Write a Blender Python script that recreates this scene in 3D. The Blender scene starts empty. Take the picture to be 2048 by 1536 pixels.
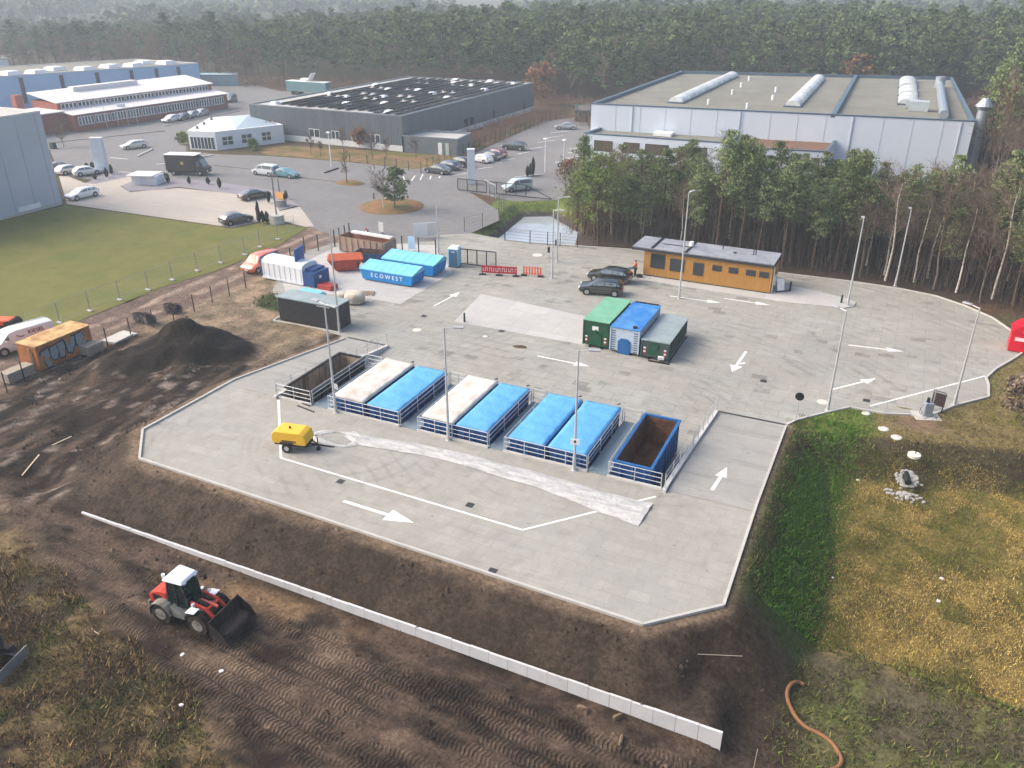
import bpy, bmesh, math, random
import numpy as np
from mathutils import Vector, Matrix

SC = bpy.context.scene
COL = SC.collection
R = math.radians
random.seed(7)

# ------------------------------------------------------------------ camera, world, sun, exposure
F, PITCH, YAW, HC = 1656.0, R(26.3), R(24.9), 29.0     # focal length in photo pixels, tilt, heading, height
cam = bpy.data.cameras.new("camera")
cam.sensor_width = 36.0
cam.lens = 36.0 * F / 2048.0
cam.clip_start, cam.clip_end = 0.5, 12000.0
camo = bpy.data.objects.new("camera", cam)
COL.objects.link(camo)
camo.location = (0, 0, HC)
camo.rotation_euler = (math.pi / 2 - PITCH, 0, YAW)
SC.camera = camo

SUN_TO = Vector((-0.78, -0.24, 0.66)).normalized()
SUN_EL = math.asin(SUN_TO.z)
W = bpy.data.worlds.new("World")
SC.world = W
W.use_nodes = True
wn = W.node_tree
sky = wn.nodes.new('ShaderNodeTexSky')
sky.sky_type = 'NISHITA'
sky.sun_disc = False
sky.sun_elevation = SUN_EL
sky.sun_rotation = math.atan2(SUN_TO.x, SUN_TO.y)
sky.air_density, sky.dust_density, sky.ozone_density = 0.9, 6.0, 0.8
wn.links.new(sky.outputs[0], wn.nodes['Background'].inputs[0])
wn.nodes['Background'].inputs[1].default_value = 0.15
sun = bpy.data.lights.new("sun", 'SUN')
sun.energy, sun.angle, sun.color = 0.65, R(38), (1.0, 0.99, 0.93)
suno = bpy.data.objects.new("sun", sun)
COL.objects.link(suno)
suno.rotation_euler = (-SUN_TO).to_track_quat('-Z', 'Y').to_euler()
SC.view_settings.view_transform = 'Standard'
SC.view_settings.look = 'None'
SC.view_settings.exposure = 1.08
SC.view_settings.gamma = 1.0
SC.render.engine = 'CYCLES'
SC.cycles.use_denoising = True
SC.cycles.max_bounces = 6
SC.cycles.volume_bounces = 1

# ------------------------------------------------------------------ helpers
_fw = np.array([-math.sin(YAW) * math.cos(PITCH), math.cos(YAW) * math.cos(PITCH), -math.sin(PITCH)])
_rt = np.array([math.cos(YAW), math.sin(YAW), 0.0])
_up = np.cross(_rt, _fw)


def gp(px, py, z=0.0):
    """Surveyed ground position: the point of the level plane at height z seen at a photo pixel."""
    d = _fw + _rt * (px - 1024) / F - _up * (py - 768) / F
    p = np.array([0, 0, HC]) + d * (z - HC) / d[2]
    return Vector((p[0], p[1], z))


def gpl(pts, z=0.0):
    return [tuple(gp(a, b, z)[:2]) for a, b in pts]


def c(r, g, b):
    """sRGB 0-255 to linear."""
    return tuple((v / 255 / 12.92) if v / 255 <= 0.04045 else ((v / 255 + 0.055) / 1.055) ** 2.4 for v in (r, g, b))


MATS = {}


def mat(name, col, rough=0.8, metal=0.0, var=0.12, scale=1.5, bump=0.0, bscale=20.0, objvar=0.0, world=False, spec=0.35):
    if name in MATS:
        return MATS[name]
    m = bpy.data.materials.new(name)
    m.use_nodes = True
    nt = m.node_tree
    b = nt.nodes['Principled BSDF']
    b.inputs['Roughness'].default_value = rough
    b.inputs['Metallic'].default_value = metal
    b.inputs['Specular IOR Level'].default_value = spec
    N, L = nt.nodes.new, nt.links.new
    tc = N('ShaderNodeTexCoord')
    n = N('ShaderNodeTexNoise')
    n.inputs['Scale'].default_value = scale
    n.inputs['Detail'].default_value = 5
    n.inputs['Roughness'].default_value = 0.65
    L(tc.outputs['Object'], n.inputs['Vector'])
    mr = N('ShaderNodeMapRange')
    mr.inputs[1].default_value, mr.inputs[2].default_value = 0.25, 0.75
    mr.inputs[3].default_value, mr.inputs[4].default_value = 1 - var, 1 + var
    L(n.outputs['Fac'], mr.inputs[0])
    out = mr.outputs[0]
    if objvar:
        oi = N('ShaderNodeObjectInfo')
        m2 = N('ShaderNodeMapRange')
        m2.inputs[3].default_value, m2.inputs[4].default_value = 1 - objvar, 1 + objvar
        L(oi.outputs['Random'], m2.inputs[0])
        mm = N('ShaderNodeMath'); mm.operation = 'MULTIPLY'
        L(out, mm.inputs[0]); L(m2.outputs[0], mm.inputs[1]); out = mm.outputs[0]
    mx = N('ShaderNodeVectorMath'); mx.operation = 'SCALE'
    mx.inputs[0].default_value = col[:3]
    L(out, mx.inputs['Scale'])
    L(mx.outputs[0], b.inputs['Base Color'])
    if bump:
        n2 = N('ShaderNodeTexNoise'); n2.inputs['Scale'].default_value = bscale; n2.inputs['Detail'].default_value = 4
        L(tc.outputs['Object'], n2.inputs['Vector'])
        bp = N('ShaderNodeBump'); bp.inputs['Strength'].default_value = bump; bp.inputs['Distance'].default_value = 0.05
        L(n2.outputs['Fac'], bp.inputs['Height']); L(bp.outputs[0], b.inputs['Normal'])
    MATS[name] = m
    return m


def two_tone(name, ca, cb, scale, rough=0.9, lo=0.4, hi=0.6, bump=0.0, bscale=8.0, objvar=0.15, detail=6.0, stretch=(1, 1, 1)):
    """Two natural colours mixed by noise."""
    if name in MATS:
        return MATS[name]
    m = bpy.data.materials.new(name); m.use_nodes = True
    nt = m.node_tree; N, L = nt.nodes.new, nt.links.new
    b = nt.nodes['Principled BSDF']; b.inputs['Roughness'].default_value = rough
    b.inputs['Specular IOR Level'].default_value = 0.2
    tc = N('ShaderNodeTexCoord'); mp = N('ShaderNodeMapping'); mp.inputs['Scale'].default_value = stretch
    L(tc.outputs['Object'], mp.inputs[0])
    n = N('ShaderNodeTexNoise'); n.inputs['Scale'].default_value = scale; n.inputs['Detail'].default_value = detail
    n.inputs['Roughness'].default_value = 0.7
    L(mp.outputs[0], n.inputs['Vector'])
    cr = N('ShaderNodeValToRGB')
    cr.color_ramp.elements[0].position, cr.color_ramp.elements[1].position = lo, hi
    cr.color_ramp.elements[0].color = (*ca, 1); cr.color_ramp.elements[1].color = (*cb, 1)
    L(n.outputs['Fac'], cr.inputs[0])
    oi = N('ShaderNodeObjectInfo'); mr = N('ShaderNodeMapRange')
    mr.inputs[3].default_value, mr.inputs[4].default_value = 1 - objvar, 1 + objvar
    L(oi.outputs['Random'], mr.inputs[0])
    mx = N('ShaderNodeVectorMath'); mx.operation = 'SCALE'
    L(cr.outputs[0], mx.inputs[0]); L(mr.outputs[0], mx.inputs['Scale'])
    L(mx.outputs[0], b.inputs['Base Color'])
    if bump:
        bp = N('ShaderNodeBump'); bp.inputs['Strength'].default_value = bump; bp.inputs['Distance'].default_value = 0.1
        n2 = N('ShaderNodeTexNoise'); n2.inputs['Scale'].default_value = bscale; n2.inputs['Detail'].default_value = 5
        L(tc.outputs['Object'], n2.inputs['Vector'])
        L(n2.outputs['Fac'], bp.inputs['Height']); L(bp.outputs[0], b.inputs['Normal'])
    MATS[name] = m
    return m


def attr_mat(name, attr='Col', rough=0.95, nscale=1.0, var=0.25, bump=0.6, bscale=6.0):
    if name in MATS:
        return MATS[name]
    m = bpy.data.materials.new(name); m.use_nodes = True
    nt = m.node_tree; N, L = nt.nodes.new, nt.links.new
    b = nt.nodes['Principled BSDF']; b.inputs['Roughness'].default_value = rough
    b.inputs['Specular IOR Level'].default_value = 0.15
    a = N('ShaderNodeAttribute'); a.attribute_name = attr
    L(a.outputs['Color'], b.inputs['Base Color'])
    MATS[name] = m
    return m


class MB:
    """Collects shapes and links them as one mesh object."""
    def __init__(s):
        s.v, s.f, s.m = [], [], []

    def add(s, vs, fs, m=0):
        o = len(s.v)
        s.v += [tuple(p) for p in vs]
        s.f += [tuple(i + o for i in f) for f in fs]
        s.m += [m] * len(fs)
        return s

    def box(s, x0, x1, y0, y1, z0, z1, m=0):
        return s.hexa([(x0, y0, z0), (x1, y0, z0), (x1, y1, z0), (x0, y1, z0), (x0, y0, z1), (x1, y0, z1), (x1, y1, z1), (x0, y1, z1)], m)

    def hexa(s, p, m=0):
        return s.add(p, [(3, 2, 1, 0), (4, 5, 6, 7), (0, 1, 5, 4), (1, 2, 6, 5), (2, 3, 7, 6), (3, 0, 4, 7)], m)

    def obox(s, cx, cy, cz, sx, sy, sz, rz=0.0, m=0):
        ca, sa = math.cos(rz), math.sin(rz)
        P = []
        for dz in (-.5, .5):
            for dx, dy in ((-.5, -.5), (.5, -.5), (.5, .5), (-.5, .5)):
                a, b = dx * sx, dy * sy
                P.append((cx + a * ca - b * sa, cy + a * sa + b * ca, cz + dz * sz))
        return s.hexa(P, m)

    def prism(s, poly, z0, z1, m=0, caps=True):
        n = len(poly)
        zt = z1 if isinstance(z1, (list, tuple)) else [z1] * n
        vs = [(p[0], p[1], z0) for p in poly] + [(p[0], p[1], zt[i]) for i, p in enumerate(poly)]
        fs = [(i, (i + 1) % n, n + (i + 1) % n, n + i) for i in range(n)]
        if caps:
            fs += [tuple(range(n, 2 * n)), tuple(range(n - 1, -1, -1))]
        return s.add(vs, fs, m)

    def sheet(s, poly, z, m=0):
        return s.add([(p[0], p[1], z if not callable(z) else z(p[0], p[1])) for p in poly], [tuple(range(len(poly)))], m)

    def bar(s, a, b, w, h=None, m=0):
        """Square bar from a to b."""
        a, b = Vector(a), Vector(b)
        h = h or w
        d = (b - a).normalized()
        u = Vector((0, 0, 1)) if abs(d.z) < 0.95 else Vector((0, 1, 0))
        r = d.cross(u).normalized(); u = r.cross(d)
        P = []
        for q in (a, b):
            for i, j in ((-1, -1), (1, -1), (1, 1), (-1, 1)):
                P.append(q + r * (i * w / 2) + u * (j * h / 2))
        return s.hexa(P, m)

    def cyl(s, a, b, r0, r1=None, n=8, m=0, caps=True):
        a, b = Vector(a), Vector(b)
        r1 = r0 if r1 is None else r1
        d = (b - a).normalized()
        u = Vector((0, 0, 1)) if abs(d.z) < 0.95 else Vector((1, 0, 0))
        x = d.cross(u).normalized(); y = d.cross(x)
        vs = []
        for q, r in ((a, r0), (b, r1)):
            for i in range(n):
                t = 2 * math.pi * i / n
                vs.append(q + x * (r * math.cos(t)) + y * (r * math.sin(t)))
        fs = [(i, (i + 1) % n, n + (i + 1) % n, n + i) for i in range(n)]
        if caps:
            fs += [tuple(range(n - 1, -1, -1)), tuple(range(n, 2 * n))]
        return s.add(vs, fs, m)

    def tube(s, pts, r, n=7, m=0):
        pts = [Vector(p) for p in pts]
        rr = r if isinstance(r, (list, tuple)) else [r] * len(pts)
        vs, fs = [], []
        for k, p in enumerate(pts):
            d = (pts[min(k + 1, len(pts) - 1)] - pts[max(k - 1, 0)]).normalized()
            u = Vector((0, 0, 1)) if abs(d.z) < 0.9 else Vector((1, 0, 0))
            x = d.cross(u).normalized(); y = d.cross(x)
            for i in range(n):
                t = 2 * math.pi * i / n
                vs.append(p + x * (rr[k] * math.cos(t)) + y * (rr[k] * math.sin(t)))
        for k in range(len(pts) - 1):
            for i in range(n):
                fs.append((k * n + i, k * n + (i + 1) % n, (k + 1) * n + (i + 1) % n, (k + 1) * n + i))
        fs += [tuple(range(n - 1, -1, -1)), tuple(range((len(pts) - 1) * n, len(pts) * n))]
        return s.add(vs, fs, m)

    def profile(s, pts, y0, y1, m=0):
        """Extrude an x-z outline along y."""
        n = len(pts)
        vs = [(p[0], y0, p[1]) for p in pts] + [(p[0], y1, p[1]) for p in pts]
        fs = [(i, (i + 1) % n, n + (i + 1) % n, n + i) for i in range(n)] + [tuple(range(n - 1, -1, -1)), tuple(range(n, 2 * n))]
        return s.add(vs, fs, m)

    def build(s, name, mats, parent=None, loc=None, rotz=0.0, smooth=False, bevel=0.0):
        me = bpy.data.meshes.new(name)
        me.from_pydata(s.v, [], s.f)
        for q in (mats if isinstance(mats, (list, tuple)) else [mats]):
            me.materials.append(q)
        me.polygons.foreach_set('material_index', s.m)
        if smooth:
            me.polygons.foreach_set('use_smooth', [True] * len(s.f))
        me.validate()
        bm = bmesh.new(); bm.from_mesh(me); bmesh.ops.recalc_face_normals(bm, faces=bm.faces); bm.to_mesh(me); bm.free()
        me.update()
        o = bpy.data.objects.new(name, me)
        COL.objects.link(o)
        if parent is not None:
            o.parent = parent
        if loc is not None:
            o.location = loc
        o.rotation_euler = (0, 0, rotz)
        if bevel:
            b = o.modifiers.new('bevel', 'BEVEL'); b.width = bevel; b.segments = 2; b.limit_method = 'ANGLE'
        return o


def np_obj(name, V, T, mats, midx=None, parent=None, loc=None, cols=None, smooth=False):
    """Fast mesh object from numpy arrays (T: triangles)."""
    me = bpy.data.meshes.new(name)
    V = np.asarray(V, np.float32); T = np.asarray(T, np.int32)
    k = T.shape[1]
    me.vertices.add(len(V)); me.vertices.foreach_set('co', V.ravel())
    me.loops.add(T.size); me.loops.foreach_set('vertex_index', T.ravel())
    me.polygons.add(len(T))
    me.polygons.foreach_set('loop_start', np.arange(0, T.size, k, dtype=np.int32))
    if midx is not None:
        me.polygons.foreach_set('material_index', np.asarray(midx, np.int32))
    if smooth:
        me.polygons.foreach_set('use_smooth', np.ones(len(T), bool))
    for q in (mats if isinstance(mats, (list, tuple)) else [mats]):
        me.materials.append(q)
    if cols is not None:
        a = me.color_attributes.new('Col', 'FLOAT_COLOR', 'POINT')
        cc = np.ones((len(V), 4), np.float32); cc[:, :3] = cols
        a.data.foreach_set('color', cc.ravel())
    me.update(calc_edges=True)
    o = bpy.data.objects.new(name, me)
    COL.objects.link(o)
    if parent is not None:
        o.parent = parent
    if loc is not None:
        o.location = loc
    return o


def tag(o, label, cat, group=None):
    o['label'] = label; o['category'] = cat
    if group:
        o['group'] = group
    return o


def thing(name, label, cat, loc=(0, 0, 0), rotz=0.0, group=None):
    o = bpy.data.objects.new(name, None)
    COL.objects.link(o)
    o.empty_display_size = 0.3
    o.location = loc; o.rotation_euler = (0, 0, rotz)
    return tag(o, label, cat, group)


def struct(o, kind='structure'):
    o['kind'] = kind
    return o


def dup(root, loc, rotz=0.0, label=None, scale=1.0, group=None):
    r = root.copy(); COL.objects.link(r)
    r.location = loc; r.rotation_euler = (0, 0, rotz); r.scale = (scale,) * 3
    if label:
        r['label'] = label
    if group:
        r['group'] = group
    for ch in list(root.children):
        k = ch.copy(); COL.objects.link(k); k.parent = r
        for g in list(ch.children):
            d = g.copy(); COL.objects.link(d); d.parent = k
    return r


def text(name, body, size, m, parent, loc, rot, ext=0.01, spacing=1.0):
    cu = bpy.data.curves.new(name, 'FONT')
    cu.body = body; cu.size = size; cu.extrude = ext; cu.align_x = 'CENTER'; cu.align_y = 'CENTER'
    cu.space_character = spacing
    cu.materials.append(m)
    t = bpy.data.objects.new(name, cu)
    COL.objects.link(t)
    me = bpy.data.meshes.new_from_object(t.evaluated_get(bpy.context.evaluated_depsgraph_get()))
    bpy.data.objects.remove(t); bpy.data.curves.remove(cu)
    o = bpy.data.objects.new(name, me)
    COL.objects.link(o)
    o.parent = parent; o.location = loc; o.rotation_euler = rot
    return o


def smooth(a, b, x):
    t = np.clip((x - a) / (b - a), 0, 1)
    return t * t * (3 - 2 * t)


_lat = np.random.RandomState(3).rand(256, 256)


def vnoise(x, y, s=1.0, oct=3):
    """Value noise in 0..1."""
    x = np.asarray(x, float) / s; y = np.asarray(y, float) / s
    r = np.zeros_like(x); amp, tot = 1.0, 0.0
    for k in range(oct):
        xi = np.floor(x).astype(int); yi = np.floor(y).astype(int)
        fx = x - xi; fy = y - yi
        fx = fx * fx * (3 - 2 * fx); fy = fy * fy * (3 - 2 * fy)
        g = lambda i, j: _lat[(xi + i + 37 * k) % 256, (yi + j + 91 * k) % 256]
        r += amp * ((g(0, 0) * (1 - fx) + g(1, 0) * fx) * (1 - fy) + (g(0, 1) * (1 - fx) + g(1, 1) * fx) * fy)
        tot += amp; amp *= 0.55; x = x * 2.03; y = y * 2.03
    return r / tot


def inside(x, y, poly):
    x = np.asarray(x, float); y = np.asarray(y, float)
    r = np.zeros(x.shape, bool)
    n = len(poly)
    for i in range(n):
        x0, y0 = poly[i]; x1, y1 = poly[(i + 1) % n]
        cnd = ((y0 > y) != (y1 > y))
        with np.errstate(divide='ignore', invalid='ignore'):
            xx = (x1 - x0) * (y - y0) / ((y1 - y0) if y1 != y0 else 1e-9) + x0
        r ^= cnd & (x < xx)
    return r


def pdist(x, y, poly):
    """Signed distance: positive outside the polygon."""
    x = np.asarray(x, float); y = np.asarray(y, float)
    d = np.full(x.shape, 1e9)
    n = len(poly)
    for i in range(n):
        x0, y0 = poly[i]; x1, y1 = poly[(i + 1) % n]
        dx, dy = x1 - x0, y1 - y0
        t = np.clip(((x - x0) * dx + (y - y0) * dy) / (dx * dx + dy * dy + 1e-12), 0, 1)
        d = np.minimum(d, np.hypot(x - x0 - t * dx, y - y0 - t * dy))
    return np.where(inside(x, y, poly), -d, d)

# ------------------------------------------------------------------ the ground
ZD = 1.55                                              # height of the raised unloading deck
DECK = [(-42.9, 33.6), (-40.2, 30.8), (-7.0, 29.8), (-3.9, 32.7), (-4.05, 55.4), (-42.0, 55.9)]


def ramp_z(y):
    return ZD * (1 - np.clip((np.asarray(y, float) - 42.2) / 13.0, 0, 1))


POND = gpl([(1026, 404), (1120, 402), (1190, 440), (1180, 493), (1010, 480), (942, 467)])
XW0, XW1, YW = -40.9, -2.4, 26.5                       # the low concrete retaining wall


def front_z(x):
    return -0.12 - 0.98 * np.clip((x - XW0) / (XW1 - XW0), 0, 1.15)


def terrain(x, y):
    x = np.asarray(x, float); y = np.asarray(y, float)
    d = pdist(x, y, DECK)
    ze = np.where(y < 41, ZD - 0.03, ramp_z(y) - 0.02)
    # floors around the deck
    fw = front_z(x) * (1 - smooth(25.5, 34, y)) + (-0.02) * smooth(25.5, 34, y)
    behind = (y > YW + 0.05) & (x > XW0) & (x < XW1)
    fw = np.where(behind, np.maximum(-0.08, fw), fw)
    rim_y = 56.2 + (x + 0.1) * 0.25
    n = vnoise(x, y, 2.5, 3) - 0.5
    north = smooth(rim_y - 3.6, rim_y - 0.3, y + 0.8 * n)
    basin = -1.85 + 1.83 * north
    ridge = np.exp(-((y - 34.6 + (x - 1.3) * 0.12) / 1.1) ** 2) * smooth(0.0, 2.0, x)
    south = 1 - smooth(33.5, 36.0, y)
    fe = basin * (1 - south) + (-1.35) * south + 0.75 * ridge
    fe = np.where(x > 12, fe * (1 - smooth(12, 16, x)), fe)
    east = smooth(-3.2, -1.6, x) * (y < 64)
    floor = np.where(east > 0, fw * (1 - east) + fe * east, fw)
    floor = np.where((x > -3.2) & (y > 62), -0.02, floor)
    slope = np.where(x > -4.5, 0.85, 0.56)
    z = np.maximum(ze - slope * np.maximum(d - 0.75, 0), floor)
    z = np.where((y < YW + 0.05) & (x > XW0) & (x < XW1), fw, z)
    ez = smooth(XW1, XW1 + 2.5, x)
    z = np.where((y < YW + 0.05) & (x >= XW1), z * ez + (1 - ez) * np.minimum(z, fw), z)
    z = np.where(d < -0.42, np.where(y < 41, ze - 0.3, -0.7), z)
    z = np.where(y > 57, floor, z)
    # spoil heap and its tail of ridges
    hx, hy = x + 52.2, y - 47.2
    r = np.hypot((hx * 0.86 + hy * 0.5) / 4.9, (-hx * 0.5 + hy * 0.86) / 3.7) + 0.38 * (vnoise(x, y, 1.5, 4) - 0.5)
    z = z + 3.2 * np.clip(1.05 - r, 0, 0.97) ** 1.1 * (d > 0.5)
    z = z + 1.1 * np.exp(-(((x + 54.6) / 2.6) ** 2 + ((y - 42.6) / 2.2) ** 2)) * (.6 + .8 * vnoise(x, y, 1.1, 3)) + .7 * np.exp(-(((x + 49.6) / 1.3) ** 2 + ((y - 43.6) / 2.4) ** 2)) * (d > .8)
    west = (1 - smooth(-45, -43.5, x)) * (1 - smooth(54, 57, y))
    u = y * 0.99 - x * 0.14; v = x * 0.99 + y * 0.14
    z = z + west * (0.6 * (vnoise(u / 4.5, v, 1.0, 3) - 0.5) + 0.25 * (vnoise(x, y, 3.0, 2) - 0.5)) * smooth(26, 30, y)
    # gully at the south-west corner of the deck
    z = z - 0.9 * np.exp(-(((x + 47.2) / 2.0) ** 2 + ((y - 28.6) / 1.6) ** 2))
    fr = (1 - smooth(24.6, 26.3, y)) * (x < 0)
    z = z + fr * (0.30 * (vnoise(x * .4, y * 1.5, 1.3, 4) - 0.5) + 0.14 * (vnoise(x, y, .9, 3) - .5)) + 0.07 * n * smooth(0.9, 2.0, d)
    # pit of the pond
    pdp = pdist(x, y, POND)
    z = np.where(pdp < 0, -np.minimum(2.2, -pdp * 0.75) - 0.03, z)
    z = np.where((y > 62) & (pdp >= 0), -0.05, z)
    z = np.where((x < -58) & (y > 30), np.minimum(z, -0.04), z)
    far = np.hypot(x + 15, y - 50)
    return np.where(far > 140, -0.05, z)


def axis(lo, hi, step, out_lo, out_hi, extra=()):
    a = list(np.arange(lo, hi + 1e-6, step)) + list(extra)
    k, s = lo, step
    while k > out_lo:
        s *= 1.35; k -= s; a.append(max(k, out_lo))
    k, s = hi, step
    while k < out_hi:
        s *= 1.35; k += s; a.append(min(k, out_hi))
    return np.array(sorted(set(np.round(a, 3))))


gx = axis(-72, 16, 0.38, -2500, 2500)
gy = axis(8, 108, 0.38, -60, 3000, extra=(YW - 0.02, YW + 0.12))
GX, GY = np.meshgrid(gx, gy)
GZ = terrain(GX, GY)

# colour of the bare ground and its cover
DIRT, DIRT2 = np.array(c(84, 70, 59)), np.array(c(44, 37, 32))
LOAM, SAND = np.array(c(66, 56, 47)), np.array(c(138, 118, 98))
DRY, GREEN = np.array(c(136, 117, 74)), np.array(c(74, 92, 44))
HEAP, LEAF = np.array(c(36, 31, 27)), np.array(c(84, 66, 52))


def ground_cols(x, y):
    def mixc(a, b, t):
        return a * (1 - t[..., None]) + b * t[..., None]
    n1, n2, n3 = vnoise(x, y, 6, 4), vnoise(x + 50, y, 1.7, 4), vnoise(x, y + 90, 0.8, 3)
    col = np.zeros(x.shape + (3,)) + LEAF
    col = mixc(col, np.array(c(74, 72, 50)), smooth(0.45, 0.65, n1))
    nearz = (x > -75) & (x < 17) & (y < 58)
    col[nearz] = mixc(np.zeros(x.shape + (3,)) + DIRT, DIRT2, smooth(0.35, 0.65, n2))[nearz]
    # streaked track ground on the west side
    u = y * 0.99 - x * 0.14; v = x * 0.99 + y * 0.14
    st = vnoise(u / 5.0, v, 0.55, 3)
    wz = (x < -43) & (y < 58) & (x > -75)
    cw = mixc(np.zeros(x.shape + (3,)) + DIRT * 0.85, DIRT2 * 0.85, smooth(0.38, 0.58, st))
    cw = mixc(cw, np.array(c(134, 122, 112)), smooth(0.64, 0.72, vnoise(u / 4.2, v, 0.5, 3)) * 0.75)
    col[wz] = cw[wz]
    # sandy strip between the fence and the ramp, pale tracks beside the lawn
    t = smooth(46, 52, y) * (1 - smooth(-45, -43, x)) * (x > -64)
    col = mixc(col, mixc(np.zeros_like(col) + np.array(c(140, 121, 100)), np.array(c(108, 96, 78)), smooth(0.4, 0.6, n2)), t * (y < 66))
    tr = smooth(-67.5, -66.5, x) * (1 - smooth(-61, -59.5, x)) * (y > 30) * (y < 92)
    rut = 0.5 + 0.5 * np.sin(x * 2.6 + 1.2 * vnoise(x, y, 9, 2))
    col = mixc(col, mixc(np.zeros_like(col) + np.array(c(104, 88, 78)), np.array(c(146, 128, 114)), smooth(0.45, 0.9, rut) * smooth(0.3, 0.6, n2)), tr)
    fan = smooth(80, 86, y) * (1 - smooth(92, 100, y)) * smooth(-70, -64, x) * (1 - smooth(-54, -50, x))
    col = mixc(col, SAND * 1.15 + np.zeros_like(col), fan * smooth(0.3, 0.5, n1 * 0.5 + n2 * 0.5))
    # weeds: patch west of the white container
    gpatch = np.exp(-(((x + 52.5) / 4.2) ** 2 + ((y - 60.5) / 3.0) ** 2))
    col = mixc(col, np.array(c(58, 68, 36)) + np.zeros_like(col), smooth(0.35, 0.55, gpatch + 0.3 * (n2 - 0.5)))
    # spoil heap
    hx, hy = x + 52.2, y - 47.2
    r = np.hypot((hx * 0.86 + hy * 0.5) / 5.2, (-hx * 0.5 + hy * 0.86) / 3.9) + 0.3 * (n2 - 0.5)
    col = mixc(col, HEAP + np.zeros_like(col), 1 - smooth(0.95, 1.15, r))
    col = mixc(col, HEAP * 1.15 + np.zeros_like(col), smooth(.3, .6, np.exp(-(((x + 54.6) / 2.8) ** 2 + ((y - 42.6) / 2.4) ** 2)) + .5 * (n2 - .5)))
    # embankment below the deck
    d = pdist(x, y, DECK)
    emb = (1 - smooth(4.2, 4.8, d)) * (d > 0) * (y > YW) * (y < 33)
    col = mixc(col, mixc(np.zeros_like(col) + LOAM, LOAM * 0.72, smooth(0.35, 0.65, n2)), emb)
    shoulder = (1 - smooth(0.55, 1.0, d + 0.5 * (n3 - 0.5))) * (y < 58)
    col = mixc(col, np.array(c(118, 101, 84)) + np.zeros_like(col), shoulder * 0.75)
    # track ground in front, dry grass in the near corner
    fr = (1 - smooth(25.6, 26.4, y)) * (x < 6)
    cf = mixc(np.zeros_like(col) + DIRT, DIRT2, smooth(0.4, 0.62, vnoise(x * 0.35, y * 1.4 + x * .2, 1.0, 4)))
    cf = mixc(cf, SAND * 0.8, smooth(0.62, 0.72, vnoise(x * 0.5 + 9, y + 7, 1.4, 4)) * 0.5)
    col = mixc(col, cf, fr)
    och = np.exp(-((y - 25.3 - 0.04 * (x + 25)) / 0.8) ** 2) * smooth(-38, -33, x) * (1 - smooth(-24, -18, x))
    col = mixc(col, np.array(c(134, 108, 78)) + np.zeros_like(col), och * smooth(0.4, 0.65, n2) * 0.7)
    g = smooth(-0.8, 0.8, (20.6 - (x + 32) * 0.29) - y + 3.0 * (n2 - 0.5)) * (x < -14)
    cg = mixc(np.zeros_like(col) + np.array(c(112, 96, 68)), np.array(c(56, 47, 38)), smooth(0.4, 0.6, n2))
    cg = mixc(cg, GREEN * 0.8, smooth(0.62, 0.72, n1) * 0.2)
    col = mixc(col, cg, g)
    # basin on the east side
    e = smooth(-4.0, -3.2, x) * (y > 30) * (y < 80)
    rim_y = 56.2 + (x + 0.1) * 0.25
    cm = mixc(np.zeros_like(col) + np.array(c(130, 112, 68)), np.array(c(90, 80, 48)), smooth(0.42, 0.6, n2))
    slope = (1 - smooth(0.2, 1.2, x + 0.8 * (n2 - 0.5)))
    cs = mixc(np.zeros_like(col) + np.array(c(58, 70, 36)), np.array(c(64, 60, 42)), smooth(0.45, 0.62, n1) + 0 * x)
    cm = mixc(cm, cs, slope)
    bank = smooth(rim_y - 3.8, rim_y - 3.2, y) * (1 - smooth(rim_y - 0.6, rim_y, y))
    cm = mixc(cm, np.array(c(66, 60, 44)) + np.zeros_like(col), bank)
    plat = smooth(rim_y - 0.6, rim_y + 0.2, y)
    cp = mixc(np.zeros_like(col) + np.array(c(112, 100, 66)), np.array(c(86, 98, 46)), smooth(0.42, 0.58, .55 * n1 + .45 * (1 - smooth(.5, 4.5, x))))
    cp = mixc(cp, np.array(c(112, 92, 76)) + np.zeros_like(col), np.exp(-(((x - 4.6) / 1.9) ** 2 + ((y - 59.8) / 1.3) ** 2)))
    cm = mixc(cm, cp, plat)
    sth = 1 - smooth(33.8, 35.4, y + 0.12 * (x - 1.3))
    cm = mixc(cm, mixc(np.zeros_like(col) + np.array(c(78, 72, 56)), np.array(c(88, 92, 54)), smooth(0.5, 0.65, n2)), sth * smooth(-0.5, 1.0, x))
    cm = mixc(cm, LOAM * 0.9 + np.zeros_like(col), (1 - smooth(31.5, 35.5, y + 0.6 * n2)) * (1 - smooth(-1.0, 0.2, x)))
    col = mixc(col, cm, e)
    se = (y <= 30.2) * smooth(-3.6, -2.4, x)
    ca = mixc(np.zeros_like(col) + LOAM * 0.95, np.array(c(92, 90, 60)), smooth(0.2, 1.3, x + 0.6 * (n2 - 0.5)))
    col = mixc(col, ca, np.asarray(se, float))
    # pond liner, grass rim
    pp = pdist(x, y, POND)
    col = mixc(col, np.array(c(70, 66, 64)) + np.zeros_like(col), (pp < 0).astype(float))
    gr = ((pp > -1.4) & (pp < 2.5) & (y > 60)).astype(float)
    col = mixc(col, np.array(c(92, 104, 50)) + np.zeros_like(col), gr)
    # under the trees
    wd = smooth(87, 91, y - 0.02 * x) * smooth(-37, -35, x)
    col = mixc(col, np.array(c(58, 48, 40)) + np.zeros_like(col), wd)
    return col


GC = ground_cols(GX, GY)
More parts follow.
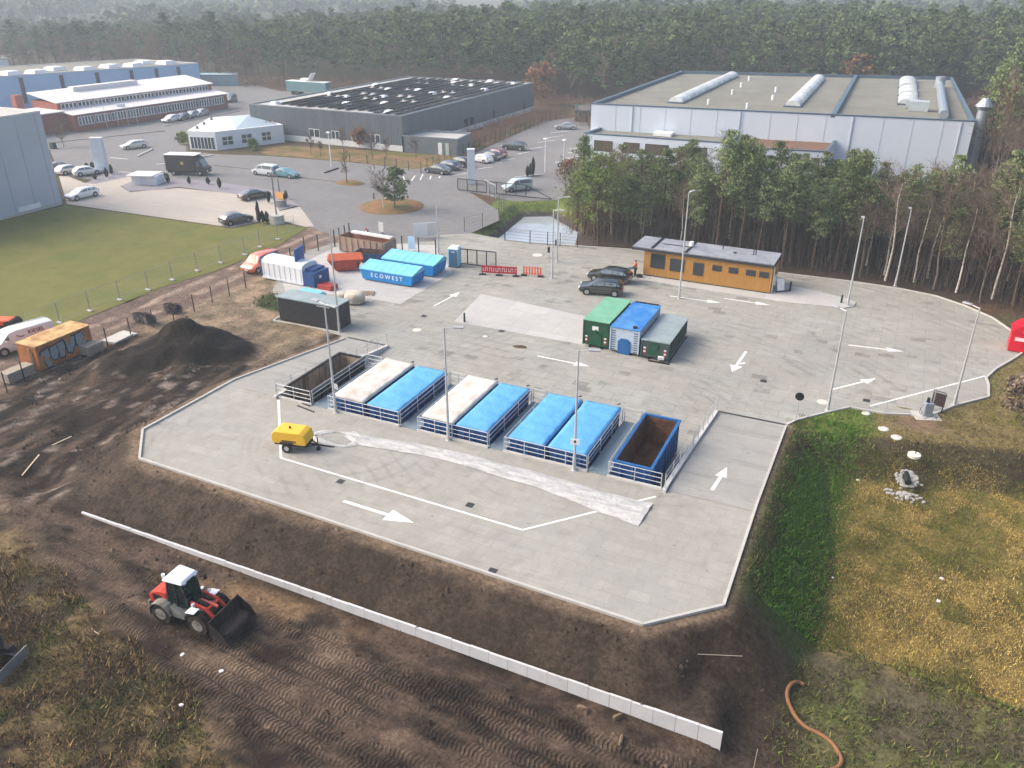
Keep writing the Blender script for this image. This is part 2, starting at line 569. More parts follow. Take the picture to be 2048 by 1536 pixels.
# strength of the tyre treads (a band of the front track) as its own attribute
tread = ((1 - smooth(24.8, 25.6, GY - 0.02 * GX)) * smooth(-0.5, 1.5, GY - (20.6 - (GX + 32) * 0.29)) * (1 - smooth(-4.0, 1.0, GX))
         * smooth(0.28, 0.42, vnoise(GX * 0.25, GY * 1.1, 1.0, 2)))
nx, ny = len(gx), len(gy)
idx = np.arange(nx * ny).reshape(ny, nx)
quads = np.stack([idx[:-1, :-1], idx[:-1, 1:], idx[1:, 1:], idx[1:, :-1]], -1).reshape(-1, 4)


def ground_mat():
    m = bpy.data.materials.new('bare_ground'); m.use_nodes = True
    nt = m.node_tree; N, L = nt.nodes.new, nt.links.new
    b = nt.nodes['Principled BSDF']; b.inputs['Roughness'].default_value = 0.95
    b.inputs['Specular IOR Level'].default_value = 0.15
    at = N('ShaderNodeAttribute'); at.attribute_name = 'Col'
    tr = N('ShaderNodeAttribute'); tr.attribute_name = 'tread'
    tc = N('ShaderNodeTexCoord')

    def noise(scale, detail=5, rough=0.7, vec=None):
        n = N('ShaderNodeTexNoise'); n.inputs['Scale'].default_value = scale
        n.inputs['Detail'].default_value = detail; n.inputs['Roughness'].default_value = rough
        L(vec or tc.outputs['Object'], n.inputs['Vector']); return n.outputs['Fac']

    def math_(op, a, bb=None):
        q = N('ShaderNodeMath'); q.operation = op
        for i, v in enumerate((a, bb)):
            if v is None: continue
            if isinstance(v, (int, float)): q.inputs[i].default_value = v
            else: L(v, q.inputs[i])
        return q.outputs[0]

    def rng(v, a, bb, lo, hi):
        q = N('ShaderNodeMapRange'); q.inputs[1].default_value = a; q.inputs[2].default_value = bb
        q.inputs[3].default_value = lo; q.inputs[4].default_value = hi; L(v, q.inputs[0]); return q.outputs[0]
    fine = noise(4.5, 8, 0.8)
    mult = rng(fine, 0.32, 0.68, 0.35, 1.65)
    mult = math_('MULTIPLY', mult, rng(noise(0.9, 5), 0.3, 0.7, 0.62, 1.4))
    # tyre treads: ribs across the direction of travel, in lanes
    mp = N('ShaderNodeMapping'); mp.inputs['Rotation'].default_value = (0, 0, R(4))
    L(tc.outputs['Object'], mp.inputs[0])
    wob = N('ShaderNodeTexNoise'); wob.inputs['Scale'].default_value = 0.25; L(tc.outputs['Object'], wob.inputs['Vector'])
    sx = N('ShaderNodeSeparateXYZ'); L(mp.outputs[0], sx.inputs[0])
    v = math_('ADD', sx.outputs['Y'], math_('MULTIPLY', wob.outputs['Fac'], 0.4))
    lane = math_('PINGPONG', math_('MULTIPLY', v, 1.25), 0.5)
    ph = math_('ADD', math_('MULTIPLY', sx.outputs['X'], 2 * math.pi / 0.21), math_('MULTIPLY', lane, 8.0))
    ribs = rng(math_('SINE', ph), -0.5, 0.5, 0.0, 1.0)
    groove = rng(lane, 0.04, 0.12, 0.0, 1.0)
    lanes = noise(1.0, 1, 0.5, None)
    ribs = math_('MULTIPLY', ribs, groove)
    dens = rng(noise(0.45, 2), 0.36, 0.5, 0.0, 1.0)
    tw = math_('MULTIPLY', math_('MULTIPLY', tr.outputs['Fac'], dens), rng(noise(1.6, 3), 0.3, 0.55, 0.4, 1.0))
    h = math_('MULTIPLY', ribs, tw)
    # hollows coloured darker: wet soil plus painted shade where the bump reads weakly
    mult = math_('MULTIPLY', mult, math_('ADD', math_('MULTIPLY', tw, math_('SUBTRACT', math_('MULTIPLY', ribs, 0.75), 0.42)), 1.0))
    mx = N('ShaderNodeVectorMath'); mx.operation = 'SCALE'
    L(at.outputs['Color'], mx.inputs[0]); L(mult, mx.inputs['Scale']); L(mx.outputs[0], b.inputs['Base Color'])
    hh = math_('ADD', math_('MULTIPLY', h, 0.9), math_('MULTIPLY', noise(5.0, 7, 0.75), 0.7))
    bp = N('ShaderNodeBump'); bp.inputs['Strength'].default_value = 1.0; bp.inputs['Distance'].default_value = 0.14
    L(hh, bp.inputs['Height']); L(bp.outputs[0], b.inputs['Normal'])
    return m


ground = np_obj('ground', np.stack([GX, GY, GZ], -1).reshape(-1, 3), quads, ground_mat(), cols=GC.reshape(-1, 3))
ta = ground.data.attributes.new('tread', 'FLOAT', 'POINT')
ta.data.foreach_set('value', tread.ravel().astype(np.float32))
struct(ground)


# ------------------------------------------------------------------ paved sheets
def paving(name, base, brick=(2.4, 1.2), stain=0.10, patch=0.0, joint=0.82, rot=0.0, big=0.07, streak=0.0, warm=0.0, sweep=0.0):
    m = bpy.data.materials.new(name); m.use_nodes = True
    nt = m.node_tree; N, L = nt.nodes.new, nt.links.new
    b = nt.nodes['Principled BSDF']; b.inputs['Roughness'].default_value = 0.88
    b.inputs['Specular IOR Level'].default_value = 0.25
    tc = N('ShaderNodeTexCoord'); mp = N('ShaderNodeMapping'); mp.inputs['Rotation'].default_value = (0, 0, rot)
    L(tc.outputs['Object'], mp.inputs[0])
    vec = mp.outputs[0]

    def noise(scale, detail=5, stretch=None, rough=0.65):
        n = N('ShaderNodeTexNoise'); n.inputs['Scale'].default_value = scale; n.inputs['Detail'].default_value = detail
        n.inputs['Roughness'].default_value = rough
        if stretch:
            q = N('ShaderNodeMapping'); q.inputs['Scale'].default_value = stretch; L(vec, q.inputs[0]); L(q.outputs[0], n.inputs['Vector'])
        else:
            L(vec, n.inputs['Vector'])
        return n.outputs['Fac']

    def rng(v, a, bb, lo, hi):
        q = N('ShaderNodeMapRange'); q.inputs[1].default_value = a; q.inputs[2].default_value = bb
        q.inputs[3].default_value = lo; q.inputs[4].default_value = hi; L(v, q.inputs[0]); return q.outputs[0]

    def mul(a, bb):
        q = N('ShaderNodeMath'); q.operation = 'MULTIPLY'
        for i, v in enumerate((a, bb)):
            if isinstance(v, (int, float)): q.inputs[i].default_value = v
            else: L(v, q.inputs[i])
        return q.outputs[0]

    def brk(w, h, mortar, c1, c2, cm):
        t = N('ShaderNodeTexBrick'); t.inputs['Scale'].default_value = 1.0
        t.inputs['Brick Width'].default_value = w; t.inputs['Row Height'].default_value = h
        t.inputs['Mortar Size'].default_value = mortar; t.inputs['Mortar Smooth'].default_value = 0.3
        for k, v in (('Color1', c1), ('Color2', c2), ('Mortar', cm)):
            t.inputs[k].default_value = (v, v, v, 1)
        L(vec, t.inputs['Vector']); return t.outputs['Color']
    f = rng(noise(0.12, 6), 0.3, 0.7, 1 - big, 1 + big)
    f = mul(f, rng(noise(0.9, 7, rough=0.75), 0.3, 0.7, 1 - stain, 1 + stain))
    f = mul(f, rng(noise(9.0, 3), 0.3, 0.7, 0.95, 1.05))
    f = mul(f, brk(brick[0], brick[1], 0.04, 0.95, 1.04, joint))
    if patch:
        pz = rng(brk(1.2, 0.8, 0.0, 0.0, 1.0, 0.5), 0.80, 0.82, 0.0, 1.0)
        pz = mul(pz, rng(noise(0.22, 3), 0.5, 0.6, 0.0, 1.0))
        lines = rng(noise(2.2, 4, (1, .25, 1)), 0.55, 0.66, 0.0, 0.7)
        pz2 = mul(lines, rng(noise(0.16, 3), 0.54, 0.64, 0.0, 1.0))
        q = N('ShaderNodeMath'); q.operation = 'MAXIMUM'; L(pz, q.inputs[0]); L(pz2, q.inputs[1])
        f = mul(f, rng(q.outputs[0], 0, 1, 1.0, 1 - patch))
    if streak:
        s = rng(noise(0.5, 5, (0.25, 3.2, 1)), 0.52, 0.66, 1.0, 1 - streak)
        f = mul(f, s)
    # oil spots and tyre sweeps worn into the paving
    f = mul(f, rng(noise(1.7, 2), 0.70, 0.76, 1.0, 0.72))
    if sweep:
        for org, sc_ in (((14, -52, 0), .9), ((30, -38, 0), .7)):
            q = N('ShaderNodeMapping'); q.inputs['Location'].default_value = org; L(vec, q.inputs[0])
            w = N('ShaderNodeTexWave'); w.wave_type = 'RINGS'; w.rings_direction = 'Z'; w.inputs['Scale'].default_value = sc_ * .35
            w.inputs['Distortion'].default_value = 6.0; w.inputs['Detail'].default_value = 3; w.inputs['Detail Scale'].default_value = .3
            L(q.outputs[0], w.inputs['Vector'])
            s_ = rng(w.outputs['Fac'], .72, .95, 0, 1); s_ = mul(s_, rng(noise(.14, 3), .48, .62, 0, sweep))
            t_ = N('ShaderNodeMath'); t_.operation = 'SUBTRACT'; t_.inputs[0].default_value = 1; L(s_, t_.inputs[1]); f = mul(f, t_.outputs[0])
    mx = N('ShaderNodeVectorMath'); mx.operation = 'SCALE'
    if warm:
        cr = N('ShaderNodeValToRGB'); cr.color_ramp.elements[0].position = 0.4; cr.color_ramp.elements[1].position = 0.7
        cr.color_ramp.elements[0].color = (*base, 1)
        cr.color_ramp.elements[1].color = (base[0] * (1 + warm * .2), base[1] * (1 - warm * .15), base[2] * (1 - warm * .5), 1)
        L(noise(0.15, 5), cr.inputs[0]); L(cr.outputs[0], mx.inputs[0])
    else:
        mx.inputs[0].default_value = base
    L(f, mx.inputs['Scale']); L(mx.outputs[0], b.inputs['Base Color'])
    bp = N('ShaderNodeBump'); bp.inputs['Strength'].default_value = 0.25; bp.inputs['Distance'].default_value = 0.02
    L(noise(14.0, 4), bp.inputs['Height']); L(bp.outputs[0], b.inputs['Normal'])
    return m


PAVER = paving('grey_pavers', c(146, 146, 140), stain=0.13, patch=0.30, warm=0.12, big=0.10, sweep=0.12)
DECKP = paving('deck_pavers', c(150, 149, 143), brick=(1.2, .8), stain=0.10, patch=0.14, warm=0.15, joint=0.92, big=0.06, sweep=0.12)
RAMPP = paving('brushed_ramp_concrete', c(150, 149, 144), brick=(6, 2.5), stain=0.09, streak=0.16, joint=0.95)
SLAB = paving('pale_slab_concrete', c(172, 171, 168), brick=(4, 4), stain=0.08, joint=0.85, sweep=0.06)
ASPH = paving('asphalt', c(116, 116, 117), brick=(500, 500), stain=0.12, sweep=0.08, joint=1.0, big=0.10, warm=0.15)
FORE = paving('beige_forecourt_concrete', c(170, 162, 152), brick=(8, 5), stain=0.06, joint=0.96, streak=0.10)
GRAV = mat('purple_grey_gravel', c(132, 128, 134), 0.95, var=0.25, scale=6, bump=0.6, bscale=14)
WHITE = two_tone('white_marking_paint', c(176, 174, 168), c(224, 224, 220), 2.2, rough=.8, lo=.28, hi=.42, objvar=0, detail=8)
KERBM = mat('kerb_concrete', c(176, 174, 168), 0.85, var=0.12, scale=2)
LAWNM = two_tone('mown_lawn', c(86, 94, 40), c(112, 108, 58), 0.3, lo=0.3, hi=0.7, bump=0.5, bscale=12, objvar=0.0, detail=9)
VERGE = two_tone('rough_verge_grass', c(86, 88, 44), c(128, 100, 70), 0.25, lo=0.42, hi=0.58, bump=0.8, bscale=5, objvar=0.0, detail=9)


def sheet(name, poly, z, m):
    mb = MB(); mb.sheet(poly, z)
    return struct(mb.build(name, m))


yard_px = [(572, 641), (545, 580), (560, 545), (600, 505), (690, 481), (760, 490), (870, 482), (880, 470), (941, 466), (1012, 479), (1100, 489), (1270, 500),
           (1550, 545), (1640, 556), (1700, 563), (1800, 578), (1870, 592), (1930, 612), (1985, 636), (2020, 660), (2060, 695),
           (2030, 716), (1992, 738), (1972, 756), (1977, 770), (1977, 794), (1907, 812), (1846, 838), (1822, 830), (1770, 828), (1700, 815), (1650, 826),
           (1592, 841), (1574, 850)]
yard_poly = gpl(yard_px) + [(-4.05, 55.2), (-4.05, 40.0), (-42.6, 40.0), (-42.6, 55.6)]
sheet('yard_pavement', yard_poly, 0.0, PAVER)
sheet('weighbridge_slab', gpl([(962, 588), (1170, 632), (1170, 690), (908, 643)]), 0.005, SLAB)
sheet('container_pad', gpl([(572, 586), (560, 548), (690, 485), (870, 490), (905, 545), (800, 608), (700, 590)]), 0.004, SLAB)
# kerbed island the cabin stands on
isl = gpl([(1140, 555), (1290, 536), (1560, 570), (1600, 570), (1700, 600), (1713, 607), (1708, 615), (1690, 617), (1560, 603), (1285, 558)])
mb = MB(); mb.prism(gpl([(1276, 560), (1290, 540), (1560, 567), (1695, 598), (1712, 606), (1708, 614), (1688, 617), (1560, 604)]), -0.1, 0.09)
struct(mb.build('cabin_pavement', SLAB, bevel=0.03))

road_px = [(625, 455), (600, 414), (560, 405), (440, 376), (230, 366), (120, 350), (100, 300), (60, 262), (40, 235), (-120, 245), (-120, 215),
           (460, 158), (560, 182), (655, 186), (700, 200), (520, 226), (520, 262), (375, 268), (372, 302), (432, 308), (540, 312), (700, 324), (826, 338),
           (884, 332), (920, 318), (1090, 243), (1165, 232), (1182, 262), (1172, 330), (1150, 355), (1120, 400), (1026, 402), (940, 384), (995, 420), (1000, 440), (941, 466),
           (880, 471), (872, 483), (760, 491), (690, 480)]
sheet('asphalt_road', gpl(road_px), -0.018, ASPH)
fore_px = [(118, 352), (134, 408), (463, 455), (545, 437), (612, 454), (628, 452), (600, 413), (560, 422), (545, 398), (440, 384), (358, 376), (260, 384), (240, 372), (330, 350), (240, 342), (170, 366), (130, 350)]
sheet('forecourt', gpl(fore_px), -0.006, FORE)
sheet('gravel_bed', gpl([(243, 372), (285, 352), (420, 362), (545, 380), (600, 410), (560, 420), (545, 398), (440, 384), (358, 374), (300, 381), (258, 382)]), 0.0, GRAV)
sheet('gravel_strip', gpl([(172, 366), (214, 344), (262, 346), (250, 355), (190, 368)]), 0.0, GRAV)
sheet('lawn', gpl([(-120, 432), (0, 440), (134, 410), (463, 457), (545, 440), (612, 456), (555, 492), (430, 542), (330, 572), (180, 632), (90, 672), (40, 640), (-60, 648), (-160, 600)]), -0.012, LAWNM)
sheet('hall_verge', gpl([(505, 300), (568, 291), (803, 305), (916, 312), (932, 294), (1066, 226), (1084, 240), (918, 318), (882, 333), (826, 338), (700, 323), (540, 311)]), -0.008, VERGE)
# parking bay lines, road lines
mb = MB()
def strip(a, b, w, z, m=0, za=None):
    a, b = Vector(a[:2]), Vector(b[:2]); d = (b - a).normalized(); n = Vector((-d.y, d.x)) * w / 2
    return [(a.x - n.x, a.y - n.y), (b.x - n.x, b.y - n.y), (b.x + n.x, b.y + n.y), (a.x + n.x, a.y + n.y)]
for a, b in (((810, 361), (806, 352)), ((823, 361), (830, 351)), ((840, 360), (846, 348)), ((860, 358), (862, 351)), ((878, 356), (880, 352)),
             ((905, 351), (935, 346)), ((955, 338), (985, 333)), ((975, 330), (1005, 324)), ((1000, 322), (1030, 316)),
             ((1035, 308), (1060, 303)), ((1060, 298), (1095, 292)), ((1075, 285), (1110, 280)), ((1090, 276), (1125, 271)), ((1100, 266), (1135, 262)),
             ((1128, 316), (1160, 312)), ((1135, 306), (1165, 302)), ((1140, 298), (1170, 295))):
    mb.sheet(strip(gp(*a), gp(*b), 0.16, 0), -0.012)
for a, b in (((312, 328), (330, 327)), ((220, 315), (255, 318)), ((240, 348), (256, 346)), ((395, 332), (420, 334))):
    mb.sheet(strip(gp(*a), gp(*b), 0.25, 0), -0.012)
struct(mb.build('road_marking', WHITE))
# yard markings and direction arrows
def arrow(a, b, z0, head=0.85, hw=0.42, w=0.16, bend=None, zf=None):
    a, b = Vector(a[:2]), Vector(b[:2]); d = (b - a).normalized(); n = Vector((-d.y, d.x)); L_ = (b - a).length
    h = min(head * 1.6, L_ * 0.45)
    k = b - d * h
    P = [a - n * w / 2, k - n * w / 2, k - n * hw, b, k + n * hw, k + n * w / 2, a + n * w / 2]
    q = MB(); q.sheet([(p.x, p.y) for p in P], zf or z0)
    return q
def put_arrow(a, b, z=0.0, **kw):
    za = z + 0.008
    zf = kw.pop('zf', None)
    struct(arrow(gp(*a, z), gp(*b, z), za, zf=zf, **kw).build('direction_arrow', WHITE))
put_arrow((868, 612), (920, 584)); put_arrow((1075, 712), (1180, 733)); put_arrow((1697, 690), (1808, 703)); put_arrow((1660, 780), (1752, 757))
put_arrow((1448, 597), (1540, 610)); put_arrow((1340, 592), (1442, 606)); put_arrow((687, 1002), (828, 1046), ZD, hw=0.55, w=0.22, head=1.1)
put_arrow((1492, 703), (1464, 744), w=0.22, hw=0.5)
mb = MB(); mb.sheet(strip(gp(1480, 728), gp(1490, 726), 0.2, 0), 0.009)
mb.sheet(strip(gp(1740, 812), gp(1970, 752), 0.14, 0), 0.008)
struct(mb.build('yard_marking', WHITE))
# pond water; the pale base colour paints in the reflected white sky
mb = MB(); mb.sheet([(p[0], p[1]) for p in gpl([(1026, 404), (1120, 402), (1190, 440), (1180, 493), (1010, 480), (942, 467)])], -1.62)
wm = mat('sky_tinted_pond_water', c(158, 166, 172), 0.04, var=0.1, spec=1.0)
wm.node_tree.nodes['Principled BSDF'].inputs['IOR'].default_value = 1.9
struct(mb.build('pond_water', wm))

# ------------------------------------------------------------------ grass and ground cover
def blades(name, n, sampler, hgt, wid, colf, seed):
    rs = np.random.RandomState(seed)
    x, y = sampler(rs, n)
    z = terrain(x, y)
    k = len(x)
    a = rs.rand(k) * 2 * np.pi; t = rs.rand(k) * 2 * np.pi
    h = hgt[0] + (hgt[1] - hgt[0]) * rs.rand(k) ** 2
    w = wid * (0.6 + 0.8 * rs.rand(k))
    lean = h * (0.5 + 0.7 * rs.rand(k))
    V = np.zeros((k, 3, 3))
    V[:, 0] = np.stack([x - np.cos(a) * w, y - np.sin(a) * w, z - 0.03], -1)
    V[:, 1] = np.stack([x + np.cos(a) * w, y + np.sin(a) * w, z - 0.03], -1)
    V[:, 2] = np.stack([x + np.cos(t) * lean, y + np.sin(t) * lean, z + h], -1)
    cc = np.repeat(colf(rs, x, y), 3, axis=0)
    o = np_obj(name, V.reshape(-1, 3), np.arange(3 * k).reshape(-1, 3), attr_mat('grass_blades'), cols=cc)
    return struct(o, 'stuff')


def palette(rs, k, cols, wts):
    i = rs.choice(len(cols), k, p=np.array(wts) / sum(wts))
    return np.array([c(*q) for q in cols])[i] * (0.7 + 0.6 * rs.rand(k))[:, None]


def s_basin(rs, n):
    x = rs.rand(n) * 13 - 0.6; y = 33.5 + rs.rand(n) * 23
    k = (y < 54.2 + x * 0.25 + rs.rand(n)) & (y > 35.6 - 0.12 * x) & (x > rs.rand(n) ** 2 * 2.4 - 0.5)
    return x[k], y[k]


def col_basin(rs, x, y):
    n = (vnoise(x, y, 1.8, 3) + .16 * np.exp(-((x - 6.0 - .25 * (y - 45)) / 1.6) ** 2) * smooth(43, 47, y))[:, None]
    a = palette(rs, len(x), [(204, 180, 106), (176, 152, 84), (134, 116, 66), (94, 82, 52), (220, 202, 140)], [4, 5, 4, 2.5, 1])
    b = palette(rs, len(x), [(116, 120, 56), (96, 104, 48), (142, 134, 70), (68, 72, 38)], [3, 3, 2, 2])
    return np.where(n + 0.25 * (rs.rand(len(x), 1) - .5) > 0.56, b, a)


blades('meadow_grass', 170000, s_basin, (0.03, 0.17), 0.019, col_basin, 1)


def s_slope(rs, n):
    x = -3.6 + 4.0 * rs.rand(n) + 1.6 * rs.rand(n) ** 3; y = 33.5 + rs.rand(n) * 24
    k = (vnoise(x, y, 1.2, 4) + 0.22 * (1 - np.abs(y - 47) / 14) + 0.12 * rs.rand(n) + .05 * (x + 2) > 0.53) & (y > 34.5 + (x + 3.6) * 0.2)
    return x[k], y[k]


blades('slope_grass', 34000, s_slope, (0.05, 0.28), 0.028,
       lambda rs, x, y: np.where((smooth(-3.4, .2, x) + .5 * (vnoise(x, y, 1.1, 3) - .5) + .3 * (rs.rand(len(x)) - .5) > .16)[:, None],
                                 palette(rs, len(x), [(78, 118, 42), (98, 140, 52), (60, 88, 36), (120, 134, 66)], [4, 4, 3, 1]),
                                 palette(rs, len(x), [(76, 76, 46), (96, 88, 60), (62, 54, 42), (128, 114, 80), (72, 92, 44)], [3, 3, 3, 1, 2])), 2)


def s_plat(rs, n):
    x = -3.4 + rs.rand(n) * 16; y = 53 + rs.rand(n) * 22
    k = (y > 53.2 + x * 0.25) & (pdist(x, y, yard_poly) > 0.25) & (np.hypot((x - 4.6) / 1.8, (y - 59.8) / 1.3) > 0.8) & (vnoise(x, y, 1.3, 3) > 0.38)
    return x[k], y[k]


blades('bank_grass', 26000, s_plat, (0.05, 0.22), 0.035,
       lambda rs, x, y: np.where((.6 * vnoise(x, y, 3.5, 2) + .2 * rs.rand(len(x)) + .35 * (1 - smooth(.5, 4.5, x)) > 0.5)[:, None],
                                 palette(rs, len(x), [(98, 122, 46), (120, 138, 56), (74, 94, 40)], [2, 2, 2]),
                                 palette(rs, len(x), [(138, 122, 76), (112, 104, 60), (86, 76, 50)], [2, 3, 2])), 3)


def s_front(rs, n):
    x = -42 + rs.rand(n) * 30; y = 10 + rs.rand(n) * 15
    e = 20.6 - (x + 32) * 0.29 + 2.4 * (vnoise(x + 50, y, 1.7, 3) - 0.5)
    k = (y < e) & (vnoise(x, y, 1.4, 3) > 0.30 + 0.16 * rs.rand(n))
    return x[k], y[k]


def col_front(rs, x, y):
    n = vnoise(x, y, 2.6, 3)[:, None]
    a = palette(rs, len(x), [(150, 126, 84), (122, 100, 68), (98, 80, 58), (176, 150, 100), (76, 64, 50)], [4, 4, 4, 1, 3])
    b = palette(rs, len(x), [(98, 104, 54), (78, 86, 44), (130, 120, 68)], [3, 3, 2])
    return np.where(n + 0.2 * (rs.rand(len(x), 1) - .5) > 0.66, b, a)


blades('rough_grass', 80000, s_front, (0.06, 0.36), 0.028, col_front, 4)


def s_ditch(rs, n):
    x = -1.2 + rs.rand(n) * 13; y = 27 + rs.rand(n) * 9
    k = (y < 36.2 - 0.12 * x) & (x > -0.9 + (y - 30) * 0.12 + rs.rand(n)) & (vnoise(x, y, 1.0, 3) > 0.42)
    return x[k], y[k]


blades('ditch_weeds', 14000, s_ditch, (0.06, 0.3), 0.03,
       lambda rs, x, y: palette(rs, len(x), [(92, 100, 54), (70, 76, 46), (132, 122, 74), (58, 58, 44), (98, 116, 50)], [3, 4, 2, 3, 2]), 5)


def s_patch(rs, n):
    x = -57 + rs.rand(n) * 10; y = 57 + rs.rand(n) * 8
    k = np.exp(-(((x + 52.5) / 4.2) ** 2 + ((y - 60.5) / 3.0) ** 2)) > 0.4 + 0.3 * rs.rand(n)
    return x[k], y[k]


blades('weed_patch', 5000, s_patch, (0.05, 0.3), 0.05,
       lambda rs, x, y: palette(rs, len(x), [(58, 74, 36), (78, 90, 44), (46, 52, 32), (110, 100, 66)], [4, 3, 3, 1]), 6)


# loose clods on the worked soil: one mass of small lumps
rc = np.random.RandomState(8)
n_ = 40000
x_ = -75 + rc.rand(n_) * 78; y_ = 9 + rc.rand(n_) * 50
ok = (pdist(x_, y_, DECK) > .4) & (vnoise(x_, y_, 1.6, 3) + .25 * (rc.rand(n_) - .5) > .53) & ((x_ < -43.5) | (y_ < 30.5)) & (x_ < 1.5 + .0 * y_) & ~((x_ < -63) & (y_ > 40))
ok &= ~((x_ > -48) & (y_ > 52))
x_, y_ = x_[ok], y_[ok]; z_ = terrain(x_, y_); k_ = len(x_)
s_ = .04 + .15 * rc.rand(k_) ** 4
B_ = np.array([(1, 0, -.2), (-.5, .87, -.2), (-.5, -.87, -.2), (.1, .1, .9)])
V_ = B_[None] * s_[:, None, None] * (.6 + .8 * rc.rand(k_, 4, 1)); a_ = rc.rand(k_) * 6.28
ca, sa = np.cos(a_)[:, None], np.sin(a_)[:, None]
V_ = np.stack([V_[..., 0] * ca - V_[..., 1] * sa + x_[:, None], V_[..., 0] * sa + V_[..., 1] * ca + y_[:, None], V_[..., 2] + z_[:, None]], -1)
T_ = (np.array([(0, 1, 3), (1, 2, 3), (2, 0, 3)])[None] + (np.arange(k_) * 4)[:, None, None]).reshape(-1, 3)
gc = ground_cols(x_, y_) * (.6 + 1.0 * rc.rand(k_))[:, None]
struct(np_obj('soil_clods', V_.reshape(-1, 3), T_, attr_mat('grass_blades'), cols=np.repeat(gc, 4, 0)), 'stuff')

# ------------------------------------------------------------------ raised deck with its two ramps
CONC = mat('retaining_concrete', c(188, 186, 182), 0.85, var=0.10, scale=1.2, bump=0.1)
mb = MB()
mb.prism([(-42.9, 33.6), (-40.2, 30.8), (-7.0, 29.8), (-3.9, 32.7), (-3.95, 41.3), (-42.7, 41.3)], -2.0, ZD)
struct(mb.build('raised_deck', DECKP))
YS = [41.3, 42.2, 43.2, 45, 47, 49, 51, 53, 54.4, 55.2]
for x0, x1, x0e, x1e in ((-42.7, -37.95, -41.95, -37.6), (-8.95, -3.95, -8.9, -4.05)):
    mb = MB(); vs, fs = [], []
    for i, y in enumerate(YS):
        t = (y - 41.3) / 13.9
        a, b = x0 + (x0e - x0) * t, x1 + (x1e - x1) * t
        z = float(ramp_z(y)) + 0.012
        vs += [(a, y, z), (b, y, z), (a, y, -0.6), (b, y, -0.6)]
    for i in range(len(YS) - 1):
        o = 4 * i
        fs += [(o, o + 1, o + 5, o + 4), (o, o + 4, o + 6, o + 2), (o + 1, o + 3, o + 7, o + 5)]
    mb.add(vs, fs)
    struct(mb.build('ramp', RAMPP))
# drainage channels at the foot of the ramps
DRAIN = mat('channel_grate', c(70, 70, 72), 0.6, 0.6, var=0.2, scale=8)
for a, b in (((-41.9, 55.55), (-37.6, 55.5)), ((-8.9, 55.5), (-4.1, 55.5))):
    mb = MB(); mb.sheet(strip(a, b, 0.22, 0), 0.012)
    struct(mb.build('drain_channel', DRAIN))
# kerbs round the deck, the ramps and the yard
mb = MB()
def kerb_line(pts, z, h=0.1, w=0.13):
    for i in range(len(pts) - 1):
        p, q = Vector(pts[i]), Vector(pts[i + 1])
        zz = (z(p.y) + z(q.y)) / 2 if callable(z) else z
        if callable(z):
            d = (q - p).normalized(); n = Vector((-d.y, d.x)) * w / 2
            a, b = z(p.y), z(q.y)
            mb.hexa([(p.x - n.x, p.y - n.y, a - .3), (q.x - n.x, q.y - n.y, b - .3), (q.x + n.x, q.y + n.y, b - .3), (p.x + n.x, p.y + n.y, a - .3),
                     (p.x - n.x, p.y - n.y, a + h), (q.x - n.x, q.y - n.y, b + h), (q.x + n.x, q.y + n.y, b + h), (p.x + n.x, p.y + n.y, a + h)])
        else:
            mb.prism(strip(p, q, w, 0), zz - 0.3, zz + h)
lx = [(-42.7 + 0.75 * (y - 41.3) / 13.9 - 0.02, y) for y in YS]
rx = [(-3.95 - 0.1 * (y - 41.3) / 13.9 + 0.02, y) for y in YS]
kz = lambda y: float(ramp_z(y)) if y > 41.3 else ZD
kerb_line(list(reversed(lx)) + [(-42.92, 33.55), (-40.22, 30.75), (-7.0, 29.73), (-3.85, 32.65)] + rx, kz, 0.12, 0.15)
struct(mb.build('kerb', KERBM))
mb = MB()
yk = gpl(yard_px[10:])
kerb_line(yk, 0.0, 0.10, 0.16)
struct(mb.build('kerb', KERBM))
mb = MB()
kerb_line([(-43.15, 56.1), (-50.6, 56.0), (-50.7, 59.2)], 0.0, 0.08, 0.15)
struct(mb.build('kerb', KERBM))
# deck markings and a drain grid
mb = MB()
for a, b, w in (((557, 800), (562, 916), 0.16), ((562, 916), (1045, 1060), 0.14), ((1045, 1060), (1312, 993), 0.14)):
    mb.sheet(strip(gp(*a, ZD), gp(*b, ZD), w, 0), ZD + 0.008)
struct(mb.build('deck_marking', WHITE))
ay = gp(1458, 922, 1.4); by = gp(1488, 876, 0.9)
mb = MB()
zr = lambda x, y: float(ramp_z(y)) + 0.024
A, B = Vector((-6.62, 42.5)), Vector((-6.45, 46.2)); d = (B - A).normalized(); n = Vector((-d.y, d.x))
for q0, q1, w0, w1 in ((0, 1.1, .11, .11), (1.1, 2.1, .11, .11)):
    mb.sheet([tuple(A + d * q0 - n * w0), tuple(A + d * q1 - n * w1), tuple(A + d * q1 + n * w1), tuple(A + d * q0 + n * w0)], zr)
mb.sheet([tuple(A + d * 2.1 - n * .36), tuple(A + d * 3.7), tuple(A + d * 2.1 + n * .36)], zr)
struct(mb.build('direction_arrow', WHITE))

# ------------------------------------------------------------------ low concrete retaining wall of upright slabs
WALLC = mat('wall_slab_concrete', c(196, 196, 196), 0.85, var=0.10, scale=1.5, bump=0.15, objvar=0.05)
wall = thing('retaining_wall', 'long low wall of upright pale concrete slabs at the foot of the brown embankment', 'wall', (XW0, YW, 0))
nw = 38; step = (XW1 - XW0) / nw
for i in range(nw):
    mb = MB()
    dz = 0.012 * math.sin(i * 2.7)
    mb.box(i * step + 0.008, (i + 1) * step - 0.008, 0, 0.12, -2.2, 0.0 + dz)
    mb.build('wall_slab', WALLC, wall)

# ------------------------------------------------------------------ railings
STEEL = mat('galvanised_steel', c(196, 200, 202), 0.45, 0.5, var=0.08, scale=4)
_post = {}


